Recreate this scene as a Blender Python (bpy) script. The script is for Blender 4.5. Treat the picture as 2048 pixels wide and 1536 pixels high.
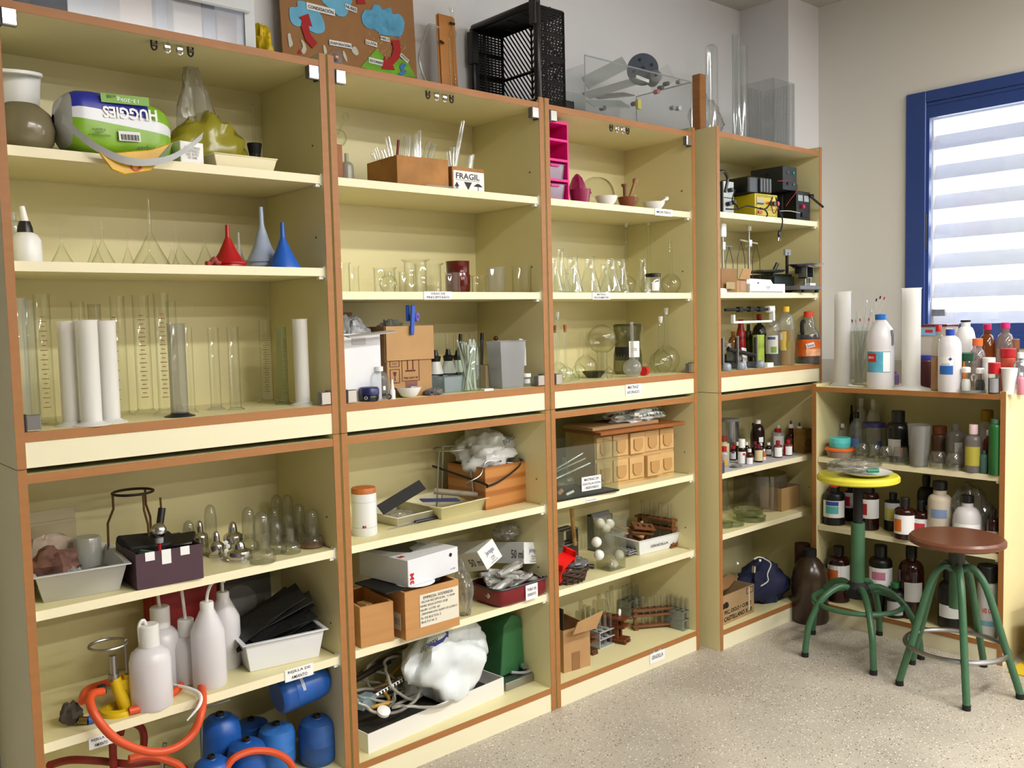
import bpy, bmesh, math, random
from mathutils import Vector, Matrix, noise
random.seed(7)
scene = bpy.context.scene
for _o in list(bpy.data.objects):
    bpy.data.objects.remove(_o)
COL = scene.collection
R90 = math.pi / 2

# ------------------------------------------------------------------ camera
F_PX, CAM = 1813.996, Vector((-0.4798, -2.1737, 1.3227))
YAW, PITCH, ROLL = -0.7217, -0.0692, -0.0238
_fw = Vector((-math.sin(YAW) * math.cos(PITCH), math.cos(YAW) * math.cos(PITCH), math.sin(PITCH)))
_r0 = Vector((math.cos(YAW), math.sin(YAW), 0)); _u0 = _r0.cross(_fw)
CR = _r0 * math.cos(ROLL) + _u0 * math.sin(ROLL)
CU = -_r0 * math.sin(ROLL) + _u0 * math.cos(ROLL)
CF = _fw
cam_data = bpy.data.cameras.new('camera'); cam = bpy.data.objects.new('camera', cam_data); COL.objects.link(cam)
cam_data.sensor_fit = 'HORIZONTAL'; cam_data.sensor_width = 36.0; cam_data.lens = 36.0 * F_PX / 2048
cam_data.clip_start = 0.05; cam_data.clip_end = 200
cam.matrix_world = Matrix(((CR.x, CU.x, -CF.x, CAM.x), (CR.y, CU.y, -CF.y, CAM.y), (CR.z, CU.z, -CF.z, CAM.z), (0, 0, 0, 1)))
scene.camera = cam

# ------------------------------------------------------------------ world, exposure
world = bpy.data.worlds.new('world'); scene.world = world; world.use_nodes = True
_bg = world.node_tree.nodes['Background']
_bg.inputs[0].default_value = (0.93, 0.97, 1.0, 1); _bg.inputs[1].default_value = 5.0
LAMP_POWER = 25.0
scene.view_settings.view_transform = 'Standard'; scene.view_settings.look = 'None'
scene.view_settings.gamma = 1.0; scene.view_settings.use_curve_mapping = False
scene.view_settings.exposure = 0.95
scene.cycles.transparent_max_bounces = 40
scene.cycles.adaptive_threshold = 0.03
scene.cycles.max_bounces = 7; scene.cycles.diffuse_bounces = 3
scene.cycles.sample_clamp_indirect = 6.0
scene.cycles.caustics_reflective = False; scene.cycles.caustics_refractive = False

# ------------------------------------------------------------------ measuring (photo survey -> metres in the room)
def ray(u, v): return CF + CR * ((u - 1024) / F_PX) - CU * ((v - 768) / F_PX)
def onz(u, v, z): d = ray(u, v); return CAM + d * ((z - CAM.z) / d.z)
def ony(u, v, y): d = ray(u, v); return CAM + d * ((y - CAM.y) / d.y)
def onx(u, v, x): d = ray(u, v); return CAM + d * ((x - CAM.x) / d.x)
def pix(P):
    d = Vector(P) - CAM; q = d.dot(CF); return 1024 + F_PX * d.dot(CR) / q, 768 - F_PX * d.dot(CU) / q
def mpp(P): return (Vector(P) - CAM).dot(CF) / F_PX
def atx(u, y, z):            # spot at depth y, height z, seen in column u
    n = CR - CF * ((u - 1024) / F_PX)
    def xx(y): return CAM.x - ((y - CAM.y) * n.y + (z - CAM.z) * n.z) / n.x
    x = xx(y)
    if z < 1.95 and -.07 < y < .34:          # keep inside the unit whose front shows this column
        for r in (.778, 1.578, 2.378, 3.181):
            if xx(0 if r < 3 else -.06) < r: break
        if x > r - .03: x = r - .03; y = CAM.y - ((x - CAM.x) * n.x + (z - CAM.z) * n.z) / n.y
    return Vector((x, y, z))
def aty(u, x, z):
    n = CR - CF * ((u - 1024) / F_PX); y = CAM.y - ((x - CAM.x) * n.x + (z - CAM.z) * n.z) / n.y
    return Vector((x, y, z))
def topz(P, v):              # height of the point above P seen in row v
    n = CU + CF * ((v - 768) / F_PX); d = Vector(P) - CAM
    return CAM.z - (d.x * n.x + d.y * n.y) / n.z
def hgt(P, v): return topz(P, v) - P[2]

# ------------------------------------------------------------------ mesh builder
class MB:
    def __init__(s): s.v = []; s.f = []
    def add(s, vs, fs, M=None):
        b = len(s.v)
        s.v += [tuple(M @ Vector(p)) for p in vs] if M else [tuple(p) for p in vs]
        s.f += [tuple(i + b for i in f) for f in fs]; return s
    def box(s, x0, x1, y0, y1, z0, z1, M=None):
        return s.add([(x0,y0,z0),(x1,y0,z0),(x1,y1,z0),(x0,y1,z0),(x0,y0,z1),(x1,y0,z1),(x1,y1,z1),(x0,y1,z1)],
                     [(0,3,2,1),(4,5,6,7),(0,1,5,4),(1,2,6,5),(2,3,7,6),(3,0,4,7)], M)
    def cbox(s, c, w, d, h, M=None):      # centred on c in x,y; from c.z up
        return s.box(c[0]-w/2, c[0]+w/2, c[1]-d/2, c[1]+d/2, c[2], c[2]+h, M)
    def rev(s, prof, n=20, c=(0,0,0), M=None, sx=1, sy=1):
        vs = []; fs = []; rows = []
        for r, z in prof:
            if r < 1e-6: rows.append([len(vs)]); vs.append((c[0], c[1], c[2]+z))
            else:
                rows.append(list(range(len(vs), len(vs)+n)))
                vs += [(c[0]+r*sx*math.cos(2*math.pi*i/n), c[1]+r*sy*math.sin(2*math.pi*i/n), c[2]+z) for i in range(n)]
        for a, b in zip(rows, rows[1:]):
            for i in range(n):
                j = (i+1) % n
                if len(a) == 1 and len(b) == 1: break
                if len(a) == 1: fs.append((a[0], b[j], b[i]))
                elif len(b) == 1: fs.append((a[i], a[j], b[0]))
                else: fs.append((a[i], a[j], b[j], b[i]))
        return s.add(vs, fs, M)
    def tube(s, pts, r, n=8, closed=False, cap=True, M=None):
        pts = [Vector(p) for p in pts]; k = len(pts); rs = r if isinstance(r, (list, tuple)) else [r]*k
        vs = []; fs = []; up = None
        for i, p in enumerate(pts):
            a = pts[(i-1) % k] if (closed or i > 0) else p
            b = pts[(i+1) % k] if (closed or i < k-1) else p
            t = (b-a).normalized()
            if up is None: up = Vector((0,0,1)) if abs(t.z) < .9 else Vector((1,0,0))
            e1 = t.cross(up)
            if e1.length < 1e-5: e1 = t.cross(Vector((.3,1,.2)))
            e1.normalize(); e2 = e1.cross(t); up = e2
            vs += [p + (e1*math.cos(2*math.pi*j/n) + e2*math.sin(2*math.pi*j/n))*rs[i] for j in range(n)]
        for i in range(k if closed else k-1):
            a = i*n; b = ((i+1) % k)*n
            fs += [(a+j, a+(j+1) % n, b+(j+1) % n, b+j) for j in range(n)]
        if cap and not closed: fs += [tuple(range(n-1, -1, -1)), tuple((k-1)*n+j for j in range(n))]
        return s.add(vs, fs, M)
    def prism(s, poly, h, M=None, z0=0):  # polygon in xy, extruded in z
        n = len(poly); vs = [(x, y, z0) for x, y in poly] + [(x, y, z0+h) for x, y in poly]
        return s.add(vs, [tuple(range(n-1,-1,-1)), tuple(range(n,2*n))] + [(i,(i+1) % n,n+(i+1) % n,n+i) for i in range(n)], M)
    def ball(s, c, r, n=16, M=None, sz=1, sx=1, sy=1):
        m = n//2; return s.rev([(r*math.sin(math.pi*i/m), -r*sz*math.cos(math.pi*i/m)) for i in range(m+1)], n, c, M, sx, sy)
    def tray(s, w, d, h, t=.003, lip=.0, taper=.85, M=None):   # open tray, centred, from z=0
        def ring(k, z): return [(-w/2*k,-d/2*k,z),(w/2*k,-d/2*k,z),(w/2*k,d/2*k,z),(-w/2*k,d/2*k,z)]
        def rg(a, b, z): return [(-a,-b,z),(a,-b,z),(a,b,z),(-a,b,z)]
        w2, d2 = w/2, d/2; wb, db = w2*taper, d2*taper
        R_ = [rg(wb,db,0), rg(w2,d2,h-t), rg(w2+lip,d2+lip,h-t), rg(w2+lip,d2+lip,h), rg(w2-t,d2-t,h), rg(wb-t,db-t,t)]
        vs = sum(R_, []); fs = [(3,2,1,0), (20,21,22,23)]
        for k in range(5):
            a = k*4
            fs += [(a+i, a+(i+1) % 4, a+4+(i+1) % 4, a+4+i) for i in range(4)]
        return s.add(vs, fs, M)
    def build(s, name, m, parent=None, smooth=38, bev=0, seg=1, loc=None, rot=None):
        me = bpy.data.meshes.new(name); me.from_pydata(s.v, [], s.f)
        bm = bmesh.new(); bm.from_mesh(me)
        if bev:
            es = [e for e in bm.edges if len(e.link_faces) == 2 and e.calc_face_angle(0) > .6]
            bmesh.ops.bevel(bm, geom=es, offset=bev, segments=seg, affect='EDGES', clamp_overlap=True)
        bmesh.ops.recalc_face_normals(bm, faces=bm.faces)
        bm.to_mesh(me); bm.free()
        if smooth:
            me.polygons.foreach_set('use_smooth', [True]*len(me.polygons)); me.set_sharp_from_angle(angle=math.radians(smooth))
        me.materials.append(m)
        o = bpy.data.objects.new(name, me); COL.objects.link(o)
        if parent: o.parent = parent
        if loc is not None: o.location = loc
        if rot is not None: o.rotation_euler = rot
        return o

def tag(o, label, cat, group=None):
    o['label'] = label; o['category'] = cat
    if group: o['group'] = group
    return o
def thing(name, label, cat, loc=(0,0,0), rz=0, group=None, rot=None):
    o = bpy.data.objects.new(name, None); COL.objects.link(o); o.empty_display_size = .02
    o.location = loc; o.rotation_euler = rot if rot else (0, 0, rz)
    return tag(o, label, cat, group)
def struct(o): o['kind'] = 'structure'; return o
def smoothpath(pts, k=6, closed=False):
    P = [Vector(p) for p in pts]; n = len(P); out = []
    for i in range(n if closed else n-1):
        p0 = P[(i-1) % n] if (closed or i > 0) else P[0]; p1 = P[i]; p2 = P[(i+1) % n]
        p3 = P[(i+2) % n] if (closed or i+2 < n) else P[-1]
        for j in range(k):
            t = j/k
            out.append(.5*((2*p1)+(p2-p0)*t+(2*p0-5*p1+4*p2-p3)*t*t+(3*p1-p0-3*p2+p3)*t**3))
    if not closed: out.append(P[-1])
    return out
def Mx(o, r, u):                          # matrix with x=r, y=u, z=normal at o
    r = Vector(r).normalized(); u = Vector(u); u = (u - r*u.dot(r)).normalized(); n = r.cross(u); o = Vector(o)
    return Matrix(((r.x,u.x,n.x,o.x),(r.y,u.y,n.y,o.y),(r.z,u.z,n.z,o.z),(0,0,0,1)))
def Rz(a, o=(0,0,0)): return Matrix.Translation(Vector(o)) @ Matrix.Rotation(a, 4, 'Z')
def pinv(p): return p.matrix_basis.inverted()
TEXTS = []
def text(parent, s, w, h, M, m, name='lettering', fit=True, flip=False, bold=0.0):
    """flat lettering filling a w x h box centred on M's origin, M in the parent's space"""
    cu = bpy.data.curves.new(name, 'FONT'); cu.body = s; cu.align_x = 'CENTER'; cu.space_line = .82; cu.offset = bold; cu.resolution_u = 2
    o = bpy.data.objects.new(name, cu); COL.objects.link(o); TEXTS.append((o, name, parent, w, h, M.copy(), m)); return o
def finish_texts():
    dg = bpy.context.evaluated_depsgraph_get()
    for o, name, parent, w, h, M, m in TEXTS:
        me = bpy.data.meshes.new_from_object(o.evaluated_get(dg)); me.name = name
        xs = [v.co.x for v in me.vertices]; ys = [v.co.y for v in me.vertices]
        if not xs: bpy.data.objects.remove(o); continue
        cx, cy = (max(xs)+min(xs))/2, (max(ys)+min(ys))/2; sx = w/max(1e-6, max(xs)-min(xs)); sy = h/max(1e-6, max(ys)-min(ys))
        me.transform(M @ Matrix.Diagonal((sx, sy, 1, 1)) @ Matrix.Translation((-cx, -cy, .0003)))
        me.materials.clear(); me.materials.append(m)
        n = bpy.data.objects.new(name, me); COL.objects.link(n); n.parent = parent
        bpy.data.objects.remove(o)
def plate(parent, name, M, w, h, m, t=.0006, dx=0, dy=0):   # thin sheet centred on M, facing M's z
    b = MB(); b.box(dx-w/2, dx+w/2, dy-h/2, dy+h/2, 0, t, M); return b.build(name, m, parent, smooth=0)

# ------------------------------------------------------------------ materials
def lin(c): c /= 255; return c/12.92 if c <= .04045 else ((c+.055)/1.055)**2.4
def S(r, g, b): return (lin(r), lin(g), lin(b), 1)
MATS = {}
def mat(name, rgb, rough=.5, metal=0, var=None, bump=None, spec=.5, coat=0, alpha=1):
    if name in MATS: return MATS[name]
    m = bpy.data.materials.new(name); m.use_nodes = True; nt = m.node_tree; p = nt.nodes['Principled BSDF']
    p.inputs['Base Color'].default_value = S(*rgb); p.inputs['Roughness'].default_value = rough; p.inputs['Metallic'].default_value = metal
    p.inputs['Specular IOR Level'].default_value = spec; p.inputs['Coat Weight'].default_value = coat; p.inputs['Alpha'].default_value = alpha
    if var or bump:
        tc = nt.nodes.new('ShaderNodeTexCoord')
    if var:
        sc, amt = var[:2]; n = nt.nodes.new('ShaderNodeTexNoise'); n.inputs['Scale'].default_value = sc; n.inputs['Detail'].default_value = 5
        st = var[2] if len(var) > 2 else (1, 1, 1)
        mp = nt.nodes.new('ShaderNodeMapping'); mp.inputs['Scale'].default_value = st
        nt.links.new(tc.outputs['Object'], mp.inputs[0]); nt.links.new(mp.outputs[0], n.inputs['Vector'])
        rp = nt.nodes.new('ShaderNodeValToRGB'); c = S(*rgb)
        rp.color_ramp.elements[0].position = .32; rp.color_ramp.elements[1].position = .68
        rp.color_ramp.elements[0].color = tuple(x*(1-amt) for x in c[:3]) + (1,); rp.color_ramp.elements[1].color = tuple(min(1, x*(1+amt*.5)) for x in c[:3]) + (1,)
        nt.links.new(n.outputs['Fac'], rp.inputs[0]); nt.links.new(rp.outputs[0], p.inputs['Base Color'])
    if bump:
        n = nt.nodes.new('ShaderNodeTexNoise'); n.inputs['Scale'].default_value = bump[0]; nt.links.new(tc.outputs['Object'], n.inputs['Vector'])
        b = nt.nodes.new('ShaderNodeBump'); b.inputs['Strength'].default_value = bump[1]; b.inputs['Distance'].default_value = bump[2] if len(bump) > 2 else .002
        nt.links.new(n.outputs['Fac'], b.inputs['Height']); nt.links.new(b.outputs[0], p.inputs['Normal'])
    MATS[name] = m; return m
def film(name, tint=(252,253,250), edge=(176,180,168), haze=0.0, hz=(240,240,235), rough=.04, power=5.0, base=.05):
    """thin clear wall: tinted see-through, mirror towards the rim, part milky (haze)"""
    if name in MATS: return MATS[name]
    m = bpy.data.materials.new(name); m.use_nodes = True; nt = m.node_tree; nt.nodes.clear(); N = nt.nodes.new; L = nt.links.new
    lw = N('ShaderNodeLayerWeight'); lw.inputs['Blend'].default_value = .5
    p3 = N('ShaderNodeMath'); p3.operation = 'POWER'; p3.inputs[1].default_value = 3.0; L(lw.outputs['Facing'], p3.inputs[0])
    mc = N('ShaderNodeMix'); mc.data_type = 'RGBA'; mc.inputs[6].default_value = S(*tint); mc.inputs[7].default_value = S(*edge); L(p3.outputs[0], mc.inputs[0])
    tr = N('ShaderNodeBsdfTransparent'); L(mc.outputs[2], tr.inputs[0])
    df = N('ShaderNodeBsdfDiffuse'); df.inputs[0].default_value = S(*hz); tl = N('ShaderNodeBsdfTranslucent'); tl.inputs[0].default_value = S(*hz)
    md = N('ShaderNodeMixShader'); md.inputs[0].default_value = .25; L(df.outputs[0], md.inputs[1]); L(tl.outputs[0], md.inputs[2])
    mh = N('ShaderNodeMixShader'); mh.inputs[0].default_value = haze; L(tr.outputs[0], mh.inputs[1]); L(md.outputs[0], mh.inputs[2])
    gl = N('ShaderNodeBsdfGlossy'); gl.inputs['Roughness'].default_value = rough; gl.inputs[0].default_value = (1,1,1,1)
    p5 = N('ShaderNodeMath'); p5.operation = 'POWER'; p5.inputs[1].default_value = power; L(lw.outputs['Facing'], p5.inputs[0])
    ad = N('ShaderNodeMath'); ad.operation = 'MULTIPLY_ADD'; ad.inputs[1].default_value = .7; ad.inputs[2].default_value = base; L(p5.outputs[0], ad.inputs[0])
    mg = N('ShaderNodeMixShader'); L(ad.outputs[0], mg.inputs[0]); L(mh.outputs[0], mg.inputs[1]); L(gl.outputs[0], mg.inputs[2])
    out = N('ShaderNodeOutputMaterial'); L(mg.outputs[0], out.inputs[0]); MATS[name] = m; return m
def wood(name, c1, c2, scale=14, rough=.5, stretch=(1, 1, 8), rings=False):
    if name in MATS: return MATS[name]
    m = bpy.data.materials.new(name); m.use_nodes = True; nt = m.node_tree; p = nt.nodes['Principled BSDF']; p.inputs['Roughness'].default_value = rough
    tc = nt.nodes.new('ShaderNodeTexCoord'); mp = nt.nodes.new('ShaderNodeMapping'); mp.inputs['Scale'].default_value = stretch
    w = nt.nodes.new('ShaderNodeTexWave'); w.inputs['Scale'].default_value = scale; w.bands_direction = 'Z'; w.inputs['Distortion'].default_value = 5; w.inputs['Detail'].default_value = 1; w.inputs['Detail Scale'].default_value = .5
    rp = nt.nodes.new('ShaderNodeValToRGB'); rp.color_ramp.elements[0].color = S(*c2); rp.color_ramp.elements[1].color = S(*c1); rp.color_ramp.elements[0].position = .1; rp.color_ramp.elements[1].position = .55
    nt.links.new(tc.outputs['Object'], mp.inputs[0]); nt.links.new(mp.outputs[0], w.inputs[0]); nt.links.new(w.outputs[0], rp.inputs[0]); nt.links.new(rp.outputs[0], p.inputs['Base Color'])
    MATS[name] = m; return m
def emit(name, rgb, st):
    m = bpy.data.materials.new(name); m.use_nodes = True; nt = m.node_tree; nt.nodes.clear()
    e = nt.nodes.new('ShaderNodeEmission'); e.inputs[0].default_value = rgb + (1,); e.inputs[1].default_value = st
    o = nt.nodes.new('ShaderNodeOutputMaterial'); nt.links.new(e.outputs[0], o.inputs[0]); return m

CREAM = mat('cream laminate', (231,221,170), .42, var=(3,.05)); CREAM_EDGE = mat('cream shelf edging', (240,231,196), .45)
FASCIA = mat('pale cream panel', (236,229,196), .5, var=(2,.03)); BROWN = mat('brown edge banding', (166,111,60), .5, var=(9,.08,(1,1,6)))
CHROME = mat('chrome', (215,215,218), .13, 1); STEEL = mat('brushed steel', (165,165,165), .35, 1); DARKMETAL = mat('dark metal', (58,52,46), .5, .7)
BLACK = mat('black plastic', (22,22,24), .35); BLACKM = mat('black matt', (14,14,15), .7); WHITE = mat('white plastic', (238,238,236), .35)
PAPER = mat('white paper', (240,240,240), .7); INK = mat('black ink', (20,20,22), .6); GREYP = mat('grey plastic', (150,152,155), .5)
GLASS = film('clear glass'); GLASSG = film('greenish glass', (236,246,238), (110,135,115), .04, (190,205,195))
GLASSD = film('dim dusty glass', (240,240,233), (165,167,152), .07, (205,205,195)); CLEAR = film('clear plastic', (246,248,250), (170,175,180), .10, (225,230,235))
FROST = film('frosted plastic', (240,240,240), (215,215,215), .78, (248,247,244), .3, 4, .03); MILK = film('milky plastic', (240,240,242), (215,218,222), .9, (252,251,248), .3, 4, .03)
FILMBAG = film('thin clear bag', (240,240,236), (190,190,185), .20, (215,215,210), .16, 3, .06)
CARD = mat('brown cardboard', (178,138,92), .8, var=(8,.12)); CARDD = mat('dark cardboard', (150,112,72), .8, var=(8,.12))
RED = mat('red plastic', (200,28,30), .4); BLUE = mat('blue plastic', (40,92,180), .4); GREEN = mat('green paint', (62,104,74), .35, var=(20,.10))
WOODP = mat('pine wood', (192,140,84), .5, var=(9,.14,(.5,.5,5))); WOODD = mat('dark stained wood', (96,48,24), .45, var=(16,.25)); WOODO = mat('oak wood', (170,118,66), .5, var=(18,.15,(1,1,5)))
WOODL = mat('light wood', (198,160,104), .5, var=(14,.12)); CORK = mat('cork', (176,132,84), .9, var=(60,.25)); CHIP = mat('stained fibreboard', (176,124,68), .75, var=(11,.28))
SILVER = mat('silver paint', (165,172,182), .38, .6)
AMBER = film('amber glass', (96,44,14), (30,12,4), .25, (40,18,8), .08); PORC = mat('white porcelain', (240,240,238), .18)
# ------------------------------------------------------------------ room shell
XR, YB, ZC = 3.497, .372, 2.749
XL, YF = -1.25, -7.2
WALLW = mat('white wall paint', (236,236,240), .75, bump=(160,.12)); WALLR = mat('warm grey wall paint', (232,229,223), .8, bump=(160,.12))
DADO = mat('lower wall paint', (204,196,184), .6, bump=(160,.1)); CEIL = mat('ceiling paint', (186,183,176), .8)
def terrazzo():
    m = bpy.data.materials.new('terrazzo floor'); m.use_nodes = True; nt = m.node_tree; p = nt.nodes['Principled BSDF']; N = nt.nodes.new; L = nt.links.new
    tc = N('ShaderNodeTexCoord'); p.inputs['Roughness'].default_value = .38
    n = N('ShaderNodeTexNoise'); n.inputs['Scale'].default_value = 2.2; n.inputs['Detail'].default_value = 6; L(tc.outputs['Object'], n.inputs['Vector'])
    r0 = N('ShaderNodeValToRGB'); r0.color_ramp.elements[0].color = S(168,160,147); r0.color_ramp.elements[1].color = S(190,182,168); r0.color_ramp.elements[0].position = .35; r0.color_ramp.elements[1].position = .65; L(n.outputs['Fac'], r0.inputs[0])
    last = r0.outputs[0]
    for sc, th, col in ((95, .17, S(92,80,64)), (150, .20, S(150,134,110)), (60, .12, S(120,104,84)), (120, .2, S(232,228,220))):
        v = N('ShaderNodeTexVoronoi'); v.inputs['Scale'].default_value = sc; v.inputs['Randomness'].default_value = 1; L(tc.outputs['Object'], v.inputs['Vector'])
        k = N('ShaderNodeTexWhiteNoise'); k.noise_dimensions = '3D'; L(v.outputs['Color'], k.inputs['Vector'])
        th_ = N('ShaderNodeMath'); th_.operation = 'MULTIPLY'; th_.inputs[1].default_value = th*1.6; L(k.outputs['Value'], th_.inputs[0])
        lt = N('ShaderNodeMath'); lt.operation = 'LESS_THAN'; L(v.outputs['Distance'], lt.inputs[0]); L(th_.outputs[0], lt.inputs[1])
        mx = N('ShaderNodeMix'); mx.data_type = 'RGBA'; L(lt.outputs[0], mx.inputs[0]); L(last, mx.inputs[6]); mx.inputs[7].default_value = col; last = mx.outputs[2]
    L(last, p.inputs['Base Color']); return m
struct(MB().box(XL, XR, YF, YB, -.05, 0).build('floor', terrazzo(), smooth=0))
struct(MB().box(XL, XR+.3, YF, YB+.2, ZC, ZC+.1).build('ceiling', CEIL, smooth=0))
struct(MB().box(XL, XR+.3, YB, YB+.2, 0, ZC).build('wall_back', WALLW, smooth=0))
WALLD = mat('dark low-bounce wall paint', (98,96,92), .8)  # unseen walls coloured dark to cut bounce light; left one also blocks side light
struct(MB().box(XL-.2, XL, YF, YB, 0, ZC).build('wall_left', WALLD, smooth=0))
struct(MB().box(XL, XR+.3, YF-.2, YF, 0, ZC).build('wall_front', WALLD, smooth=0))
struct(MB().box(3.24, XR, .115, YB, 0, ZC).build('wall_pillar', WALLW, smooth=0))
WY0, WY1, WZ0, WZ1 = -2.4, -.31, 1.165, 2.26      # window opening in the right wall
w = MB(); w.box(XR, XR+.26, WY1, YB, 0, ZC); w.box(XR, XR+.26, YF, WY0, 0, ZC); w.box(XR, XR+.26, WY0, WY1, 0, WZ0); w.box(XR, XR+.26, WY0, WY1, WZ1, ZC)
struct(w.build('wall_right', WALLR, smooth=0))
struct(MB().box(XR-.004, XR, YF, .115, 0, 1.108).build('trim_1', DADO, smooth=0))
# window: blue aluminium frame, sliding sashes, glass, outside shutter slats
FRAME = mat('blue window frame', (46,72,140), .35)
win = bpy.data.objects.new('window_1', None); COL.objects.link(win); win['kind'] = 'structure'
def wbox(name, y0, y1, z0, z1, x0, x1, m=FRAME, bev=.003): return MB().box(x0, x1, y0, y1, z0, z1).build(name, m, win, smooth=0, bev=bev)
fo = .085
wbox('frame_jamb', WY1-fo, WY1+.002, WZ0, WZ1+.002, XR-.014, XR+.03); wbox('frame_jamb', WY0, WY0+fo, WZ0, WZ1, XR-.014, XR+.03)
wbox('frame_head', WY0, WY1-fo, WZ1-.045, WZ1+.002, XR-.014, XR+.03); wbox('frame_sill', WY0, WY1-fo, WZ0, WZ0+.055, XR-.014, XR+.03)
wbox('frame_track', WY0, WY1-.045, WZ1-.062, WZ1-.047, XR-.010, XR+.03)
GLZ = film('window glass', (246,249,250), (200,210,212), .03, (255,255,255))
ys = [WY1-.045, -1.35, WY0+.045]
for i in range(2):
    a, b = ys[i], ys[i+1]; xo = XR + (.004 if i % 2 == 0 else .022)
    s = MB(); st = .052
    s.box(xo-.008, xo+.014, a-st, a, WZ0+.05, WZ1-.06); s.box(xo-.008, xo+.014, b, b+st, WZ0+.05, WZ1-.06)
    s.box(xo-.008, xo+.014, b+st, a-st, WZ1-.06-st, WZ1-.06); s.box(xo-.008, xo+.014, b+st, a-st, WZ0+.05, WZ0+.05+st)
    so = s.build('window_sash', FRAME, win, smooth=0)
    MB().box(xo+.002, xo+.005, b+st, a-st, WZ0+.05+st, WZ1-.06-st).build('glass_pane', GLZ, so, smooth=0)
    if i == 0:
        MB().box(xo-.014, xo-.006, a-.045, a-.008, 1.585, 1.745).build('sash_handle', BLACK, so, smooth=0, bev=.003)
REVEAL = mat('outer window reveal', (226,222,216), .7)
rv = MB(); rv.box(XR+.26, XR+.52, WY0-.4, WY1+.25, 2.3, 2.6)
struct(rv.build('trim_2', REVEAL, smooth=0))
sh = thing('window_shutter', 'pale horizontal slat shutter outside the blue framed window', 'shutter', (XR+.17, WY1-.015, 1.0))
SLAT = film('pale plastic shutter slat', haze=1.0, hz=(222,221,227), rough=.4, base=.02)
for z in [i*.131+.02 for i in range(10)]:
    o = MB().box(-.004, .004, -2.12, -.02, -.036, .036).build('slat', SLAT, sh, smooth=0); o.location = (0, 0, z); o.rotation_euler = (0, .38, 0)
for yy in (-.02, -1.1, -2.1):
    MB().box(-.02, .02, yy-.012, yy+.012, -.1, 1.42).build('shutter_stile', mat('shutter stile', (235,228,222), .5), sh, smooth=0)
lev = MB(); lev.box(.0-.05, -.035, -.10, -.045, .30, .33); lev.box(-.06, -.035, -.045, -.03, .16, .36)
lev.build('shutter_lever', mat('lever grey', (120,110,105), .5), sh, smooth=0)
# ------------------------------------------------------------------ ceiling lamps
DIFF = emit('lit lamp diffuser', (1.0, .97, .92), 6.0)
def lamp(x, y, lab):
    t = thing('ceiling_lamp', lab, 'lamp', (x, y, ZC), 0, 'fluorescent ceiling lamps behind the camera')
    MB().box(-.63, .63, -.11, .11, -.05, 0).build('housing', WHITE, t, bev=.004)
    MB().box(-.60, .60, -.085, .085, -.056, -.050).build('diffuser', DIFF, t, smooth=0)
    ld = bpy.data.lights.new('lamp_light', 'AREA'); ld.shape = 'RECTANGLE'; ld.size = 1.18; ld.size_y = .15; ld.energy = LAMP_POWER; ld.color = (1.0, .97, .92)
    lo = bpy.data.objects.new('lamp_light', ld); COL.objects.link(lo); lo.parent = t; lo.location = (0, 0, -.06)
for j, y in enumerate((-2.35, -4.1, -5.8)):
    for i, x in enumerate((1.05, 2.7)):
        lamp(x, y, 'twin tube white ceiling lamp behind the camera')
# wall socket left of the shelving
so = thing('wall_socket', 'small white socket plate on the wall at the left edge', 'socket', (-.0, 0, 0)); so.location = (-.115, YB, .63)
MB().box(-.035, .035, -.012, 0, -.04, .04).build('face_plate', WHITE, so, bev=.003)
MB().rev([(0,0),(.008,0),(.008,.002),(0,.002)], 10).build('socket_hole', BLACK, so, rot=(R90,0,0), loc=(.012,-.012,0))
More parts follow.
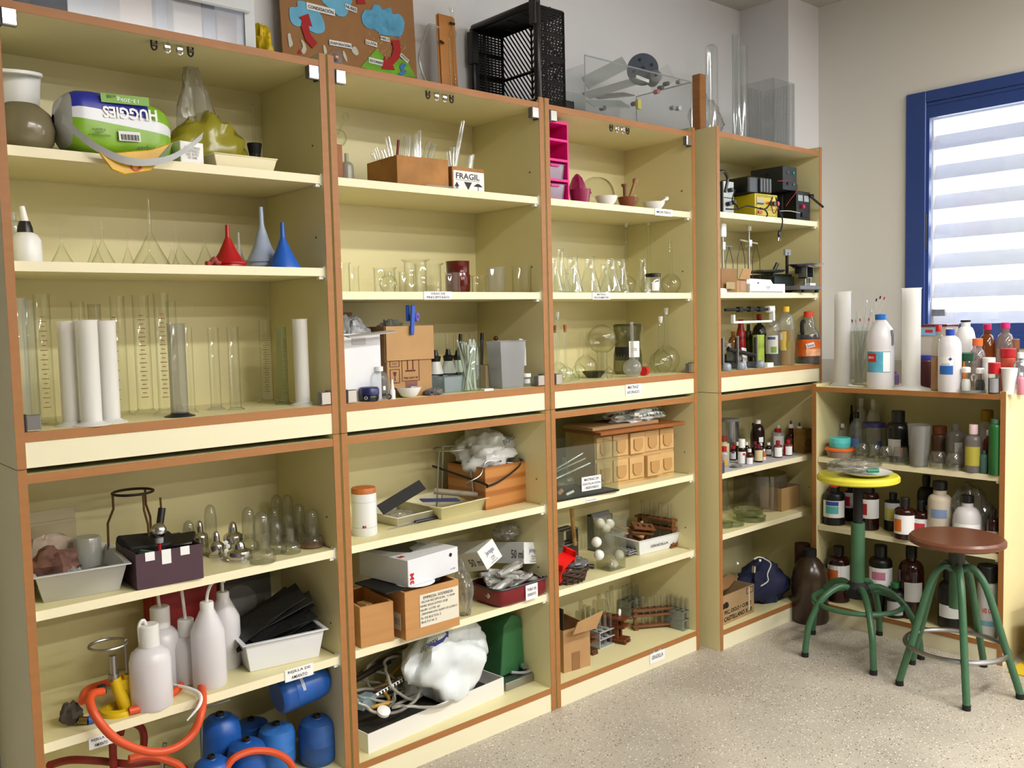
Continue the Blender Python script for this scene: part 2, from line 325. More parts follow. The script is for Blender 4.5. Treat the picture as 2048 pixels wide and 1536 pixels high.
# ------------------------------------------------------------------ cabinets
CT = .019; CD = .352
def cabinet(label, x, y, rz, w, zs, upper, name):
    c = thing(name, label, 'shelf unit', (x, y, 1.026 if upper else 0), rz)
    z0 = 1.026 if upper else 0; H = 1.019 if upper else 1.024
    def panel(nm, x0, x1, y0, y1, a, b, band=True, m=CREAM):
        p = MB().box(x0, x1, y0+(.0015 if band else 0), y1, a, b).build(nm, m, c, smooth=0)
        if band: MB().box(x0, x1, y0, y0+.0015, a, b).build('edge_band', BROWN, p, smooth=0)
        return p
    panel('side_panel', 0, CT, 0, CD, 0, H); panel('side_panel', w-CT, w, 0, CD, 0, H)
    tb = H-.038 if upper else .993
    panel('top_panel', CT, w-CT, .001, CD-.006, tb, tb+.020)
    MB().box(CT, w-CT, CD-.007, CD-.002, 0.0 if upper else .05, tb).build('back_panel', CREAM, c, smooth=0)
    if upper:
        panel('bottom_panel', CT, w-CT, .001, CD-.007, .058, .080)
        MB().box(CT, w-CT, .003, .019, .001, .058).build('front_rail', FASCIA, c, smooth=0)
    else:
        panel('bottom_panel', CT, w-CT, .001, CD-.007, .060, .080)
        MB().box(CT, w-CT, .003, .018, .0, .060).build('plinth', FASCIA, c, smooth=0)
    for z in zs:
        zz = z - z0
        s = MB().box(CT+.002, w-CT-.004, .012, CD-.012, zz-.022, zz).build('shelf', CREAM, c, smooth=0)
        MB().box(CT+.002, w-CT-.004, .0105, .012, zz-.022, zz).build('edge_band', CREAM_EDGE, s, smooth=0)
        br = MB(); br.box(w-CT-.004, w-CT, .010, .030, zz-.026, zz+.004); br.box(w-CT-.016, w-CT-.003, .014, .028, zz-.030, zz-.022)
        pass
        br.build('shelf_bracket', WHITE, s, smooth=0)
        for py in (.05,):
            MB().tube([(w-CT-.0005, py, zz+.085), (w-CT+.0012-.003, py, zz+.085)], .0028, 8).build('shelf_pin_hole', mat('pin hole', (90,82,60), .8), c)
    if upper and x < 2.4:
        for (hx, hz, s) in ((CT, .966, 1), (w-CT, .966, -1), (CT, .1, 1), (w-CT, .1, -1)):
            h = MB(); h.box(min(0, s*.006), max(0, s*.006), -.012, .012, -.019, .019); ho = h.build('hinge', mat('black hinge back', (25,27,32), .4), c, smooth=0, loc=(hx, .012, hz))
            MB().box(min(s*.003, s*.034), max(s*.003, s*.034), -.016, -.0105, -.018, .018).build('hinge_plate', CHROME, ho, smooth=0, bev=.0025)
            MB().box(min(s*.003, s*.034), max(s*.003, s*.034), -.0105, .003, -.017, .017).build('hinge_cup', mat('hinge cup grey', (120,124,134), .4, .6), ho, smooth=0)
        for i, dx in enumerate((-.045, -.014, .016, .043)):
            k = MB(); m_ = DARKMETAL if i in (0, 3) else CHROME
            k.tube(smoothpath([(-.006, 0, .0), (-.006, 0, -.016), (0, 0, -.022), (.006, 0, -.016), (.006, 0, 0)], 4), .0022 if i in (0, 3) else .003, 6); k.box(-.006, .006, -.004, .004, -.012, -.006)
            k.build('door_catch', m_, c, loc=(w/2+dx, .030, tb))
    return c
ZS = {1: (1.725, 1.478), 2: (1.725, 1.415), 3: (1.725, 1.415), 4: (1.725, 1.415)}
ZL = {1: (.705, .403), 2: (.705, .403), 3: (.705, .403), 4: (.705, .461)}
CAB = {}
NM = {1: 'first from the left', 2: 'second from the left', 3: 'third from the left', 4: 'fourth from the left, beside the window wall'}
XX = {1: (0, 0, .797), 2: (.804, 0, .793), 3: (1.604, 0, .793), 4: (2.436, -.0712, .764)}
for i in (1, 2, 3, 4):
    x, y, w_ = XX[i]
    CAB[i, 1] = cabinet('cream and brown upper shelf unit, ' + NM[i], x, y, 0, w_, ZS[i], True, 'upper_shelf_unit')
    CAB[i, 0] = cabinet('cream and brown lower shelf unit, ' + NM[i], x, y, 0, w_, ZL[i], False, 'lower_shelf_unit')
CAB[5, 0] = cabinet('low cream and brown shelf unit under the window, at right angles to the others', 3.041, -.1164, -R90, .7765, (.711, .416), False, 'lower_shelf_unit')
def shelf_sign(c, u0, u1, v0, v1, lines, y, name='paper_label', fs=.8, droop=0):
    """paper label stuck on a front edge; lines = lettering lines"""
    P0 = ony(u0, (v0+v1)/2, y); P1 = ony(u1, (v0+v1)/2, y); zt = ony((u0+u1)/2, v0, y).z; zb = ony((u0+u1)/2, v1, y).z
    ctr = Vector(((P0.x+P1.x)/2, y-.0012, (zt+zb)/2)) - c.location; w_ = abs(P1.x-P0.x); h_ = zt-zb
    M = Mx(ctr, (1,0,0), (0,0,1)); p = plate(c, name, M, w_, h_, PAPER, .0008)
    n = len(lines)
    for i, s in enumerate(lines):
        dy = h_*(.5-(i+.5)/n)*.9
        text(p, s, w_*fs*min(1, len(s)/max(len(q) for q in lines)), h_/n*(.55 if n > 1 else .34), M @ Matrix.Translation((0, dy, .0009)), INK, bold=.012)
    return p
shelf_sign(CAB[2,1], 847, 903, 583, 599, ['VASO DE', 'PRECIPITADO'], .0105)
shelf_sign(CAB[3,1], 1184, 1220, 585, 599, ['MATRAZ', 'ERLENMEYER'], .0105)
shelf_sign(CAB[3,1], 1309, 1344, 418, 432, ['MORTERO'], .0105)
shelf_sign(CAB[3,1], 1250, 1281, 768, 790, ['MATRAZ', 'AFORADO'], .003)
shelf_sign(CAB[3,0], 1299, 1329, 1300, 1323, ['GRADILLA'], .003, fs=.75)
shelf_sign(CAB[3,0], 1172, 1194, 996, 1003, ['REDONDO'], .0105)
shelf_sign(CAB[1,0], 569, 626, 1333, 1357, ['REJILLA DE', 'AMIANTO'], .0105)
shelf_sign(CAB[1,0], 177, 226, 1469, 1493, ['REJILLA DE', 'AMIANTO'], .0105)
# ------------------------------------------------------------------ builders for the small things
def facing(P): d = CAM - Vector(P); return math.atan2(d.y, d.x)
def arcband(b, R, z0, z1, a, wd, n=8):
    k = len(b.v); vs = []
    for i in range(n+1):
        t = a - wd/2 + wd*i/n; vs += [(R*math.cos(t), R*math.sin(t), z0), (R*math.cos(t), R*math.sin(t), z1)]
    return b.add(vs, [(2*i, 2*i+2, 2*i+3, 2*i+1) for i in range(n)])
def one(name, label, cat, mb, m, P, group=None, rz=0, rot=None, bev=0, smooth=38):
    o = mb.build(name, m, loc=P, rot=rot if rot else (0, 0, rz), bev=bev, smooth=smooth); return tag(o, label, cat, group)
def bot(name, label, P, R, H, body, cap, sh=.66, nk=.80, nr=.40, ch=.14, cr=None, labs=(), liq=None, cat='bottle', group=None, n=18, sx=1, sy=1, rz=0, capn=14):
    t = thing(name, label, cat, P, rz, group); cr = cr or nr*1.12
    pr = [(0,0),(R*.93,0),(R,H*.015),(R,sh*H)]
    for k in (.25,.5,.75,1): pr.append((R*(1-(1-nr)*(1-math.cos(k*R90))), H*(sh+(nk-sh)*math.sin(k*R90)**1.0)) if k < 1 else (R*nr, H*nk))
    pr += [(R*nr, H*(1-ch*.4))]
    MB().rev(pr, n, sx=sx, sy=sy).build('body', body, t)
    if cap: MB().rev([(R*nr*.9,0),(R*cr,0),(R*cr,H*ch*.94),(R*cr*.93,H*ch),(0,H*ch)], capn, c=(0,0,H*(1-ch))).build('cap', cap, t, smooth=30)
    if liq: MB().rev([(0,.002),(R*.95,.002),(R*.965,H*min(liq[0],sh)),(0,H*min(liq[0],sh))], n, sx=sx, sy=sy).build('contents', liq[1], t)
    a = facing(P) - rz
    for (z0, z1, da, wd, m) in labs:
        b = MB(); arcband(b, R*1.012, H*z0, H*z1, a+da, wd)
        if sx != 1 or sy != 1: b.v = [(x*sx, y*sy, z) for x, y, z in b.v]
        b.build('bottle_label', m, t)
        R *= 1.004
    return t
def beaker(label, P, R, H, m=GLASS, lip=1.07, group=None, tap=1.0, name='beaker', spout=True):
    b = MB().rev([(0,0),(R*.9*tap,0),(R*tap,H*.05),(R,H*.93),(R*lip,H)], 22)
    if spout:
        a = facing(P) + 2.0; n = len(b.v); b.v = [(x+(.22*R*math.cos(a) if z > H*.96 and math.cos(math.atan2(y,x)-a) > .93 else 0), y+(.22*R*math.sin(a) if z > H*.96 and math.cos(math.atan2(y,x)-a) > .93 else 0), z) for x, y, z in b.v]
    return one(name, label, 'beaker', b, m, P, group)
def erlen(label, P, R, H, m=GLASS, nr=.36, group=None):
    return one('conical_flask', label, 'flask', MB().rev([(0,0),(R*.9,0),(R,H*.04),(R*.97,H*.1),(R*nr*1.1,H*.68),(R*nr,H*.74),(R*nr,H*.95),(R*nr*1.2,H)], 20), m, P, group)
def volfl(label, P, R, H, m=GLASS, nr=.17, group=None, stop=None, name='volumetric_flask', flat=.93):
    bh = 2*R*.98
    pr = [(0,0),(R*.55,0)] + [(R*math.sin(a), R*.96-R*.98*math.cos(a)) for a in (.75,1.05,1.4,1.75,2.1,2.45,2.75)] + [(R*nr*1.2,bh*1.04),(R*nr,bh*1.2),(R*nr,H*.97),(R*nr*1.25,H)]
    if not stop: return one(name, label, 'flask', MB().rev(pr, 20), m, P, group)
    t = thing(name, label, 'flask', P, 0, group); MB().rev(pr, 20).build('body', m, t)
    MB().rev([(0,-.008),(R*nr*.95,-.008),(R*nr*1.3,.012),(R*nr*1.3,.018),(0,.018)], 10, c=(0,0,H)).build('stopper', stop, t); return t
def funnel(label, P, R, H, m, stem=.45, sr=.10, group=None, rot=None, rim=False):
    pr = [(R,0),(R*.985,.004)] if not rim else [(R*.98,0),(R*.95,H*.07),(R*1.05,H*.09),(R*1.05,H*.12),(R*.9,H*.13)]
    hc = H*(1-stem); pr += [(R*.52,hc*.52),(R*sr*1.3,hc*.97),(R*sr,hc*1.05),(R*sr*.8,H)]
    return one('funnel', label, 'funnel', MB().rev(pr, 22), m, P, group, rot=rot)
def gradcyl(label, P, R, H, m, foot=None, group=None, marks=None, fr=1.75, name='measuring_cylinder', hexf=False, fh=.03):
    t = thing(name, label, 'measuring cylinder', P, 0, group)
    MB().rev([(0,H*fh*.9),(R,H*fh),(R,H*.985),(R*1.1,H)], 20).build('cylinder_wall', m, t)
    MB().rev([(0,0),(R*fr,0),(R*fr,H*fh*.25),(R*1.15,H*fh*.9),(R*.98,H*fh*1.4)], 6 if hexf else 20).build('foot', foot or m, t)
    if marks:
        b = MB(); a = facing(P) + marks[1]
        for k in range(marks[2]):
            z = H*(.14+.72*k/marks[2]); arcband(b, R*1.01, z, z+H*.006, a, .5 if k % 2 else .9, 3)
        b.build('scale_marks', marks[0], t)
    return t
def quad(P, Q, L):                      # footprint from near corner P, right corner Q, left/back corner L
    P, Q, L = Vector(P), Vector(Q), Vector(L); e = Q-P; rz = math.atan2(e.y, e.x); w = math.hypot(e.x, e.y)
    n = Vector((-math.sin(rz), math.cos(rz), 0)); return P, rz, w, max(.01, (L-P).dot(n))
def openbox(b, w, d, h, t=.006, M=None, bottom=True):
    b.box(0,w,0,t,0,h,M); b.box(0,w,d-t,d,0,h,M); b.box(0,t,t,d-t,0,h,M); b.box(w-t,w,t,d-t,0,h,M)
    if bottom: b.box(t,w-t,t,d-t,0,t,M)
    return b
def blob(rx, ry, rz, seed=0, amp=.25, freq=2.0, n=22, flat=True, fine=.1):
    b = MB().ball((0,0,0), 1.0, n); out = []
    for x, y, z in b.v:
        p = Vector((x, y, z)); o = Vector((seed*3.1, seed*1.7, seed*.9))
        k = 1 + amp*noise.noise(p*freq+o) + fine*(1-3*abs(noise.noise(p*freq*1.7+o)))*1.5 + fine*(.5-2*abs(noise.noise(p*freq*3.6+o)))*.9
        x, y, z = x*k*rx, y*k*ry, z*k*rz
        out.append((x, y, max(z, -rz*.82) if flat else z))
    b.v = out; zm = min(v[2] for v in out); b.v = [(x, y, z-zm) for x, y, z in out] if flat else out
    return b
def bag(name, label, P, r3, m, seed=1, amp=.3, freq=2.0, cat='bag', rz=0, smooth=70, n=44, group=None, fine=.1):
    return one(name, label, cat, blob(r3[0], r3[1], r3[2], seed, amp, freq, n, True, fine), m, P, group, rz, smooth=48)
def rod(name, label, a, b_, r, m, cat='rod', n=8, group=None):
    a = Vector(a); return one(name, label, cat, MB().tube([(0,0,0), Vector(b_)-a], r, n), m, a, group)
def tubes_in(T, pts, r, H, m, tilt=.0, name='test_tube'): pass
def ttube(label, P, r, H, m=GLASS, group=None, up=False, rot=None):
    pr = [(0,0)] + [(r*math.sin(a), r-r*math.cos(a)) for a in (.5,1.0,R90)] + [(r,H*.97),(r*1.12,H)]
    if up: pr = [(q, H-z) for q, z in pr]
    return one('test_tube', label, 'test tube', MB().rev(pr, 10), m, P, group, rot=rot)
def carton(name, label, P, w, d, h, rz, m, cat='box', bev=.0015):
    t = thing(name, label, cat, P, rz); MB().box(0,w,0,d,0,h).build('box_body', m, t, smooth=0, bev=bev); return t
def fM(w, z, side='f', d=0, off=.0008, x=0):     # matrix on a box face, local to box frame
    if side == 'f': return Mx((x, -off, z), (1,0,0), (0,0,1))
    if side == 'l': return Mx((-off, x, z), (0,-1,0), (0,0,1))
    if side == 't': return Mx((x, d, z+off), (1,0,0), (0,1,0))
# ================================================================== shelf unit 1 (left)
z = 2.027
P = atx(135, .04, z); Q = atx(506, .04, z)
t = thing('storage_box', 'big clear plastic storage box with grey rim on top of the first unit', 'storage box', P); wb = Q.x-P.x
b = MB(); openbox(b, wb, .29, .24, .004); b.build('box_wall', film('clear tub', (246,248,252), (215,222,232), .14, (222,228,240), .2), t, smooth=0, bev=.004)
b = MB(); b.box(-.012, wb+.012, -.012, .302, .24, .258); b.box(wb*.55, wb-.01, -.020, -.010, .07+.02, .105+.02); b.build('lid', mat('grey lid plastic', (196,200,204), .4), t, smooth=0, bev=.004)
MB().box(wb-.022, wb+.006, -.006, -.001, 0, .24).build('corner_post', mat('grey lid plastic', (196,200,204), .4), t, smooth=0)
for (a, c_, y0, h, m, lab, nm) in ((.30,.47,.05,.2,mat('beige card', (205,170,140), .8),'beige card packet inside the clear storage box','card_packet'), (.50,.56,.06,.22,mat('slate card',(110,125,160),.7),'narrow slate blue packet inside the clear storage box','card_packet'), (.58,.74,.04,.11,mat('cream card',(220,200,185),.8),'pale cream packet lying in the clear storage box','card_packet'), (.76,.83,.05,.13,mat('grey blue card',(140,150,175),.7),'grey blue packet near the right end of the clear storage box','card_packet'), (.85,.97,.06,.10,mat('pink card',(214,190,190),.8),'pinkish packet at the right end inside the clear storage box','card_packet')):
    one(nm, lab, 'packet', MB().box(0,(c_-a)*wb,0,.12,0,h), m, P+Vector((a*wb,y0,.005)), smooth=0)
bag('yellow_bag', 'yellow bag peeping out behind the clear storage box', atx(521, .22, z), (.03,.05,.07), mat('yellow bag', (222,190,20), .45), 3)
# poster with the water cycle
z = 2.027; yb = .31
PL = atx(570, yb, z); PR = atx(838, yb, z); wp = PR.x-PL.x; hp = .37
po = thing('cardboard_poster', 'brown cardboard water cycle poster with blue clouds and red arrows', 'poster', PL, rot=(-.045,0,0))
MB().box(0, wp, 0, .006, 0, hp).build('card_sheet', mat('poster cardboard', (160,116,74), .85, var=(30,.06)), po, smooth=0)
def pp(u, v): q = ony(u, v, yb); return (q.x-PL.x, (q.z-PL.z))
def pflat(name, pts, m, t=.002, lift=0, k=4):
    pts = [pp(u, v) for u, v in pts]
    if k: pts = [(q.x, q.y) for q in smoothpath([(x, y, 0) for x, y in pts], k, True)]
    b = MB(); b.prism([(x, y) for x, y in pts], t, Matrix(((1,0,0,0),(0,0,-1,-.0005-lift),(0,1,0,0),(0,0,0,1)))); return b.build(name, m, po, smooth=0)
CLOUD = mat('painted cloud blue', (92,170,214), .7, var=(26,.35)); CLOUD2 = mat('pale cloud blue', (110,186,224), .7, var=(14,.15)); ARR = mat('arrow red', (172,22,22), .7); HILL = mat('hill green', (120,184,40), .7, var=(30,.2))
pflat('cloud', [(582,14),(597,12),(598,0),(614,2),(620,16),(640,22),(650,40),(651,60),(638,66),(622,60),(612,48),(598,52),(584,42)], CLOUD2)
pflat('cloud', [(650,-4),(705,-4),(702,14),(694,30),(680,30),(668,18),(655,8)], CLOUD2)
pflat('cloud', [(727,30),(734,18),(746,18),(752,7),(764,9),(770,17),(784,13),(790,26),(802,26),(812,40),(810,60),(802,72),(786,70),(766,68),(752,58),(736,54),(728,42)], CLOUD)
pflat('arrow', [(600,33),(619,26),(626,52),(619,50),(622,68),(636,86),(626,96),(612,80),(604,52),(606,40)], ARR, lift=.002, k=0)
pflat('arrow', [(785,80),(800,79),(803,98),(798,118),(786,130),(790,140),(764,138),(770,112),(774,122),(784,112),(788,98)], ARR, lift=.003, k=0)
pflat('arrow', [(718,-4),(732,-4),(735,6),(717,6)], ARR, lift=.002, k=0)
pflat('hill', [(722,134),(735,120),(745,108),(755,96),(768,112),(778,122),(800,116),(818,124),(832,154),(780,150)], HILL, k=0)
pflat('stream', [(806,126),(813,130),(808,138),(814,142),(806,150),(796,148),(803,142),(800,134)], mat('stream blue', (70,130,190), .7), lift=.003)
pflat('fire', [(596,106),(600,98),(606,104),(603,108)], ARR, k=0)
for pts in ([(577,68),(582,66),(584,76),(587,88),(580,94),(578,80)], [(603,78),(610,84),(614,98),(609,108),(603,102),(607,92)], [(648,90),(652,92),(655,104),(650,108)], [(688,100),(694,112),(695,124),(688,112)], [(704,98),(712,92),(719,106),(712,110)]):
    pflat('painted_flame', pts, mat('painted steam', (205,205,190), .7), k=3)
random.seed(3); rn = MB()
for _ in range(80):
    u, v = random.uniform(740,814), random.uniform(62,128); q = pp(u, v); rn.box(q[0]-.001, q[0]+.001, -.0018, -.0005, q[1]-.0022, q[1]+.0022)
ro = rn.build('painted_rain', mat('rain paint', (214,190,130), .7), po, smooth=0); ro['kind'] = 'stuff'
def psign(s, u, v, w, h, a):
    q = pp(u, v); M = Matrix(((1,0,0,q[0]),(0,0,-1,-.004),(0,1,0,q[1]),(0,0,0,1))) @ Matrix.Rotation(a, 4, 'Z')
    p = plate(po, 'paper_word', M, w, h, PAPER); text(p, s, w*.9, h*.6, M @ Matrix.Translation((0,0,.001)), INK, bold=.02)
mp_ = mpp((.9,.3,2.2))
psign('CONDESACIÓN', 644, 17, 52*mp_*1.25, 14*mp_, -.02); psign('NUBES', 705, 15, 22*mp_*1.3, 11*mp_, -.12); psign('HIELO', 772, 77, 18*mp_*1.3, 9*mp_, 0)
psign('LLUVIA', 744, 86, 22*mp_*1.3, 10*mp_, -.08); psign('ESCORRENTÍA', 757, 124, 36*mp_*1.3, 12*mp_, -.04); psign('JARDIN', 810, 116, 18*mp_*1.35, 9*mp_, -.55); psign('EVAPORACIÓN', 682, 88, 44*mp_*1.2, 11*mp_, .02)
# little dome on top
P = atx(672, .10, 2.027); k = mpp(P)
t = thing('glass_dome', 'small glass dome with grey base and figure on top between two units', 'ornament', P)
MB().rev([(16*k,.0),(16*k,.035),(14*k,.055),(8*k,.068),(0,.072)], 18).build('dome', CLEAR, t); MB().rev([(0,0),(17*k,0),(17*k,.01),(14*k,.03),(0,.034)], 18).build('base', mat('dome base', (110,106,104), .5), t)
MB().ball((0,0,.048), .011, 12).build('figure', mat('figure foil', (190,150,140), .3, .6), t)
# ---------------------------------------------------------------- top shelf
z = 1.725
P = atx(36, .20, z); k = mpp(P)
t = thing('white_tub', 'white plastic tub with overhanging lid in the corner of the top shelf', 'tub', P, .2)
MB().rev([(0,0),(.042,0),(.056,.17),(.058,.19)], 20).build('tub_body', WHITE, t); MB().rev([(.06,.188),(.068,.19),(.068,.197),(0,.2)], 20).build('lid', WHITE, t, rot=(.10,-.08,0))
P = atx(48, .09, z); k = mpp(P)
one('round_jar', 'olive brown translucent round plastic bowl beside the white tub', 'bowl', MB().rev([(0,0),(.045,0),(.062,.02),(.067,.05),(.058,.085),(.035,.105),(0,.112)], 22), film('olive plastic', (150,140,110), (120,110,84), .8, (150,140,108), .2), P)
# nappy pack
P0 = atx(116, .05, z); L_ = atx(352, .05, z).x-P0.x
hg = thing('nappy_pack', 'blue and green nappy pack lying upside down over the top shelf edge', 'packet', P0+Vector((0,0,.0)))
na, nl = 44, 22; hz_, dz_ = .072, .075
def pk(i, j):
    s = i/nl; a = 2*math.pi*j/na; e = max(.02, (1-abs(2*s-1)**6))**.5; c, q = math.cos(a), math.sin(a)
    sq = lambda x: math.copysign(abs(x)**.5, x)
    wr = 1+.03*noise.noise(Vector((s*9, math.cos(a)*2, math.sin(a)*2)))
    return (s*L_, .045+dz_*sq(c)*e*wr - .02*(1-s), .050+hz_*sq(q)*e*wr + .018*(1-s) + .01)
V = [pk(i, j) for i in range(nl+1) for j in range(na)]
zones = {'blue': MB(), 'white': MB(), 'green': MB(), 'silver': MB()}
for i in range(nl):
    for j in range(na):
        s = (i+.5)/nl; a = (2*math.pi*(j+.5)/na) % (2*math.pi); q = math.sin(a)
        zm_ = (V[i*na+j][2]+V[i*na+(j+1) % na][2])/2+.02*s; zn = 'silver' if s < .07 else ('white' if 0 < q < .15 and math.cos(a) < 0 else ('blue' if q >= .15 and s < .74 else 'green'))
        f = [i*na+j, i*na+(j+1) % na, (i+1)*na+(j+1) % na, (i+1)*na+j]; zb = zones[zn]; b0 = len(zb.v); zb.v += [V[x] for x in f]; zb.f.append((b0,b0+1,b0+2,b0+3))
for zn, m, nm in (('blue', mat('pack blue', (44,52,160), .3), 'blue_panel'), ('white', mat('pack white', (225,228,235), .3), 'white_stripe'), ('green', mat('pack green', (132,180,44), .3, var=(14,.18)), 'green_panel'), ('silver', mat('pack film', (196,200,205), .25), 'film_end')):
    bb = zones[zn]; o = bb.build(nm, m, hg, smooth=60)
    bm = bmesh.new(); bm.from_mesh(o.data); bmesh.ops.remove_doubles(bm, verts=bm.verts, dist=1e-5); bmesh.ops.recalc_face_normals(bm, faces=bm.faces); bm.to_mesh(o.data); bm.free()
    o.data.polygons.foreach_set('use_smooth', [True]*len(o.data.polygons))
class _Y:
    def __call__(s, x): return .045-dz_*1.035-.02*(1-x/L_)
yfs = _Y()
MT = lambda x, zz, a=0: Mx((x, yfs(x)-.001, zz), (-1,-.045,-.06), (0,-.03,-1))
text(hg, 'HUGGIES', .125, .026, MT(L_*.56, .098), WHITE, bold=.03)
pl = plate(hg, 'printed_badge', Mx((L_*.52, yfs(L_*.52)-.001, .128), (1,.045,.05), (0,.02,1)), .11, .02, mat('badge green', (120,170,60), .5)); text(pl, '13-20kg', .05, .011, Mx((L_*.54, yfs(L_*.54)-.0022, .128), (-1,-.045,-.05), (0,-.02,-1)), WHITE); text(pl, 'x100', .02, .008, Mx((L_*.40, yfs(L_*.40)-.0022, .130), (-1,-.045,-.05), (0,-.02,-1)), INK); text(pl, '5', .009, .012, Mx((L_*.67, yfs(L_*.67)-.0022, .126), (-1,-.045,-.05), (0,-.02,-1)), WHITE, bold=.03)
bp = plate(hg, 'barcode_panel', Mx((L_*.54, yfs(L_*.54)-.003, .045), (1,.045,.05), (0,.02,1)), .05, .022, PAPER)
bc = MB()
for i in range(16): bc.box(-.02+i*.0026, -.02+i*.0026+(.0012 if i % 3 else .0019), -.009, .004, .0007, .0012, Mx((L_*.54, yfs(L_*.54)-.003, .045), (1,.045,.05), (0,.02,1)))
bc.build('barcode', INK, bp, smooth=0)
text(hg, 'Super', .045, .014, Mx((L_*.68, yfs(L_*.68)-.003, .022), (-1,-.045,-.05), (0,-.02,-1)), mat('dark green ink', (20,60,20), .6)); text(hg, 'Importador\ncalle\nEspana', .05, .02, Mx((L_*.28, yfs(L_*.28)-.003, .046), (-1,-.045,-.05), (0,-.02,-1)), mat('dark green ink', (20,60,20), .6))
fl = smoothpath([(.0,-.05,.075),(.05,-.075,.022),(.12,-.095,-.012),(.2,-.10,-.004),(.26,-.095,.03),(.31,-.07,.07)], 5); b = MB()
for i, p in enumerate(fl): b.v += [tuple(p), (p.x, p.y+.010, p.z-.015)]
b.f = [(2*i,2*i+2,2*i+3,2*i+1) for i in range(len(fl)-1)]; b.build('torn_flap', mat('pack film', (196,200,205), .25), hg)
# hanging yellow bag under it
P = atx(262, -.012, z); pts = [(192,300),(230,306),(300,300),(344,285),(338,302),(318,322),(300,342),(248,350),(222,340)]
vs = [ony(u, v, -.016) for u, v in pts]; c0 = vs[0].copy(); b = MB()
b.prism([(q.x-c0.x, q.z-c0.z) for q in vs], .007, Matrix(((1,0,0,0),(0,0,-1,0),(0,1,0,0),(0,0,0,1))))
t = thing('yellow_pouch', 'flat yellow and green pouch hanging over the top shelf edge under the nappy pack', 'pouch', c0); b.build('pouch_sheet', mat('pouch yellow', (226,176,32), .35, var=(20,.15)), t, bev=.002)
q = ony(272, 331, -.0245)-c0; MT2 = Mx(q, (1,0,.25), (-.2,0,1)); MB().rev([(.009,0),(.013,0),(.013,.001),(.009,.001),(.009,0)], 20, M=MT2).build('printed_ring', RED, t)
q1 = [ony(u, v, -.0255)-c0 for u, v in ((312,322),(344,285),(339,300),(318,330))]; b = MB(); b.prism([(p.x, p.z) for p in q1], .001, Matrix(((1,0,0,0),(0,0,-1,q1[0].y),(0,1,0,0),(0,0,0,1)))); b.build('green_corner', mat('pack green2', (60,120,40), .3), t)
# bag of yellow stuff with standing film
P = atx(418, .20, z); t = thing('plastic_bag', 'clear plastic bag of yellow granules with a tall crumpled peak', 'bag', P)
blob(.098,.06,.085, 5, .2, 1.6, 34).build('yellow_contents', film('yellow granules', (226,220,110), (206,196,70), .55, (212,204,72), .25), t, smooth=60)
b = blob(.060,.035,.16, 9, .5, 1.6, 26); b.v = [(x*(1-.6*max(0,zz/.26))-.03*zz/.26, y*(1-.5*max(0,zz/.26)), zz) for x, y, zz in b.v]; b.build('bag_film', FILMBAG, t, smooth=20, loc=(-.005,0,.02))
P = atx(386, .03, z); t = carton('small_carton', 'small white carton with fine grey print beside the nappy pack', P-Vector((.03,0,0)), .062, .06, .055, .12, WHITE)
text(t, 'USO EXTERNO\nCONTENIDO\nLEER ANTES\nDE USAR', .042, .03, fM(0,.028,'f',x=.031), mat('grey ink', (130,130,135), .7))
P = atx(470, .10, z); one('low_tray', 'low white plastic tray at the right of the top shelf', 'tray', MB().tray(.17,.14,.035,.003,.002,.9), CREAM_EDGE, P, bev=.001)
P = atx(512, .20, z); t = thing('stoppered_flask', 'glass flask with black rubber stopper and upright glass tube', 'flask', P)
k = mpp(P); MB().rev([(0,0),(.045,0),(.05,.02),(.03,.05),(.016,.06),(.016,.075)], 18).build('body', GLASS, t); MB().rev([(0,.066),(.014,.066),(.020,.1),(.02,.104),(0,.104)], 16).build('stopper', BLACKM, t); MB().tube([(0,0,.09),(0,0,.21)], .006, 8).build('glass_tube', GLASS, t)
# ---------------------------------------------------------------- funnel shelf
z = 1.478
def fun(u, wpx, vtop, y, lab, m=GLASS, stem=.45, rot=None, sr=.085, grp=None, rim=False):
    P = atx(u, y, z); k = mpp(P); return funnel(lab, P, wpx*k/2*1.03, hgt(P, vtop), m, stem, sr, grp, rot, rim)
P = atx(54, .07, z); k = mpp(P); H = hgt(P, 415)
t = thing('dropper_bottle', 'white rounded plastic bottle with black collar and slanted white spout', 'bottle', P)
MB().rev([(0,0),(28*k,0),(29*k,.01),(28*k,.05),(22*k,.062),(13*k,.068)], 22).build('body', WHITE, t); MB().rev([(15*k,.064),(14*k,.078),(10*k,.092),(0,.092)], 18).build('collar', BLACK, t); MB().tube([(0,0,.09),(-.004,0,.125)], [.009,.006], 10).build('spout', WHITE, t)
P = atx(30, .16, z); bot('plastic_bottle', 'clear plastic bottle behind the black collared white bottle', P, .02, hgt(P, 418), CLEAR, None)
fun(125, 43, 452, .12, 'leftmost small clear glass funnel standing upside down'); fun(192, 36, 445, .20, 'glass funnel just behind and left of another thin stemmed one'); fun(207, 46, 441, .10, 'clear glass funnel second from the left in front, long stem')
fun(257, 27, 460, .16, 'narrow little glass funnel left of the big one'); fun(303, 74, 397, .12, 'biggest clear glass funnel with the tallest stem', sr=.09, stem=.5); fun(300, 38, 480, .21, 'small glass funnel seen through the biggest glass funnel')
fun(346, 30, 463, .18, 'glass funnel right of the biggest one, partly hidden'); fun(366, 44, 456, .12, 'leaning glass funnel with a dark tipped stem', rot=(0,-.16,0)); fun(411, 40, 450, .12, 'clear glass funnel beside the red funnel')
fun(458, 68, 450, .09, 'red plastic funnel standing upside down', mat('red funnel', (178,22,26), .35), .30, sr=.13, rim=True); fun(480, 30, 465, .22, 'small milky white funnel behind the red one', MILK, .3, sr=.15)
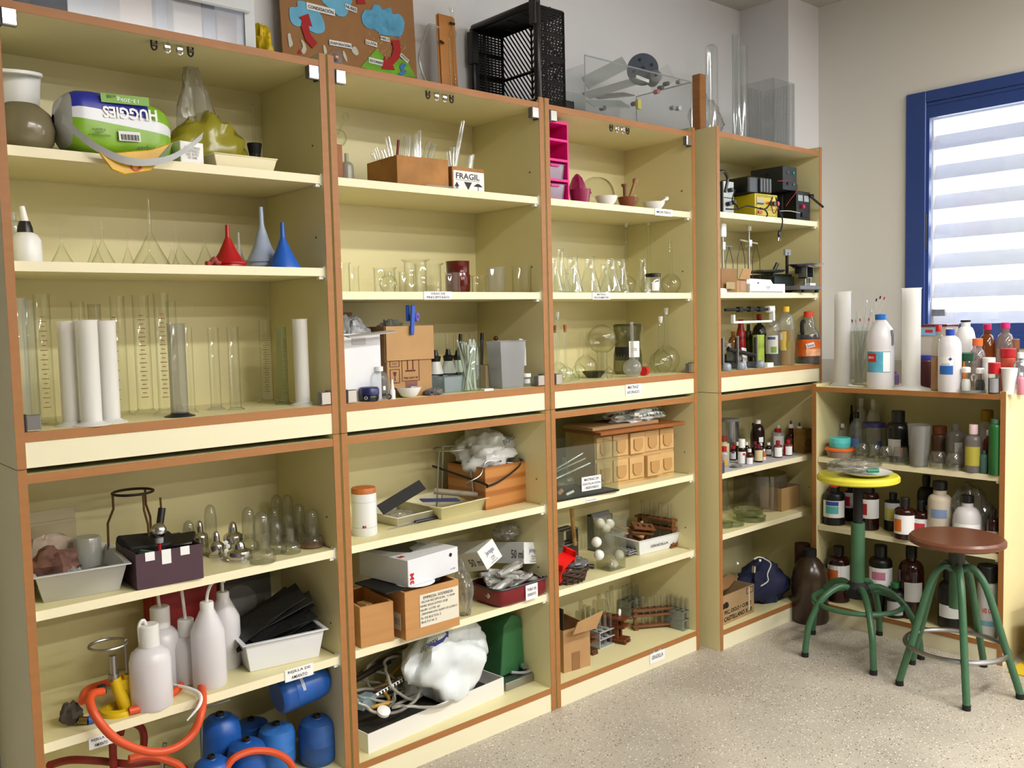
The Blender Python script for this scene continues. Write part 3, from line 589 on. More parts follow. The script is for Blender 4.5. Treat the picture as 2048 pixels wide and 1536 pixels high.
P = atx(527, .14, z); k = mpp(P); one('funnel', 'dark lilac funnel rim stacked under the pale lilac funnel', 'funnel', MB().rev([(33*k,0),(34*k,.008),(31*k,.012),(33*k,.02)], 22), mat('lilac dark', (140,150,170), .4), P)
P = P+Vector((0,0,.006)); funnel('pale lilac plastic funnel stacked on another rim', P, 34*k, hgt(P, 414), mat('pale lilac', (178,194,222), .3), .32, .14, rim=True)
fun(568, 64, 445, .06, 'bright blue plastic funnel nearest the right panel', mat('blue funnel', (34,96,196), .35), .34, sr=.14)
P = atx(427, .03, z); one('rubber_piece', 'small crumpled red rubber piece in front of the red funnel', 'rubber', MB().tube(smoothpath([(-.018,0,.006),(-.006,.004,.008),(.002,-.003,.018),(.010,.003,.010),(.02,0,.006)], 4), .006, 8), mat('red rubber', (170,70,66), .6), P)
# ---------------------------------------------------------------- measuring cylinders
z = 1.106
RUST = mat('brown print', (150,100,50), .7)
def cyl(u, vb, w, vt, lab, m=GLASS, foot=None, marks=None, fr=1.75, y=None, hexf=False):
    P = onz(u, vb, z) if y is None else atx(u, y, z); P.y = max(.03, min(.31, P.y)); P = atx(u, P.y, z); k = mpp(P)
    return gradcyl(lab, P, w*k/2, hgt(P, vt), m, foot, None, marks, fr, hexf=hexf)
cyl(52, 838, 26, 596, 'clear plastic wrapped cylinder in the left corner, in front', CLEAR, y=.09); cyl(70, 830, 24, 600, 'hazy clear cylinder in the left corner, second', CLEAR, y=.17)
cyl(97, 826, 30, 588, 'tall glass cylinder with brown numbers beside the left corner', GLASS, None, (RUST, 0, 20), y=.12)
cyl(143, 838, 33, 642, 'opaque white plastic cylinder, first of the white three', FROST, y=.07); cyl(184, 836, 40, 640, 'widest opaque white plastic cylinder in front', MILK, y=.035); cyl(222, 828, 37, 641, 'opaque white plastic cylinder, third of the white three', MILK, y=.06)
cyl(168, 815, 25, 603, 'glass cylinder behind the widest white one', GLASS, None, (INK, .2, 24), y=.2); cyl(200, 815, 24, 608, 'glass cylinder with dark scale between the white ones', GLASSD, None, (INK, .0, 14), y=.22)
cyl(246, 815, 27, 592, 'tall glass cylinder right behind the third white one', GLASS, None, (mat('olive print', (130,120,30), .7), -.6, 18), y=.20); cyl(292, 815, 31, 590, 'tall glass cylinder with faint numbers, near the middle', GLASS, None, (RUST, 0, 20), y=.22)
cyl(333, 817, 28, 586, 'tall glass cylinder with brown numbers behind the black footed one', GLASS, None, (RUST, 0, 20), y=.16); cyl(352, 812, 18, 602, 'thin tall glass cylinder behind the black footed one', GLASS, y=.26)
cyl(360, 822, 34, 647, 'grey misty cylinder with a black foot', film('smoky plastic', (226,226,220), (176,176,170), .28, (196,196,190), .1), BLACK, y=.06); cyl(383, 815, 16, 655, 'small glass cylinder just right of the black footed one', GLASS, y=.14)
cyl(433, 811, 21, 655, 'slim clear cylinder left of a pair in the middle', GLASS, CLEAR, y=.16); cyl(472, 812, 22, 654, 'slim clear cylinder right of a pair in the middle', GLASS, y=.10, hexf=True)
cyl(536, 800, 24, 640, 'glass cylinder with brown scale and print near the back corner', GLASS, None, (RUST, 0, 26), y=.24); cyl(568, 803, 20, 654, 'slim glass cylinder left of the rightmost white one', GLASSG, None, (RUST, .5, 24), y=.15); cyl(606, 806, 29, 638, 'opaque white plastic cylinder at the far right', MILK, y=.08)
# ================================================================== lower unit 1
z = .705
A, Bq = onz(86,1208,z), onz(242,1181,z); rz = math.atan2(Bq.y-A.y, Bq.x-A.x); w_ = (Bq-A).length*1.16; dd = .25
ctr = (A+Bq)/2 + Vector((-math.sin(rz), math.cos(rz), 0))*dd*.44
tr = one('plastic_tray', 'deep white plastic tray holding rocks on the upper lower shelf', 'tray', MB().tray(w_, dd, .068, .003, .010, .84), mat('worn white plastic', (205,206,208), .35), ctr, rz=rz, bev=.008)
def blobth(name, label, cat, P, r3, m, seed, amp, freq=2, rz=0, smooth=40): return one(name, label, cat, blob(*r3, seed, amp, freq, 26), m, P, rz=rz, smooth=smooth)
P = atx(108, .11, z+.028); blobth('rock', 'reddish brown rock in the white tray', 'rock', P, (.055,.05,.045), mat('red rock', (108,74,62), .9, var=(45,.55)), 2, .3)
P = atx(138, .075, z+.030); blobth('granite_piece', 'black and white speckled stone chip in the white tray', 'stone', P, (.028,.02,.022), mat('granite', (150,150,148), .7, var=(150,.85)), 4, .35)
P = atx(100, .22, z+.02); t = thing('zip_bag', 'clear zip bag of brownish sand standing in the white tray', 'bag', P); blob(.062,.03,.055, 3,.2).build('sand', mat('brown sand', (160,142,126), .9, var=(60,.2)), t); MB().box(-.065,.065,-.002,.002,.0,.165).build('bag_sheet', film('zip film', (236,232,215), (200,196,180), .3, (190,180,160), .2), t, smooth=0); MB().box(-.065,.065,-.004,.004,.13,.137).build('zip_strip', film('zip film2', (236,232,215), (200,196,180), .5, (215,205,170), .2), t, smooth=0)
P = atx(178, .17, z+.01); one('plastic_cup', 'cloudy clear plastic cup lying in the white tray', 'cup', MB().rev([(.028,0),(.032,.10),(.029,.105),(0,.105)], 20), FROST2 if 'FROST2' in globals() else film('cloudy cup', (220,220,214), (170,170,164), .4, (200,200,194), .15), P)
P = atx(190, .06, z+.045); one('black_gadget', 'flat black plastic gadget in the white tray', 'gadget', MB().box(-.035,.035,-.012,.012,0,.018), BLACK, P, rz=.2, bev=.005)
# iron ring tripod
P = atx(274, .20, z); t = thing('ring_tripod', 'tall rusty iron ring tripod behind the purple box', 'tripod', P); H = hgt(P, 984); k = mpp(P)
MB().tube([(38*k*math.cos(a), 38*k*math.sin(a), H) for a in [i*math.pi/12 for i in range(24)]], .0035, 8, True).build('ring', DARKMETAL, t)
for a in (2.6, 4.9, .6):
    c, s = math.cos(a), math.sin(a); MB().tube([(38*k*c,38*k*s,H),(38*k*c,38*k*s,H*.80),(50*k*c,50*k*s,H*.62),(52*k*c,52*k*s,0)], .003, 6).build('leg', mat('rusty iron', (104,76,44), .6, .5), t)
rod('metal_rod', 'thin upright brass rod behind the purple box', atx(329, .26, z), Vector((0,0,0))+atx(327, .26, z)+Vector((0,0,hgt(atx(327,.26,z), 995))), .003, mat('brass dull', (130,112,64), .45, .8))
# purple box
A, Bq, C_ = onz(274,1182,z), onz(408,1156,z), onz(233,1142,z); P, rz, w_, d_ = quad(A, Bq, C_); d_ = .17
PUR = mat('purple card', (74,48,60), .6, var=(20,.08)); h_ = hgt(P, 1110)
t = thing('card_box', 'open dark purple card box taped with white tape and full of gadgets', 'box', P, rz); openbox(MB(), w_, d_, h_, .004).build('box_body', PUR, t, smooth=0, bev=.001)
for x, hh in ((.14,.02), (.38,.034), (.66,.02)): MB().box(x*w_, x*w_+.022, -.0012, 0, h_-hh, h_+.001).build('tape', PAPER, t, smooth=0)
def inbox(x, y, zz): return Matrix.Translation(P) @ Matrix.Rotation(rz, 4, 'Z') @ Vector((x*w_, y*d_, zz))
t2 = thing('foil_ball_rod', 'silver foil ball on a red wired stick in the purple box', 'gadget', inbox(.45,.3,.01)); MB().ball((0,0,.115), .019, 18).build('foil_ball', mat('foil', (200,200,200), .22, 1, bump=(90,.8)), t2); MB().tube([(0,0,0),(0,0,.10)], .004, 8).build('red_stick', RED, t2); MB().tube([(0,0,.085),(0,0,.098)], .010, 10).build('collar', GREYP, t2)
rod('marker_pen', 'black marker pen sticking up from the purple box', inbox(.45,.6,.03), inbox(.66,.75,.165), .009, BLACK, 'pen', 10)
one('black_case', 'flat black case lying in the purple box', 'case', MB().box(-.07,.07,-.04,.04,0,.02), BLACKM, inbox(.42,.7,.075), rz=rz+.2, rot=(.25,.1,rz+.2), bev=.004); one('black_case', 'shiny black folder piece at the right in the purple box', 'case', MB().box(-.05,.05,-.03,.03,0,.012), BLACK, inbox(.78,.6,.075), rot=(.3,-.1,rz-.5), bev=.003)
one('green_card', 'green edged white card standing in the purple box', 'card', MB().box(-.03,.03,-.002,.002,0,.05), mat('dull green', (52,84,54), .6), inbox(.22,.3,.04), rot=(.5,.3,rz)); one('white_card', 'white folded card at the left in the purple box', 'card', MB().box(-.02,.02,-.001,.001,0,.05), PAPER, inbox(.13,.3,.035), rot=(.4,.5,rz+.6))
# alcohol lamps
def chlamp(u, vb, w, vt, lab):
    P = onz(u, vb, z); P.y = min(P.y, .3); P = atx(u, P.y, z); k = mpp(P); R = w*k/2; H = hgt(P, vt)
    t = thing('alcohol_lamp', lab, 'lamp', P); MB().rev([(0,0),(R,0),(R,H*.1),(R*.93,H*.12),(R*.97,H*.42),(R*.9,H*.5),(R*.5,H*.6),(R*.45,H*.62)], 22).build('body', CHROME, t)
    MB().rev([(R*.45,H*.6),(R*.42,H*.78),(R*.3,H*.94),(R*.1,H),(0,H)], 16).build('snuffer_cap', CHROME, t); return t
chlamp(401, 1092, 34, 1041, 'chrome spirit lamp farthest left beside the purple box'); chlamp(434, 1113, 31, 1062, 'narrow chrome spirit lamp with an orange reflection in the middle'); chlamp(467, 1096, 40, 1043, 'taller chrome spirit lamp with a knobbed cap'); chlamp(480, 1120, 50, 1082, 'low wide chrome spirit lamp in front')
P = onz(449, 1106, z); t = thing('paper_flower', 'tiny white artificial flower by the chrome lamps', 'flower', P+Vector((0,0,.0)))
for i in range(6):
    a = i*1.05; MB().ball((.011*math.cos(a), 0, .016+.013*math.sin(a)), .007, 8, sz=1.0, sy=.4).build('petal', WHITE, t)
def glamp(u, y, w, vcap, lab, m=GLASSD, cap=True, neck=None, liq=None):
    P = atx(u, y, z); k = mpp(P); R = w*k/2; hb = R*1.15; H = hgt(P, vcap); t = thing('glass_spirit_lamp', lab, 'lamp', P)
    MB().rev([(0,0),(R*.95,0),(R,hb*.08),(R,hb*.55),(R*.85,hb*.8),(R*.5,hb*.98),(R*.42,hb*1.05),(R*.42,hb*1.5 if cap else H)], 20).build('body', m, t)
    if liq: MB().rev([(0,.003),(R*.93,.003),(R*.95,hb*.22),(0,hb*.22)], 18).build('spirit', liq, t)
    if cap: MB().rev([(R*.62,hb*.95),(R*.62,H*.75),(R*.5,H*.92),(R*.25,H*.985),(0,H)], 16).build('glass_cap', GLASSD, t)
    return t
glamp(526, .035, 52, 1023, 'clear glass spirit lamp with cap, nearest the shelf edge'); glamp(582, .07, 40, 1057, 'glass spirit lamp without cap, short open neck', cap=False); glamp(625, .10, 46, 1018, 'glass spirit lamp with amber spirit at the right end', liq=film('amber spirit', (200,140,50), (160,100,30), .5, (190,120,40)))
for (u, y, w, v, lab) in ((553,.10,42,1040,'capped glass spirit lamp behind the uncapped one, low'), (499,.17,40,1014,'capped glass spirit lamp standing behind the chrome ones'), (600,.17,40,1007,'capped glass spirit lamp in the second row, right'), (578,.15,38,1027,'capped glass spirit lamp in the second row, centre'), (549,.2,40,1015,'capped glass spirit lamp in the third row'), (556,.27,38,989,'tall capped glass spirit lamp at the back, left of two'), (577,.27,38,989,'tall capped glass spirit lamp at the back, right of two'), (424,.22,38,1009,'tall capped glass spirit lamp behind the chrome lamps, left'), (380,.22,36,1041,'capped glass spirit lamp half behind the purple box')):
    glamp(u, y, w, v, lab)
# ---------------------------------------------------------------- bunsen shelf
z = .403
YEL = mat('yellow enamel', (222,186,20), .35)
P = onz(240, 1422, z); k = mpp(P); t = thing('bunsen_burner', 'yellow bunsen burner with ring support', 'burner', P)
MB().rev([(.020,0),(.046,0),(.047,.004),(.044,.011),(.030,.014),(.020,.008),(.020,0)], 28).build('base', YEL, t)
b = MB(); b.tube([(.012,-.006,.01),(-.002,.0,.055),(-.008,.0,.085)], [.016,.014,.014], 12); b.tube([(.022,.004,.01),(.022,.004,.085)], .010, 10); b.box(-.012,.024,-.006,.006,.05,.075); b.build('burner_body', YEL, t)
MB().tube([(-.010,0,.083),(-.010,0,hgt(P,1309))], .0085, 12).build('burner_tube', STEEL, t); MB().tube([(-.010,0,.080),(-.010,0,.096)], .013, 12).build('air_collar', STEEL, t)
MB().tube([(.022,.004,.08),(.022,.004,hgt(P,1290))], .0024, 6).build('support_rod', STEEL, t)
zr = hgt(P, 1286); MB().tube([(-.018+.042*math.cos(a), .004+.042*math.sin(a), zr) for a in [i*.25 for i in range(25)]], .0035, 8).build('support_ring', STEEL, t)
for x, y in ((-.040, -.004), (.048,-.004)): b = MB(); b.rev([(0,-.008),(.012,-.008),(.014,0),(.012,.008),(0,.008)], 8, M=Matrix.Translation((x,y,.062 if x > 0 else .066)) @ Matrix.Rotation(R90,4,'Y')); b.build('gas_knob', BLACKM, t)
ORANGE = mat('orange rubber hose', (214,80,36), .42)
hp_ = [(165,1402,.06),(175,1380,.14),(225,1363,.22),(290,1361,.26),(345,1352,.27),(380,1352,.20),(403,1385,.06),(404,1420,-.02),(385,1468,-.035),(345,1498,-.04),(295,1503,-.04),(235,1480,-.04),(196,1440,-.03),(180,1405,.0),(185,1388,.03),(205,1383,.05)]
pts = []
for i, (u, v, y) in enumerate(hp_): q = ony(u, v, y); q.z = max(q.z, z+.009) if y > .012 else q.z; pts.append(q)
c0 = pts[0].copy(); one('gas_hose', 'long orange rubber gas hose looping over the shelf edge', 'hose', MB().tube(smoothpath([q-c0 for q in pts], 6), .0098, 10), ORANGE, c0)
pts = [ony(u, v, y) for u, v, y in ((258,1424,.03),(285,1421,.03),(320,1408,.045),(350,1392,.07),(362,1380,.1))]; pts = [Vector((q.x, q.y, max(q.z, z+.0098))) for q in pts]; c0 = pts[0].copy()
one('gas_hose', 'short orange rubber hose piece joined to the burner base', 'hose', MB().tube(smoothpath([q-c0 for q in pts], 5), .0098, 10), ORANGE, c0)
P = onz(157, 1448, z); t = thing('gas_regulator', 'dark brown rubber gas regulator lying at the left of the shelf', 'regulator', P); blob(.024,.020,.026,6,.3,2.5).build('rubber_hood', mat('brown rubber', (62,54,46), .6), t, loc=(-.012,.008,.004)); MB().tube([(0,-.01,.012),(.016,-.02,.010)], .009, 10).build('brass_nut', mat('brass', (150,130,70), .35, .9), t); MB().tube([(.016,-.02,.010),(.030,-.022,.010)], .010, 10).build('blue_knob', BLUE, t)
# wash bottles
def wash(u, vb, w, vcap, lab, cone=False, liq=.3, tube=None, y=None):
    P = onz(u, vb, z) if y is None else atx(u, y, z); k = mpp(P); R = w*k/2; H = hgt(P, vcap); t = thing('wash_bottle', lab, 'bottle', P)
    if cone: pr = [(0,0),(R*.95,0),(R,.006),(R,H*.60),(R*.98,H*.66),(R*.36,H*.93),(R*.34,H*.96)]; cr = R*.40; c0, c1 = H*.88, H
    else: pr = [(0,0),(R*.95,0),(R,.006),(R,H*.56),(R*.9,H*.66),(R*.6,H*.72),(R*.44,H*.74),(R*.44,H*.8)]; cr = R*.5; c0, c1 = H*.74, H
    MB().rev(pr, 24).build('body', MILKY, t); MB().rev([(cr,c0),(cr,c1*.985),(cr*.9,c1),(0,c1)], 20).build('cap', MILK, t)
    if liq: MB().rev([(0,.002),(R*.96,.002),(R*.97,H*liq),(0,H*liq)], 22).build('liquid', film('water fill', (225,226,226), (200,202,202), .35, (205,205,206), .1), t)
    if tube: MB().tube(smoothpath([Vector((0,0,c1-.004))]+[Vector(q) for q in tube], 5), .0042, 8).build('spout_tube', MILK, t)
    return t
MILKY = film('polythene', (246,244,247), (232,230,233), .88, (246,243,247), .3, 4, .04)
wash(305, 1411, 80, 1248, 'squat translucent wash bottle with curled tube, in front', liq=0, tube=[(-.002,0,.03+.2*.8-.0),(-.010,0,.215),(-.022,0,.205),(-.022,0,.165)], y=.05)
wash(327, 1385, 76, 1213, 'translucent wash bottle second row, cap seen behind the front one', liq=.3, tube=[(-.004,0,.25),(-.008,0,.285)], y=.17)
wash(377, 1378, 62, 1237, 'translucent wash bottle with straight tube, third from the left', liq=.3, tube=[(-.006,0,.24),(-.012,0,.28)], y=.14)
wash(421, 1385, 67, 1203, 'tall tapered wash bottle with water, in front', True, .32, [(.004,0,.24),(.016,0,.262),(.036,-.002,.266),(.05,-.004,.262)], y=.075)
wash(452, 1355, 62, 1183, 'tall tapered wash bottle with pinkish liquid behind', True, .45, [(0,0,.25),(-.002,0,.27)], y=.17)
pts = [ony(u, v, y) for u, v, y in ((344,1370,.1),(375,1376,.05),(396,1385,.01),(402,1398,-.02),(395,1416,-.03),(374,1441,-.03))]; c0 = pts[0].copy(); one('spout_tube', 'bent white plastic spout tube hanging over the shelf edge', 'tube', MB().tube(smoothpath([q-c0 for q in pts], 5), [.0045]*20+[.004,.003,.003,.0025,.002,.002], 8), WHITE, c0)
P = atx(372, .25, z); one('red_box', 'dark red plastic case standing at the back behind the wash bottles', 'case', MB().box(-.08,.1,0,.08,0,.22), mat('deep red', (150,24,22), .5), P, bev=.006)
A, Bq = atx(447, .31, z), atx(548, .31, z); t = thing('wire_gauze', 'grey wire gauze sheet with pale disc leaning at the back', 'gauze', A, rot=(-.05,0,0)); MB().box(0,Bq.x-A.x,0,.002,0,.23).build('mesh_sheet', mat('gauze grey', (96,94,86), .7), t, smooth=0); MB().rev([(0,0),(.055,0),(.055,.002),(0,.002)], 26).build('ceramic_disc', mat('gauze disc', (126,124,120), .8), t, rot=(R90,0,0), loc=(.055,-.001,.115))
A, Bq = onz(500,1346,z), onz(640,1314,z); rz = math.atan2(Bq.y-A.y, Bq.x-A.x); w_ = (Bq-A).length*1.12; ctr = (A+Bq)/2+Vector((-math.sin(rz),math.cos(rz),0))*.10
one('plastic_tray', 'white plastic tray full of black wire gauzes', 'tray', MB().tray(w_, .22, .082, .003, .010, .88), mat('white tray', (226,228,232), .3), ctr, rz=rz, bev=.01)
random.seed(5)
for i in range(11):
    o = MB().box(-.10,.10,-.05,.05,0,.002).build('wire_gauze', mat('black gauze', (30,31,30), .5, var=(90,.5)) if i % 4 else mat('gauze sheen', (70,72,70), .35, .5)); o.location = ctr+Vector((random.uniform(-.03,.02), random.uniform(-.03,.04), .045+.0085*i)); o.rotation_euler = (random.uniform(-.1,.25), -.10-.035*i+random.uniform(-.05,.05), rz+random.uniform(-.35,.35)); tag(o, 'black wire gauze square stacked in the white tray', 'gauze', 'gauzes in the white tray')
# ---------------------------------------------------------------- gas cans
z = .08
CAN = mat('blue gas can', (28,86,168), .38, var=(26,.12)); CAN2 = mat('scuffed blue gas can', (52,116,196), .45, var=(22,.25)); CAN3 = mat('dull blue gas can', (40,84,150), .5, var=(22,.22))
def can(u, w, vt, y, lab, m=CAN):
    P = atx(u, y, z); k = mpp(atx(u, y, .25)); R = w*k/2; H = hgt(P, vt); t = thing('gas_can', lab, 'gas can', P)
    MB().rev([(0,.004),(R*.8,0),(R*.95,.012),(R,.03),(R,H*.45),(R*1.01,H*.46),(R,H*.47),(R,H*.78),(R*.9,H*.91),(R*.6,H*.985),(R*.3,H*.99),(R*.28,H),(0,H)], 26).build('can_body', m, t)
    MB().rev([(R*.20,H),(R*.20,H+.008),(R*.15,H+.008),(R*.15,H+.002),(0,H+.002)], 14).build('valve', DARKMETAL, t)
    MB().box(R*.35,R*.62,-R*.05,R*.15,H*.975,H*.982).build('red_tag', RED, t, smooth=0) ; return t
can(446, 79, 1430, .16, 'upright blue gas can at the back left of the can pile'); can(556, 73, 1449, .15, 'upright light blue gas can below the lying one', CAN2); can(637, 75, 1434, .10, 'upright scratched blue gas can against the right panel', CAN3); can(497, 76, 1481, .06, 'low blue gas can in the front row', CAN); can(428, 74, 1516, .03, 'blue gas can at the bottom edge, lowest one', CAN); can(505, 70, 1440, .27, 'blue gas can in the dark at the very back')
P = atx(603, .10, .275); k = mpp(P); R = .052; a = Matrix.Rotation(R90,4,'Y') @ Matrix.Rotation(0,4,'Z'); t = thing('gas_can', 'bright blue gas can lying on its side on top of the pile', 'gas can', P+Vector((-.075,0,.03)), rot=(0,R90-.10,-.02))
MB().rev([(0,.006),(R*.85,0),(R*.97,.008),(R,.02),(R,.04),(R*1.02,.042),(R,.045),(R,.115),(R*.92,.138),(R*.7,.15),(R*.3,.156),(0,.157)], 28).build('can_body', CAN, t); MB().rev([(.012,.155),(.012,.166),(0,.166)], 12).build('valve', DARKMETAL, t)
b = MB(); arcband(b, R*1.01, .085, .105, math.pi+.0-.9+.55-1.2, .4, 5); b.build('white_emblem', PAPER, t); b = MB()
for i in range(9): arcband(b, R*1.01, .082, .105, -1.95-.42-.055*i, .02, 1)
b.build('white_print', PAPER, t); b = MB()
for i in range(3): arcband(b, R*1.01, .058+.003*i, .0595+.003*i, -2.2, .9, 8)
b.build('white_print', PAPER, t)
# hoses on the bottom board
for lab, pl, m in (('orange hose arching in front of the gas cans', ((452,1536,.0),(470,1515,-.0),(505,1502,.0),(545,1504,0),(575,1520,0),(590,1545,0)), ORANGE), ('dark red hose standing in a loop at the lower left', ((240,1470,.2),(246,1450,.2),(262,1445,.2),(282,1455,.2),(288,1475,.2),(286,1500,.2)), mat('dark red hose', (128,30,18), .5)), ('dark red hose coil lying in the bottom left corner', ((100,1530,.1),(140,1520,.18),(200,1522,.2),(260,1528,.14),(330,1522,.16),(370,1538,.1)), mat('dark red hose', (128,30,18), .5)), ('upright red hose end behind the label', ((225,1480,.15),(226,1510,.15),(228,1545,.15)), mat('dark red hose', (128,30,18), .5)), ('orange red hose arc under the hanging loop', ((258,1518,.05),(300,1512,.05),(350,1526,.05),(366,1540,.05)), ORANGE)):
    pts = [ony(u, v, y) for u, v, y in pl]; pts = [Vector((q.x, q.y, max(q.z, z+.01))) for q in pts]; c0 = pts[0].copy(); one('gas_hose', lab, 'hose', MB().tube(smoothpath([q-c0 for q in pts], 6), .0095, 9), m, c0)
pts = [ony(u, v, .12) for u, v in ((405,1540),(404,1420),(410,1416),(445,1405),(460,1400))]; c0 = pts[0].copy(); one('wire_stand', 'thin steel wire stand beside the blue gas cans', 'stand', MB().tube([q-c0 for q in pts], .0025, 6), STEEL, c0)
pts = [ony(u, v, .08) for u, v in ((325,1538),(327,1500),(330,1486))]; c0 = pts[0].copy(); one('burner_tube', 'short grey metal burner tube standing below the orange loop', 'tube', MB().tube([q-c0 for q in pts], .006, 8), STEEL, c0)
# ================================================================== shelf unit 2
z = 2.027
# wooden board with thermometer
P = atx(884, .26, z); k = mpp(P); wv = atx(921,.26,z).x-P.x; H = hgt(P, 22)
t = thing('thermometer_board', 'upright varnished wooden board with a glass thermometer tube on top of the second unit', 'board', P, rot=(-.04,0,0))
MB().box(0,wv,0,.014,0,H).build('wood_board', wood('varnished pine', (196,132,68), (178,110,50), 8, .35, (1.2,.3,.12)), t, bev=.006, seg=2)
b = MB(); b.rev([(.004,0),(.004,H*.74),(.012,H*.79),(.012,H*.82),(.004,H*.86),(.004,H*1.0),(.009,H*1.08)], 12, c=(wv*.72,-.008,0)); b.build('glass_tube', GLASS, t)
MB().box(wv*.52,wv*.60,-.001,0,H*.04,H*.76).build('scale_strip', WOODL, t, smooth=0); b = MB()
for i in range(30): b.box(wv*.52,wv*(.57 if i % 5 else .60),-.0016,-.001,H*(.06+.023*i),H*(.06+.023*i)+.001)
b.build('scale_marks', DARKMETAL, t, smooth=0)
MB().tube([(wv*.60,-.008,H*.91),(wv*.84,-.008,H*.91)], .004, 6).build('wire_clip', DARKMETAL, t); MB().tube([(wv*.02,-.008,H*.70),(wv*.2,-.008,H*.68)], .004, 6).build('wire_clip', DARKMETAL, t)
pts = [ony(u, v, .25)-P for u, v in ((882,54),(868,49),(860,51),(850,80),(842,105),(841,120),(845,140),(852,160),(856,168))]; MB().tube(smoothpath(pts, 5), .0042, 8).build('rubber_tube', film('silicone tube', (225,225,220), (180,180,172), .4, (205,205,198), .2), t)
# black crate lying with its mouth to the left
P = atx(1079, .02, z); dy, dx, H = .31, .115, hgt(atx(1079,.02,z), 12)
t = thing('plastic_crate', 'black lattice plastic crate standing on its side on top of the second unit', 'crate', P)
bt = .009
def lattice(b, ox, ex, ey, w, h, mode):
    """bars in plane spanned by ex, ey from ox"""
    ex, ey, ox = Vector(ex), Vector(ey), Vector(ox); n = ex.cross(ey)
    def bar(a, c, r=.0035): b.tube([ox+ex*a[0]+ey*a[1], ox+ex*c[0]+ey*c[1]], r, 4)
    for a, c in (((0,0),(w,0)),((w,0),(w,h)),((w,h),(0,h)),((0,h),(0,0))): bar(a, c, .007)
    if mode == 'diag':
        for i in range(-14, 15):
            x0 = w/2; s = h/14
            for sg in (-1, 1):
                y0 = i*s; pts = []
                for q in range(0, 41):
                    x = w/2+sg*w/2*q/40; y = y0+h*.5+(w/2*q/40)*1.3*(1 if True else -1)
                    if 0 <= y <= h: pts.append((x, y))
                if len(pts) > 2: bar(pts[0], pts[-1], .0032)
        bar((w/2,0),(w/2,h),.005); bar((0,h/2),(w,h/2),.006); bar((0,h*.5),(w/2,h),.005); bar((0,h*.5),(w/2,0),.005)
    if mode == 'slots':
        for i in range(1, 4): bar((w*i/4,0),(w*i/4,h),.006)
        for i in range(1, 30): bar((0,h*i/30),(w,h*i/30),.0028)
        bar((0,h/2),(w,h/2),.010)
    if mode == 'dots':
        for i in range(1, 7): bar((w*i/7,0),(w*i/7,h),.0034 if i != 2 else .008)
        for i in range(1, 34): bar((0,h*i/34),(w,h*i/34),.0032)
        for i in range(1, 4): bar((0,h*i/4),(w,h*i/4),.009)
for nm, ox, ex, ey, w_, h_, md in (('bottom_lattice',(dx,.0,0),(0,1,0),(0,0,1),dy,H,'diag'), ('side_lattice',(0,0,0),(1,0,0),(0,0,1),dx,H,'dots'), ('side_lattice',(0,dy,0),(1,0,0),(0,0,1),dx,H,'dots'), ('end_lattice',(0,0,.007),(0,1,0),(1,0,0),dy,dx,'slots'), ('end_lattice',(0,0,H),(0,1,0),(1,0,0),dy,dx,'slots')):
    b = MB(); lattice(b, ox, ex, ey, w_, h_, md); b.build(nm, BLACK, t, smooth=0)
b = MB(); rm = .013
for a, c in (((-.012,-.008,.008),(-.012,dy+.008,.008)),((-.012,dy+.008,.008),(-.012,dy+.008,H+.006)),((-.012,dy+.008,H+.006),(-.012,-.008,H+.006)),((-.012,-.008,H+.006),(-.012,-.008,.008))): b.tube([a, c], rm, 8)
b.box(-.03,.0,dy-.01,dy+.022,H*.62,H*.98); b.box(-.03,0,-.016,.012,H*.80,H+.018); b.build('rim', BLACK, t, bev=.003)
# ---------------------------------------------------------------- top shelf
z = 1.725
P = atx(676, .06, z); one('wood_block', 'reddish brown wood block standing against the left panel', 'board', MB().box(-.02,.018,0,.10,0,.10), mat('reddish wood', (152,92,50), .6, var=(14,.2)), P, bev=.002)
P = atx(695, .14, z); bot('plastic_bottle', 'grey translucent plastic bottle behind the wood block', P, .02, hgt(P, 303), film('grey polythene', (215,215,208), (180,180,174), .55, (196,196,188), .3), None, nr=.3, sh=.55, nk=.7)
P = atx(680, .22, z); t = thing('glass_retort', 'clear glass bulb with a ring ended stem in the top left corner', 'retort', P); zc = hgt(P, 276); MB().ball((0,0,zc), .026, 16).build('bulb', GLASS, t)
q = [ony(u, v, .22)-P for u, v in ((676,268),(685,247),(692,240),(697,234),(693,226),(686,230),(687,238))]; MB().tube(smoothpath(q, 4), .003, 6).build('looped_stem', GLASS, t); MB().tube([(0,0,0),(0,0,zc-.025)], .008, 8).build('lower_stem', GLASS, t)
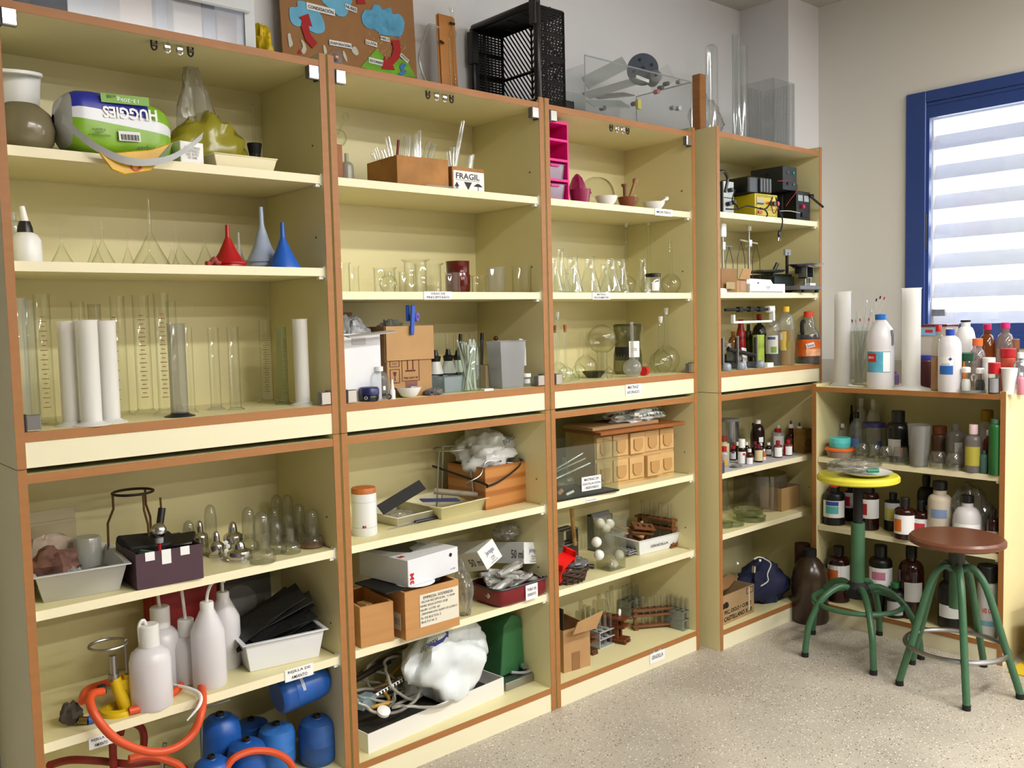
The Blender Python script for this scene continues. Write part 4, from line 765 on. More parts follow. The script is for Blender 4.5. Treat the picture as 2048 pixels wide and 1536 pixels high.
# fibreboard box of glass tubes
A = atx(795, .045, z); Bq = atx(898, .035, z); C_ = atx(732, .22, z); P, rz, w_, d_ = quad(A, Bq, C_); h_ = hgt(P, 309)
fb = thing('fibreboard_box', 'stained brown fibreboard box full of glass tubes', 'box', P, rz); b = MB(); openbox(b, w_, d_, h_, .006); b.build('box_body', CHIP, fb, smooth=0, bev=.0012)
def inb(x, y, zz): return Matrix.Translation(P) @ Matrix.Rotation(rz, 4, 'Z') @ Vector((x*w_, y*d_, zz))
random.seed(11)
GT = film('bright glass tube', (250,252,252), (205,210,212), .12, (240,244,246), .06, 3, .14)
for i, (x, y, u, v, r) in enumerate(((.22,.8,745,305,.007),(.3,.75,752,295,.007),(.30,.5,775,275,.010),(.34,.6,806,270,.006),(.38,.5,812,272,.006),(.42,.4,818,272,.0055),(.46,.5,822,278,.006),(.6,.4,832,268,.007),(.66,.4,839,262,.0075),(.7,.6,858,285,.008),(.75,.5,868,290,.009),(.2,.4,766,300,.009),(.5,.7,828,282,.006))):
    a = inb(x, y, .01); e = ony(u, v, a.y+.01); o = rod('glass_tube', 'clear glass tube sticking out of the fibreboard box', a, e, r, GT, 'glass tube', 10, 'tubes in the fibreboard box')
a = inb(.28,.55,.03); e = ony(797, 280, a.y); o = rod('red_topped_tube', 'thin tube with a dark red tip in the fibreboard box', a, e, .004, mat('dark red tip', (120,30,22), .5), 'tube')
# FRAGIL box
A = atx(905, .03, z); Bq = atx(968, .03, z); t = thing('fragile_box', 'small brown box with a white FRAGIL sticker, beside the fibreboard box', 'box', A); w_ = Bq.x-A.x; h_ = hgt(A, 332)
b = MB(); openbox(b, w_, .11, h_, .004); b.build('box_body', CHIP, t, smooth=0)
hs = h_*.84; st = plate(t, 'sticker', fM(0, hs/2, 'f', x=w_/2+.002), w_*.97, hs, PAPER)
text(st, 'FRAGIL', w_*.74, hs*.30, fM(0, hs*.74, 'f', x=w_*.48, off=.002), INK, bold=.01); MB().box(w_*.1,w_*.85,-.0024,-.0016,hs*.53,hs*.542).build('printed_line', INK, st, smooth=0)
Mf = Matrix(((1,0,0,0),(0,0,-1,-.0018),(0,1,0,0),(0,0,0,1))); b = MB(); b.prism([(w_*.06,hs*.20),(w_*.20,hs*.20),(w_*.13,hs*.42)], .0008, Mf); b.box(w_*.11,w_*.15,-.0026,-.0018,hs*.1,hs*.2); b.build('printed_arrow', INK, st, smooth=0)
b = MB(); b.prism([(w_*.36,hs*.45),(w_*.48,hs*.08),(w_*.49,hs*.08),(w_*.60,hs*.45)], .0008, Mf); b.build('printed_glass', INK, st, smooth=0)
b = MB(); b.prism([(w_*.66+w_*.28*i/8, hs*.26+hs*.16*math.sin(math.pi*i/8)) for i in range(9)], .0008, Mf); b.box(w_*.795,w_*.805,-.0026,-.0018,hs*.06,hs*.3); b.build('printed_umbrella', INK, st, smooth=0)
for i, (x, y, u, v, r, lab) in enumerate(((.25,.5,926,243,.0075,'tallest upright glass tube in the FRAGIL box'),(.2,.3,897,303,.008,'glass tube leaning left out of the FRAGIL box'),(.35,.6,905,295,.010,'wide glass tube leaning far left out of the FRAGIL box'),(.7,.4,944,310,.009,'short glass tube at the right in the FRAGIL box'))):
    a = A+Vector((x*w_, y*.1, .008)); rod('glass_tube', lab, a, ony(u, v, a.y), r, GT, 'glass tube', 10)
a = atx(852, .016, z+.004); e = atx(916, .016, z+.004); rod('glass_rod', 'clear glass rod lying at the shelf edge before the FRAGIL box', a, e, .0035, GT, 'glass rod')
# ---------------------------------------------------------------- beakers
z = 1.415
def bk(u, w, vt, y, lab, **kw): P = atx(u, y, z); k = mpp(P); return beaker(lab, P, w*k/2/1.03, hgt(P, vt), **kw)
bk(688, 26, 525, .08, 'beaker half hidden by the left panel'); bk(709, 20, 532, .10, 'narrow straight beaker second from the left'); bk(770, 44, 535, .12, 'medium beaker behind the small round flask')
P = atx(777, .06, z); k = mpp(P); volfl('small round glass flask with a white label patch', P, 18*k, hgt(P, 552), name='round_flask', nr=.32)
bk(814, 31, 543, .10, 'low narrow beaker left of the wide lipped one'); bk(832, 46, 519, .21, 'tallest beaker with a very wide pouring lip', lip=1.3); bk(857, 54, 527, .13, 'largest wide beaker in the middle')
P = atx(917, .16, z); k = mpp(P); H = hgt(P, 523); MAR = mat('dark red enamel', (94,20,16), .12)
one('enamel_can', 'tall dark red enamel can among the beakers', 'can', MB().rev([(0,0),(21*k,0),(24*k,.01),(25*k,H*.55),(23*k,H*.62),(23.5*k,H*.98),(24.5*k,H),(22.5*k,H*.98),(22*k,.01),(0,.01)], 26), MAR, P)
bk(906, 31, 545, .04, 'graduated beaker standing before the dark red can', m=film('marked glass', (248,245,243), (180,176,170), .06, (230,230,225))); bk(959, 31, 551, .11, 'small low beaker right of the dark red can'); bk(993, 38, 534, .06, 'flared plastic beaker, second from the right', m=CLEAR, tap=.85, spout=False); bk(1044, 40, 532, .08, 'rightmost thin glass beaker on the beaker shelf')
# ---------------------------------------------------------------- box shelf
z = 1.106
A = atx(690, .04, z); Bq = atx(764, .04, z); w_ = Bq.x-A.x; h_ = hgt(A, 668)
t = thing('white_box', 'open white cardboard box stuffed with plastic bags', 'box', A); b = MB(); openbox(b, w_, .15, h_, .003); b.build('box_body', mat('white card', (226,228,234), .7), t, smooth=0)
MB().box(-.0,w_*1.28,-.028,.0,h_-.004,h_-.001).build('front_flap', mat('grey card', (176,172,166), .8), t, smooth=0, rot=(.15,-.07,0)); MB().box(.0,w_,.147,.15,h_,h_+.062).build('back_flap', CARDD, t, smooth=0); plate(t, 'tape', fM(0, h_-.022, 'f', x=w_*.42), .045, .02, mat('grey tape', (190,190,194), .5))
bag('plastic_bag', 'crumpled grey plastic bag rising from the white box', A+Vector((w_*.55,.06,h_-.06)), (.05,.045,.055), film('grey bag', (200,202,206), (170,172,178), .7, (186,188,194), .25), 4); bag('plastic_bag', 'crumpled plastic bag at the left in the white box', A+Vector((.022,.05,h_-.05)), (.022,.04,.055), film('grey bag', (200,202,206), (170,172,178), .7, (186,188,194), .25), 8)
bag('plastic_bag', 'pale plastic bag bulging behind the THIS WAY UP box', atx(782, .20, z+.12), (.055,.05,.055), film('pale bag', (215,225,228), (190,200,204), .6, (206,216,220), .2), 6)
A = atx(776, .055, z); Bq = atx(865, .05, z); C_ = atx(763, .12, z); P, rz, w_, d_ = quad(A, Bq, C_); d_ = .12; h_ = hgt(P, 653)
t = thing('cardboard_box', 'brown THIS WAY UP cardboard box with its flap folded down', 'box', P, rz); MB().box(0,w_,0,d_,0,h_).build('box_body', CARD, t, smooth=0, bev=.001)
MB().box(-.003,w_+.006,-.006,-.002,h_*.52,h_).build('folded_flap', mat('flap cardboard', (186,146,98), .8, var=(10,.1)), t, smooth=0, rot=(.0,0,0)); MB().box(-.006,-.002,.0,d_*.8,h_*.5,h_).build('side_flap', CARDD, t, smooth=0)
PI = mat('print brown', (84,26,20), .7)
def frame(par, x0, x1, z0, z1, m=PI, s=.0015, y=-.0012):
    b = MB(); b.box(x0,x1,y,0,z0,z0+s); b.box(x0,x1,y,0,z1-s,z1); b.box(x0,x0+s,y,0,z0,z1); b.box(x1-s,x1,y,0,z0,z1); return b.build('printed_frame', m, par, smooth=0)
frame(t, w_*.32,w_*.71,h_*.22,h_*.52); frame(t, w_*.06,w_*.27,h_*.20,h_*.40); frame(t, w_*.06,w_*.27,h_*.43,h_*.52)
b = MB(); b.box(w_*.40,w_*.62,-.0012,0,h_*.355,h_*.375); b.box(w_*.44,w_*.46,-.0012,0,h_*.38,h_*.52); b.box(w_*.56,w_*.58,-.0012,0,h_*.38,h_*.52); b.build('printed_arrows', PI, t, smooth=0)
text(t, 'THIS WAY UP', w_*.32, h_*.028, fM(0,h_*.265,'f',x=w_*.515,off=.001), PI, bold=.02); text(t, 'FRAGILE', w_*.10, h_*.012, fM(0,h_*.215,'f',x=w_*.165,off=.001), PI); text(t, 'DO NOT\nSTACK', w_*.12, h_*.03, fM(0,h_*.475,'f',x=w_*.165,off=.001), PI)
b = MB(); b.prism([(w_*.13,h_*.36),(w_*.20,h_*.36),(w_*.19,h_*.315),(w_*.172,h_*.30),(w_*.172,h_*.245),(w_*.2,h_*.24),(w_*.13,h_*.24),(w_*.158,h_*.245),(w_*.158,h_*.30),(w_*.14,h_*.315)], .0008, Matrix(((1,0,0,0),(0,0,-1,-.0003),(0,1,0,0),(0,0,0,1)))); b.build('printed_glass', PI, t, smooth=0)
plate(t, 'brown_tape', fM(0,h_*.11,'f',x=w_*.53), w_*.26, h_*.22, mat('brown tape', (128,84,54), .4)); text(t, 'U M I', w_*.18, h_*.09, fM(0,h_*.13,'f',x=w_*.53,off=.002), mat('violet ink', (96,70,150), .6))
P2 = Matrix.Translation(P) @ Matrix.Rotation(rz,4,'Z') @ Vector((w_*.52,-.006,h_-.026)); t = thing('bag_clip', 'blue plastic bag clip on top of the brown box flap', 'clip', P2)
MB().box(-.007,.007,-.010,-.003,0,.088).build('clip_jaw', mat('clip blue', (36,84,190), .35), t, bev=.002, rot=(0,.08,0)); MB().box(-.007,.007,.008,.014,.04,.088).build('clip_jaw', mat('clip blue', (36,84,190), .35), t, bev=.002); MB().rev([(.006,-.006),(.013,-.006),(.013,.006),(.006,.006),(.006,-.006)], 18).build('purple_ring', mat('purple plastic', (122,104,196), .4), t, loc=(.021,.0,.052), rot=(R90,0,.6))
P = atx(739, .022, z); k = mpp(P); t = thing('cream_jar', 'squat dark blue cream jar at the shelf edge', 'jar', P); MB().rev([(0,0),(17*k,0),(19*k,.006),(19*k,.020),(0,.020)], 24).build('jar_body', mat('jar navy', (14,18,48), .25), t); MB().rev([(20*k,.019),(20*k,.034),(17*k,.04),(0,.042)], 24).build('lid', mat('lid navy', (34,36,92), .35), t)
R_ = 19.4*k; a = facing(P); LM = lambda da, zz: Mx((R_*math.cos(a+da), R_*math.sin(a+da), zz), (-math.sin(a+da), math.cos(a+da), 0), (0,0,1))
b = MB(); b.rev([(.0042,0),(.005,0),(.005,.0006),(.0042,.0006)], 16, M=LM(-.35,.011)); b.build('logo_ring', PAPER, t); text(t, 'NIVEA', .0075, .0025, LM(-.35,.011), PAPER); text(t, 'Q10', .010, .006, LM(.30,.0135), mat('lime ink', (170,190,60), .5)); text(t, 'plus', .008, .004, LM(.62,.0135), mat('lime ink', (170,190,60), .5))
P = atx(760, .035, z); bot('plastic_bottle', 'clear soft plastic bottle with dark print behind the blue jar', P, .026, hgt(P, 733), CLEAR, WHITE, sh=.6, nk=.85, nr=.4, labs=((.3,.42,.55,.3,PAPER),(.12,.2,.5,.5,INK)))
P = atx(785, .03, z); t = thing('glue_tube', 'small white bottle with pointed nozzle', 'bottle', P); MB().rev([(0,0),(.009,0),(.009,.024),(.006,.028)], 14).build('body', WHITE, t); MB().rev([(.006,.027),(.005,.036),(.003,.056),(0,.057)], 12).build('nozzle', WHITE, t)
P = atx(778, .018, z); one('metal_ring', 'small dark ring washer lying on its edge', 'ring', MB().rev([(.005,-.002),(.008,-.002),(.008,.002),(.005,.002),(.005,-.002)], 16), DARKMETAL, P+Vector((0,0,.008)), rot=(R90,0,-.6))
P = atx(818, .028, z); k = mpp(P); one('porcelain_bowl', 'small white porcelain bowl at the shelf edge', 'bowl', MB().rev([(0,0),(11*k,0),(17*k,.006),(24*k,.024),(25.5*k,.030),(24*k,.030),(16*k,.008),(0,.004)], 28), PORC, P)
P = atx(868, .03, z); bag('plastic_bag', 'small grey plastic bag of scraps by the white bowl', P, (.028,.02,.011), film('grey scraps', (180,178,182), (140,140,146), .7, (140,138,144), .2), 12)
A = atx(869, .07, z); one('clear_tub', 'clear plastic tub with blue tint behind the grey bag', 'tub', MB().tray(.075,.08,.052,.002,.003,.9), film('blue clear tub', (222,232,236), (190,204,210), .35, (204,218,224), .15), atx(893,.09,z), bev=.003)
for (u, y, v, lab) in ((873,.15,700,'white and black capped bottle beside the brown box'), (898,.15,698,'white and black capped bottle, middle of three'), (917,.17,700,'white and black capped bottle behind the pipette jar')):
    P = atx(u, y, z); t = thing('squeeze_bottle', lab, 'bottle', P); H = hgt(P, v); MB().rev([(0,0),(.023,0),(.024,.06),(.016,.09),(.012,.1)], 16).build('body', WHITE, t); MB().rev([(.0245,.045),(.0245,.055)], 16).build('black_band', BLACK, t); MB().rev([(.014,.092),(.018,.11),(.010,H*.86),(.006,H),(0,H)], 14).build('cap', BLACK, t)
P = atx(939, .06, z); k = mpp(P); H = hgt(P, 682); t = thing('glass_jar', 'wide glass jar crammed with plastic pipettes', 'jar', P); MB().rev([(0,0),(21*k,0),(23*k,.004),(23*k,H*.86),(20*k,H*.9),(20*k,H*.94),(21.5*k,H)], 24).build('jar_body', GLASSG, t)
random.seed(21)
for i in range(16):
    a = P+Vector((random.uniform(-.022,.022), random.uniform(-.022,.022), .004)); e = P+Vector((random.uniform(-.026,.026), random.uniform(-.026,.026), H*random.uniform(.85,1.08))); rod('pipette', 'translucent white plastic pipette in the glass jar', a, e, .0032, FROST, 'pipette', 6, 'pipettes in the glass jar')
for (u, y, v, lab, w) in ((902,.24,668,'tall thin clear glass behind the capped bottles, left',17),(922,.24,668,'tall thin clear glass behind the capped bottles, right',17),(950,.2,666,'glass behind the pipette jar',18),(970,.15,680,'leaning clear glass tube bundle right of the pipette jar',16)):
    P = atx(u, y, z); k = mpp(P); beaker(lab, P, w*k/2, hgt(P, v), spout=False, name='glass_vessel')
for (u, u2, y, v, lab) in ((915,921,.18,668,'black spatula standing behind the pipette jar'), (962,964,.2,666,'dark knife handle standing behind the pipette jar')):
    P = atx(u, y, z+.01); rod('spatula', lab, P, ony(u2, v, y), .006, BLACK, 'spatula')
A = atx(972, .10, z); one('beige_carton', 'small beige carton behind the plastic jug', 'box', MB().box(0,.045,0,.05,0,.075), mat('beige carton', (176,160,128), .7), A)
P = atx(1014, .055, z); k = mpp(P); H = hgt(P, 681); t = thing('measuring_jug', 'translucent square plastic measuring jug with a handle', 'jug', P, -.1); w_ = 62*k
JG = film('jug plastic', (236,238,240), (205,208,212), .34, (206,208,212), .25, 4, .04); b = MB(); b.tray(w_, w_*.8, H, .003, .002, .84); b.build('jug_body', JG, t, bev=.004); b = MB(); b.tube(smoothpath([(w_*.5,.0,H*.985),(w_*.64,0,H*.97),(w_*.70,0,H*.85),(w_*.71,0,H*.45)], 5), .007, 8); b.build('handle', FROST, t)
P = atx(994, .20, z); t = thing('wooden_stick', 'stick with dark wooden knob peeping over the jug', 'stick', P); MB().tube([(0,0,0),(0,0,hgt(P,682))], .004, 8).build('stick', WOODD, t); MB().ball((0,0,hgt(P,677)), .009, 12).build('knob', WOODD, t)
P = atx(1053, .03, z); k = mpp(P); t = thing('pill_bottle', 'small clear bottle of white pellets by the hinge', 'bottle', P); MB().rev([(0,0),(9*k,0),(9*k,.032),(8*k,.034)], 16).build('body', CLEAR, t); MB().rev([(9.5*k,.033),(9.5*k,.044),(0,.045)], 16).build('cap', WHITE, t); MB().rev([(0,.012),(8*k,.012),(8*k,.026),(0,.026)], 14).build('pellets', WHITE, t)
P = atx(975, .02, z); one('paper_tag', 'small white tag lying before the jug', 'tag', MB().box(-.018,.018,-.008,.008,0,.006), PAPER, P, smooth=0)
# ================================================================== lower unit 2
z = .705
P = onz(730, 1068, z); k = mpp(P); H = hgt(P, 985); t = thing('storage_canister', 'white cylindrical canister with orange wooden lid', 'canister', P)
MB().rev([(0,0),(24*k,0),(25*k,.004),(25*k,H)], 28).build('body', mat('white enamel', (228,230,234), .3), t); MB().rev([(24.5*k,H),(24.5*k,H+.013),(23*k,H+.016),(0,H+.017)], 28).build('wooden_lid', mat('orange wood lid', (186,106,44), .5, var=(20,.15,(6,1,1))), t)
b = MB(); arcband(b, 25.2*k, H*.8, H*.805, facing(P), 2.6, 14); arcband(b, 25.2*k, H*.2, H*.205, facing(P), 2.6, 14); b.build('blue_line', mat('line blue', (120,130,160), .5), t)
for da, m in ((-.1, mat('mark blue', (30,40,120), .5)), (.06, mat('mark red', (200,60,80), .5))): b = MB(); arcband(b, 25.3*k, H*.2, H*.26, facing(P)+da, .13, 2); b.build('printed_mark', m, t)
CRT = mat('cream tray plastic', (232,228,206), .4)
A, Bq = onz(796,1053,z), onz(868,1036,z); rz = math.atan2(Bq.y-A.y,Bq.x-A.x); c_ = (A+Bq)/2+Vector((-math.sin(rz),math.cos(rz),0))*.085; t1 = one('plastic_tray', 'small cream tray with oddments beside the canister', 'tray', MB().tray((Bq-A).length*1.12,.19,.03,.003,.005,.9), CRT, c_, rz=rz, bev=.002)
bag('plastic_scraps', 'clear plastic scraps lying in the small cream tray', c_+Vector((-.01,-.02,.008)), (.045,.035,.012), FILMBAG, 14); one('rubber_ring', 'little white rubber ring in the small cream tray', 'ring', MB().tube([(.010*math.cos(i*.5),.010*math.sin(i*.5),0) for i in range(13)], .002, 6), WHITE, c_+Vector((.0,.03,.036)), rot=(.9,0,0))
A, Bq = onz(886,1040,z), onz(968,1020,z); rz = math.atan2(Bq.y-A.y,Bq.x-A.x); c2 = (A+Bq)/2+Vector((-math.sin(rz),math.cos(rz),0))*.10; one('plastic_tray', 'larger cream tray with tools in front of the wooden box', 'tray', MB().tray((Bq-A).length*1.16,.22,.042,.003,.002,.85), mat('cream tray 2', (226,220,184), .4), c2, rz=rz, bev=.002)
one('black_folder', 'flat black folder leaning behind the small tray', 'folder', MB().box(-.085,.085,-.018,.018,0,.006), BLACKM, atx(803,.17,z+.075), rot=(.9,-.34,.0)); one('blue_ruler', 'dark blue plastic strip lying across the two cream trays', 'strip', MB().box(-.07,.07,-.012,.012,0,.004), mat('navy strip', (58,62,110), .5), atx(880,.16,z+.045), rot=(.2,.12,-.1))
rod('rolling_rod', 'pale roller with a red end lying in the larger cream tray', atx(868,.22,z+.066), atx(955,.14,z+.046), .010, mat('pale roller', (150,140,118), .5), 'roller', 12)
P = onz(824, 1050, z); t = thing('table_knife', 'long steel knife with black handle at the shelf edge', 'knife', onz(775,1060,z)); e = onz(878,1037,z)-onz(775,1060,z); MB().tube([e*.52+Vector((0,0,.005)),e+Vector((0,0,.005))], .0055, 8).build('handle', BLACK, t); b = MB(); n_ = Vector((-e.y,e.x,0)).normalized()*.005; b.add([(0,0,.002),tuple(e*.54-n_+Vector((0,0,.002))),tuple(e*.54+n_+Vector((0,0,.002))),(0,0,.004),tuple(e*.54-n_+Vector((0,0,.004))),tuple(e*.54+n_+Vector((0,0,.004)))], [(0,2,1),(3,4,5),(0,1,4,3),(1,2,5,4),(2,0,3,5)]); b.build('blade', STEEL, t)
# wooden box with strap and bag
A, Bq, C_ = onz(972,1021,z), onz(1063,1001,z), onz(893,1000,z); P, rz, w_, d_ = quad(A, Bq, C_); d_ = .19; h_ = hgt(P, 936)
wbx = thing('wooden_box', 'open varnished pine box with a bag on top', 'box', P, rz); b = MB(); openbox(b, w_, d_, h_, .009); b.build('box_body', wood('pine grain', (188,128,68), (160,98,46), 6, .4, (.35,.35,1.1)), wbx, smooth=0, bev=.001)
def inw(x, y, zz): return Matrix.Translation(P) @ Matrix.Rotation(rz,4,'Z') @ Vector((x*w_,y*d_,zz))
bag('plastic_bag', 'crumpled white shopping bag with black letters on the pine box', inw(.42,.55,h_*.8), (.10,.085,.075), mat('white bag film', (196,198,196), .3, var=(9,.12)), 17, .42, 2.0, n=60, fine=.055); 
bt_ = thing('bag_print', 'black bag lettering', 'print', inw(.42,.0,h_+.07)) if False else None
o = bpy.data.objects[[o.name for o in bpy.data.objects if o.name.startswith('plastic_bag')][-1]]
text(o, 'BOLS', .05, .018, Mx((.02,-.112,.112), (.95,-.1,.45), (-.4,.25,1)), INK, bold=.01)
b = MB(); q = [inw(x,y,zz)-P for x,y,zz in ((-.35,.95,h_*1.02),(-.02,.0,h_*.66),(.0,-.03,h_*.60),(.3,-.04,h_*.68),(.75,-.03,h_*.98),(.95,.3,h_*1.1))]; c0 = P.copy(); st = smoothpath(q, 5)
for p in st: b.v += [tuple(p), (p.x,p.y,p.z-.008)]
b.f = [(2*i,2*i+2,2*i+3,2*i+1) for i in range(len(st)-1)]; one('black_strap', 'thin black strap hanging over the front of the pine box', 'strap', b, BLACK, c0)
t = thing('wire_tripod', 'chrome wire ring tripod before the pine box', 'tripod', onz(905,1018,z)); T0 = t.location.copy(); H = hgt(T0, 897)
MB().tube([(.058*math.cos(i*math.pi/12), .058*math.sin(i*math.pi/12), H) for i in range(24)], .003, 8, True).build('ring', STEEL, t)
for a in (3.3, 5.6, 1.4): MB().tube([(.055*math.cos(a), .055*math.sin(a), H),(.075*math.cos(a), .075*math.sin(a), 0.02)], .0025, 6).build('leg', STEEL, t)
pts = [inw(x,y,zz)-P for x,y,zz in ((-.2,.2,h_*.62),(-.3,.1,h_*.7),(-.1,.0,h_*.85),(.1,.1,h_*1.1),(.3,.0,h_*1.12),(.5,.1,h_*1.02),(.8,.0,h_*.98),(.9,.1,h_*1.05))]; one('steel_wire', 'bent steel wire hanging on the pine box', 'wire', MB().tube(smoothpath(pts, 4), .0022, 6), STEEL, P.copy())
# ---------------------------------------------------------------- second lower shelf
z = .403
A, Bq, C_ = onz(722,1297,z), onz(789,1281,z), onz(716,1292,z); w_ = (Bq-A).length; rz = math.atan2(Bq.y-A.y,Bq.x-A.x); h_ = hgt(A, 1216)
t = thing('wooden_tray', 'low light wooden crate with sticks at the left', 'crate', A, rz); b = MB(); openbox(b, w_, .2, h_, .008); b.build('box_body', WOODP, t, smooth=0, bev=.001)
for i, (x, y, e) in enumerate(((.3,.05,(.02,.01,.11)),(.5,.09,(.03,.0,.10)),(.62,.05,(.05,.02,.12)))):
    a = Matrix.Translation(A) @ Matrix.Rotation(rz,4,'Z') @ Vector((x*w_,y,.01)); one('wood_block', 'flat wooden block standing in the low wooden crate', 'block', MB().box(-.012,.012,-.02,.02,0,.09), WOODL, a, rot=(.2*i-.2,.2-.15*i,rz+.3*i), group='blocks in the low wooden crate')
A, Bq, C_ = onz(812,1282,z), onz(920,1250,z), onz(789,1272,z); P, rz, w_, d_ = quad(A, Bq, C_); d_ = .20; h_ = hgt(P, 1186)
t = thing('wooden_box', 'wooden box with a large typed white label', 'box', P, rz); b = MB(); openbox(b, w_, d_, h_, .008); b.build('box_body', WOODP, t, smooth=0, bev=.001)
lb = plate(t, 'typed_label', fM(0,h_*.53,'f',x=w_*.62), w_*.72, h_*.68, mat('aged paper', (222,216,198), .8))
for i, (s, x, w2, hh) in enumerate((('EMPRESA: SODERESA',.6,.55,.06),('FECHA RECEPCION:  11-8-84',.6,.62,.045),('NIVEL EDUCATIVO: EGB',.52,.5,.045),('NUM. LOTE: 62',.45,.35,.045),('DENOMINACION: EQUIPO DE QUIMICA',.62,.66,.05),('N. DE BULTOS: 2',.46,.36,.045),('BULTO N. 2',.42,.28,.045))): text(lb, s, w_*w2, h_*hh, fM(0,h_*(.80-.085*i),'f',x=w_*x,off=.0022), INK)
lm_ = fM(0,h_*.35,'l',x=d_*.2); l2 = plate(t, 'side_label', lm_, .035, .05, mat('aged paper', (222,216,198), .8)); text(l2, '62 Nº 15', .026, .02, lm_ @ Matrix.Translation((0,0,.001)), INK)
Pb = P.copy(); rzb = rz; hb_ = h_
one('black_sheet', 'black sheet peeping between white carton and wooden box', 'sheet', MB().box(0,.20,0,.16,0,.004), BLACKM, P+Vector((-.05,.02,h_+.002)), rz=rz+.05); one('paper_disc', 'white paper edge sticking out under the white carton', 'paper', MB().rev([(0,0),(.06,0),(.06,.001),(0,.001)], 24), PAPER, Matrix.Translation(P) @ Matrix.Rotation(rz,4,'Z') @ Vector((w_*.38,.055,h_+.0065)))
zt = z+h_+.008; A, Bq = onz(817,1175,zt), onz(917,1143,zt); C_ = onz(733,1146,zt); P, rz, w_, d_ = quad(A, Bq, C_); h_ = hgt(P, 1122)
t = carton('white_carton', 'big white carton with red logo lying on the wooden box', P, w_, max(.16,min(d_,.3)), h_, rz, mat('glossy white card', (222,224,230), .35)); d_ = max(.16,min(d_,.3))
text(t, '3M', h_*.42, h_*.2, Mx((w_*.07,-.001,h_*.28), (0,0,1), (-1,0,0)), RED, bold=.04); text(t, '3M', w_*.10, d_*.09, fM(0,h_,'t',d=d_*.22,x=w_*.08), RED, bold=.04)
b = MB(); b.prism([(w_*.12,d_*.95),(w_*.95,d_*.95),(w_*.72,d_*.42),(w_*.35,d_*.30),(w_*.22,d_*.5)], .0006, Matrix.Translation((0,0,h_))); b.build('printed_photo', mat('photo print dark', (52,60,66), .35, var=(14,.6)), t, smooth=0); b = MB(); b.prism([(w_*.42,d_*.33),(w_*.80,d_*.42),(w_*.85,d_*.62),(w_*.52,d_*.5)], .0006, Matrix.Translation((0,0,h_+.0006))); b.build('printed_photo', mat('photo print pale', (150,158,164), .35), t, smooth=0)
b = MB(); b.rev([(0,0),(.006,0),(.006,.0006),(0,.0006)], 16, M=fM(0,h_*.76,'f',x=w_*.84)); b.build('printed_icon', INK, t); text(t, 'iso 9001', w_*.10, h_*.06, fM(0,h_*.2,'f',x=w_*.88,off=.001), INK)
# dark red pan
P = onz(1050, 1204, z)+Vector((0,.075,0)); t = thing('roasting_pan', 'dark red oval pan with a TUBO DE ENSAYO label', 'pan', P, .03); k = mpp(P); W2 = .112; D2 = .076
def sup(R1, R2, n=32, e=.35): return [(R1*math.copysign(abs(math.cos(2*math.pi*i/n))**e, math.cos(2*math.pi*i/n)), R2*math.copysign(abs(math.sin(2*math.pi*i/n))**e, math.sin(2*math.pi*i/n))) for i in range(n)]
def supshell(b, rings):
    n = 32; k0 = len(b.v)
    for R1, R2, zz in rings: b.v += [(x, y, zz) for x, y in sup(R1, R2)]
    for r in range(len(rings)-1): b.f += [(k0+r*n+i, k0+r*n+(i+1) % n, k0+(r+1)*n+(i+1) % n, k0+(r+1)*n+i) for i in range(n)]
    b.f.append(tuple(range(k0, k0+n))); return b
supshell(MB(), [(W2*.9,D2*.88,0),(W2,D2,.01),(W2*1.02,D2*1.02,.058),(W2*1.06,D2*1.06,.06),(W2*.99,D2*.99,.058),(W2*.96,D2*.96,.008),(W2*.5,D2*.5,.006)]).build('pan_body', mat('pan red', (120,16,26), .3), t, smooth=50); b = MB(); b.tube([(x*1.05,y*1.05,.060) for x, y in sup(W2,D2)], .0035, 6, True); b.build('rolled_rim', mat('pan rim', (40,44,46), .4), t)
M_ = Mx((W2*.22,-D2*1.05,.030), (1,.0,0), (0,0,1)); lb = plate(t, 'paper_label', M_, .055, .05, PAPER); text(lb, 'TUBO DE', .042, .010, M_ @ Matrix.Translation((0,.009,.001)), INK, bold=.01); text(lb, 'ENSAYO', .038, .010, M_ @ Matrix.Translation((0,-.008,.001)), INK, bold=.01)
PP = P.copy()
random.seed(31)
for i in range(28):
    x = random.uniform(-.115,.025); y = random.uniform(-.03,.05); o = thing('wrapped_syringe', 'wrapped clear plastic syringe heaped in the dark red pan', 'syringe', PP+Vector((x,y,.034+.010*(i % 7))), rot=(random.uniform(-.35,.35), random.uniform(-.5,.3), random.uniform(-.35,.6)), group='syringes in the red pan')
    MB().rev([(0,0),(.009,0),(.009,.075),(.003,.082),(.003,.09)], 8, M=Matrix.Rotation(R90,4,'Y')).build('barrel', FROST, o); b = blob(.05,.016,.010, 40+i, .3, 2.5, 12); b.build('wrapper', FILMBAG, o, smooth=20, loc=(.045,0,-.008))
bag('plastic_bag', 'clear film bag hanging at the left of the dark red pan', onz(935,1232,z)+Vector((0,.02,0)), (.022,.035,.085), FILMBAG, 19); bag('plastic_bag', 'crumpled clear film bag on top behind the white cartons', atx(1015,.2,z+.17), (.05,.04,.028), FILMBAG, 23)
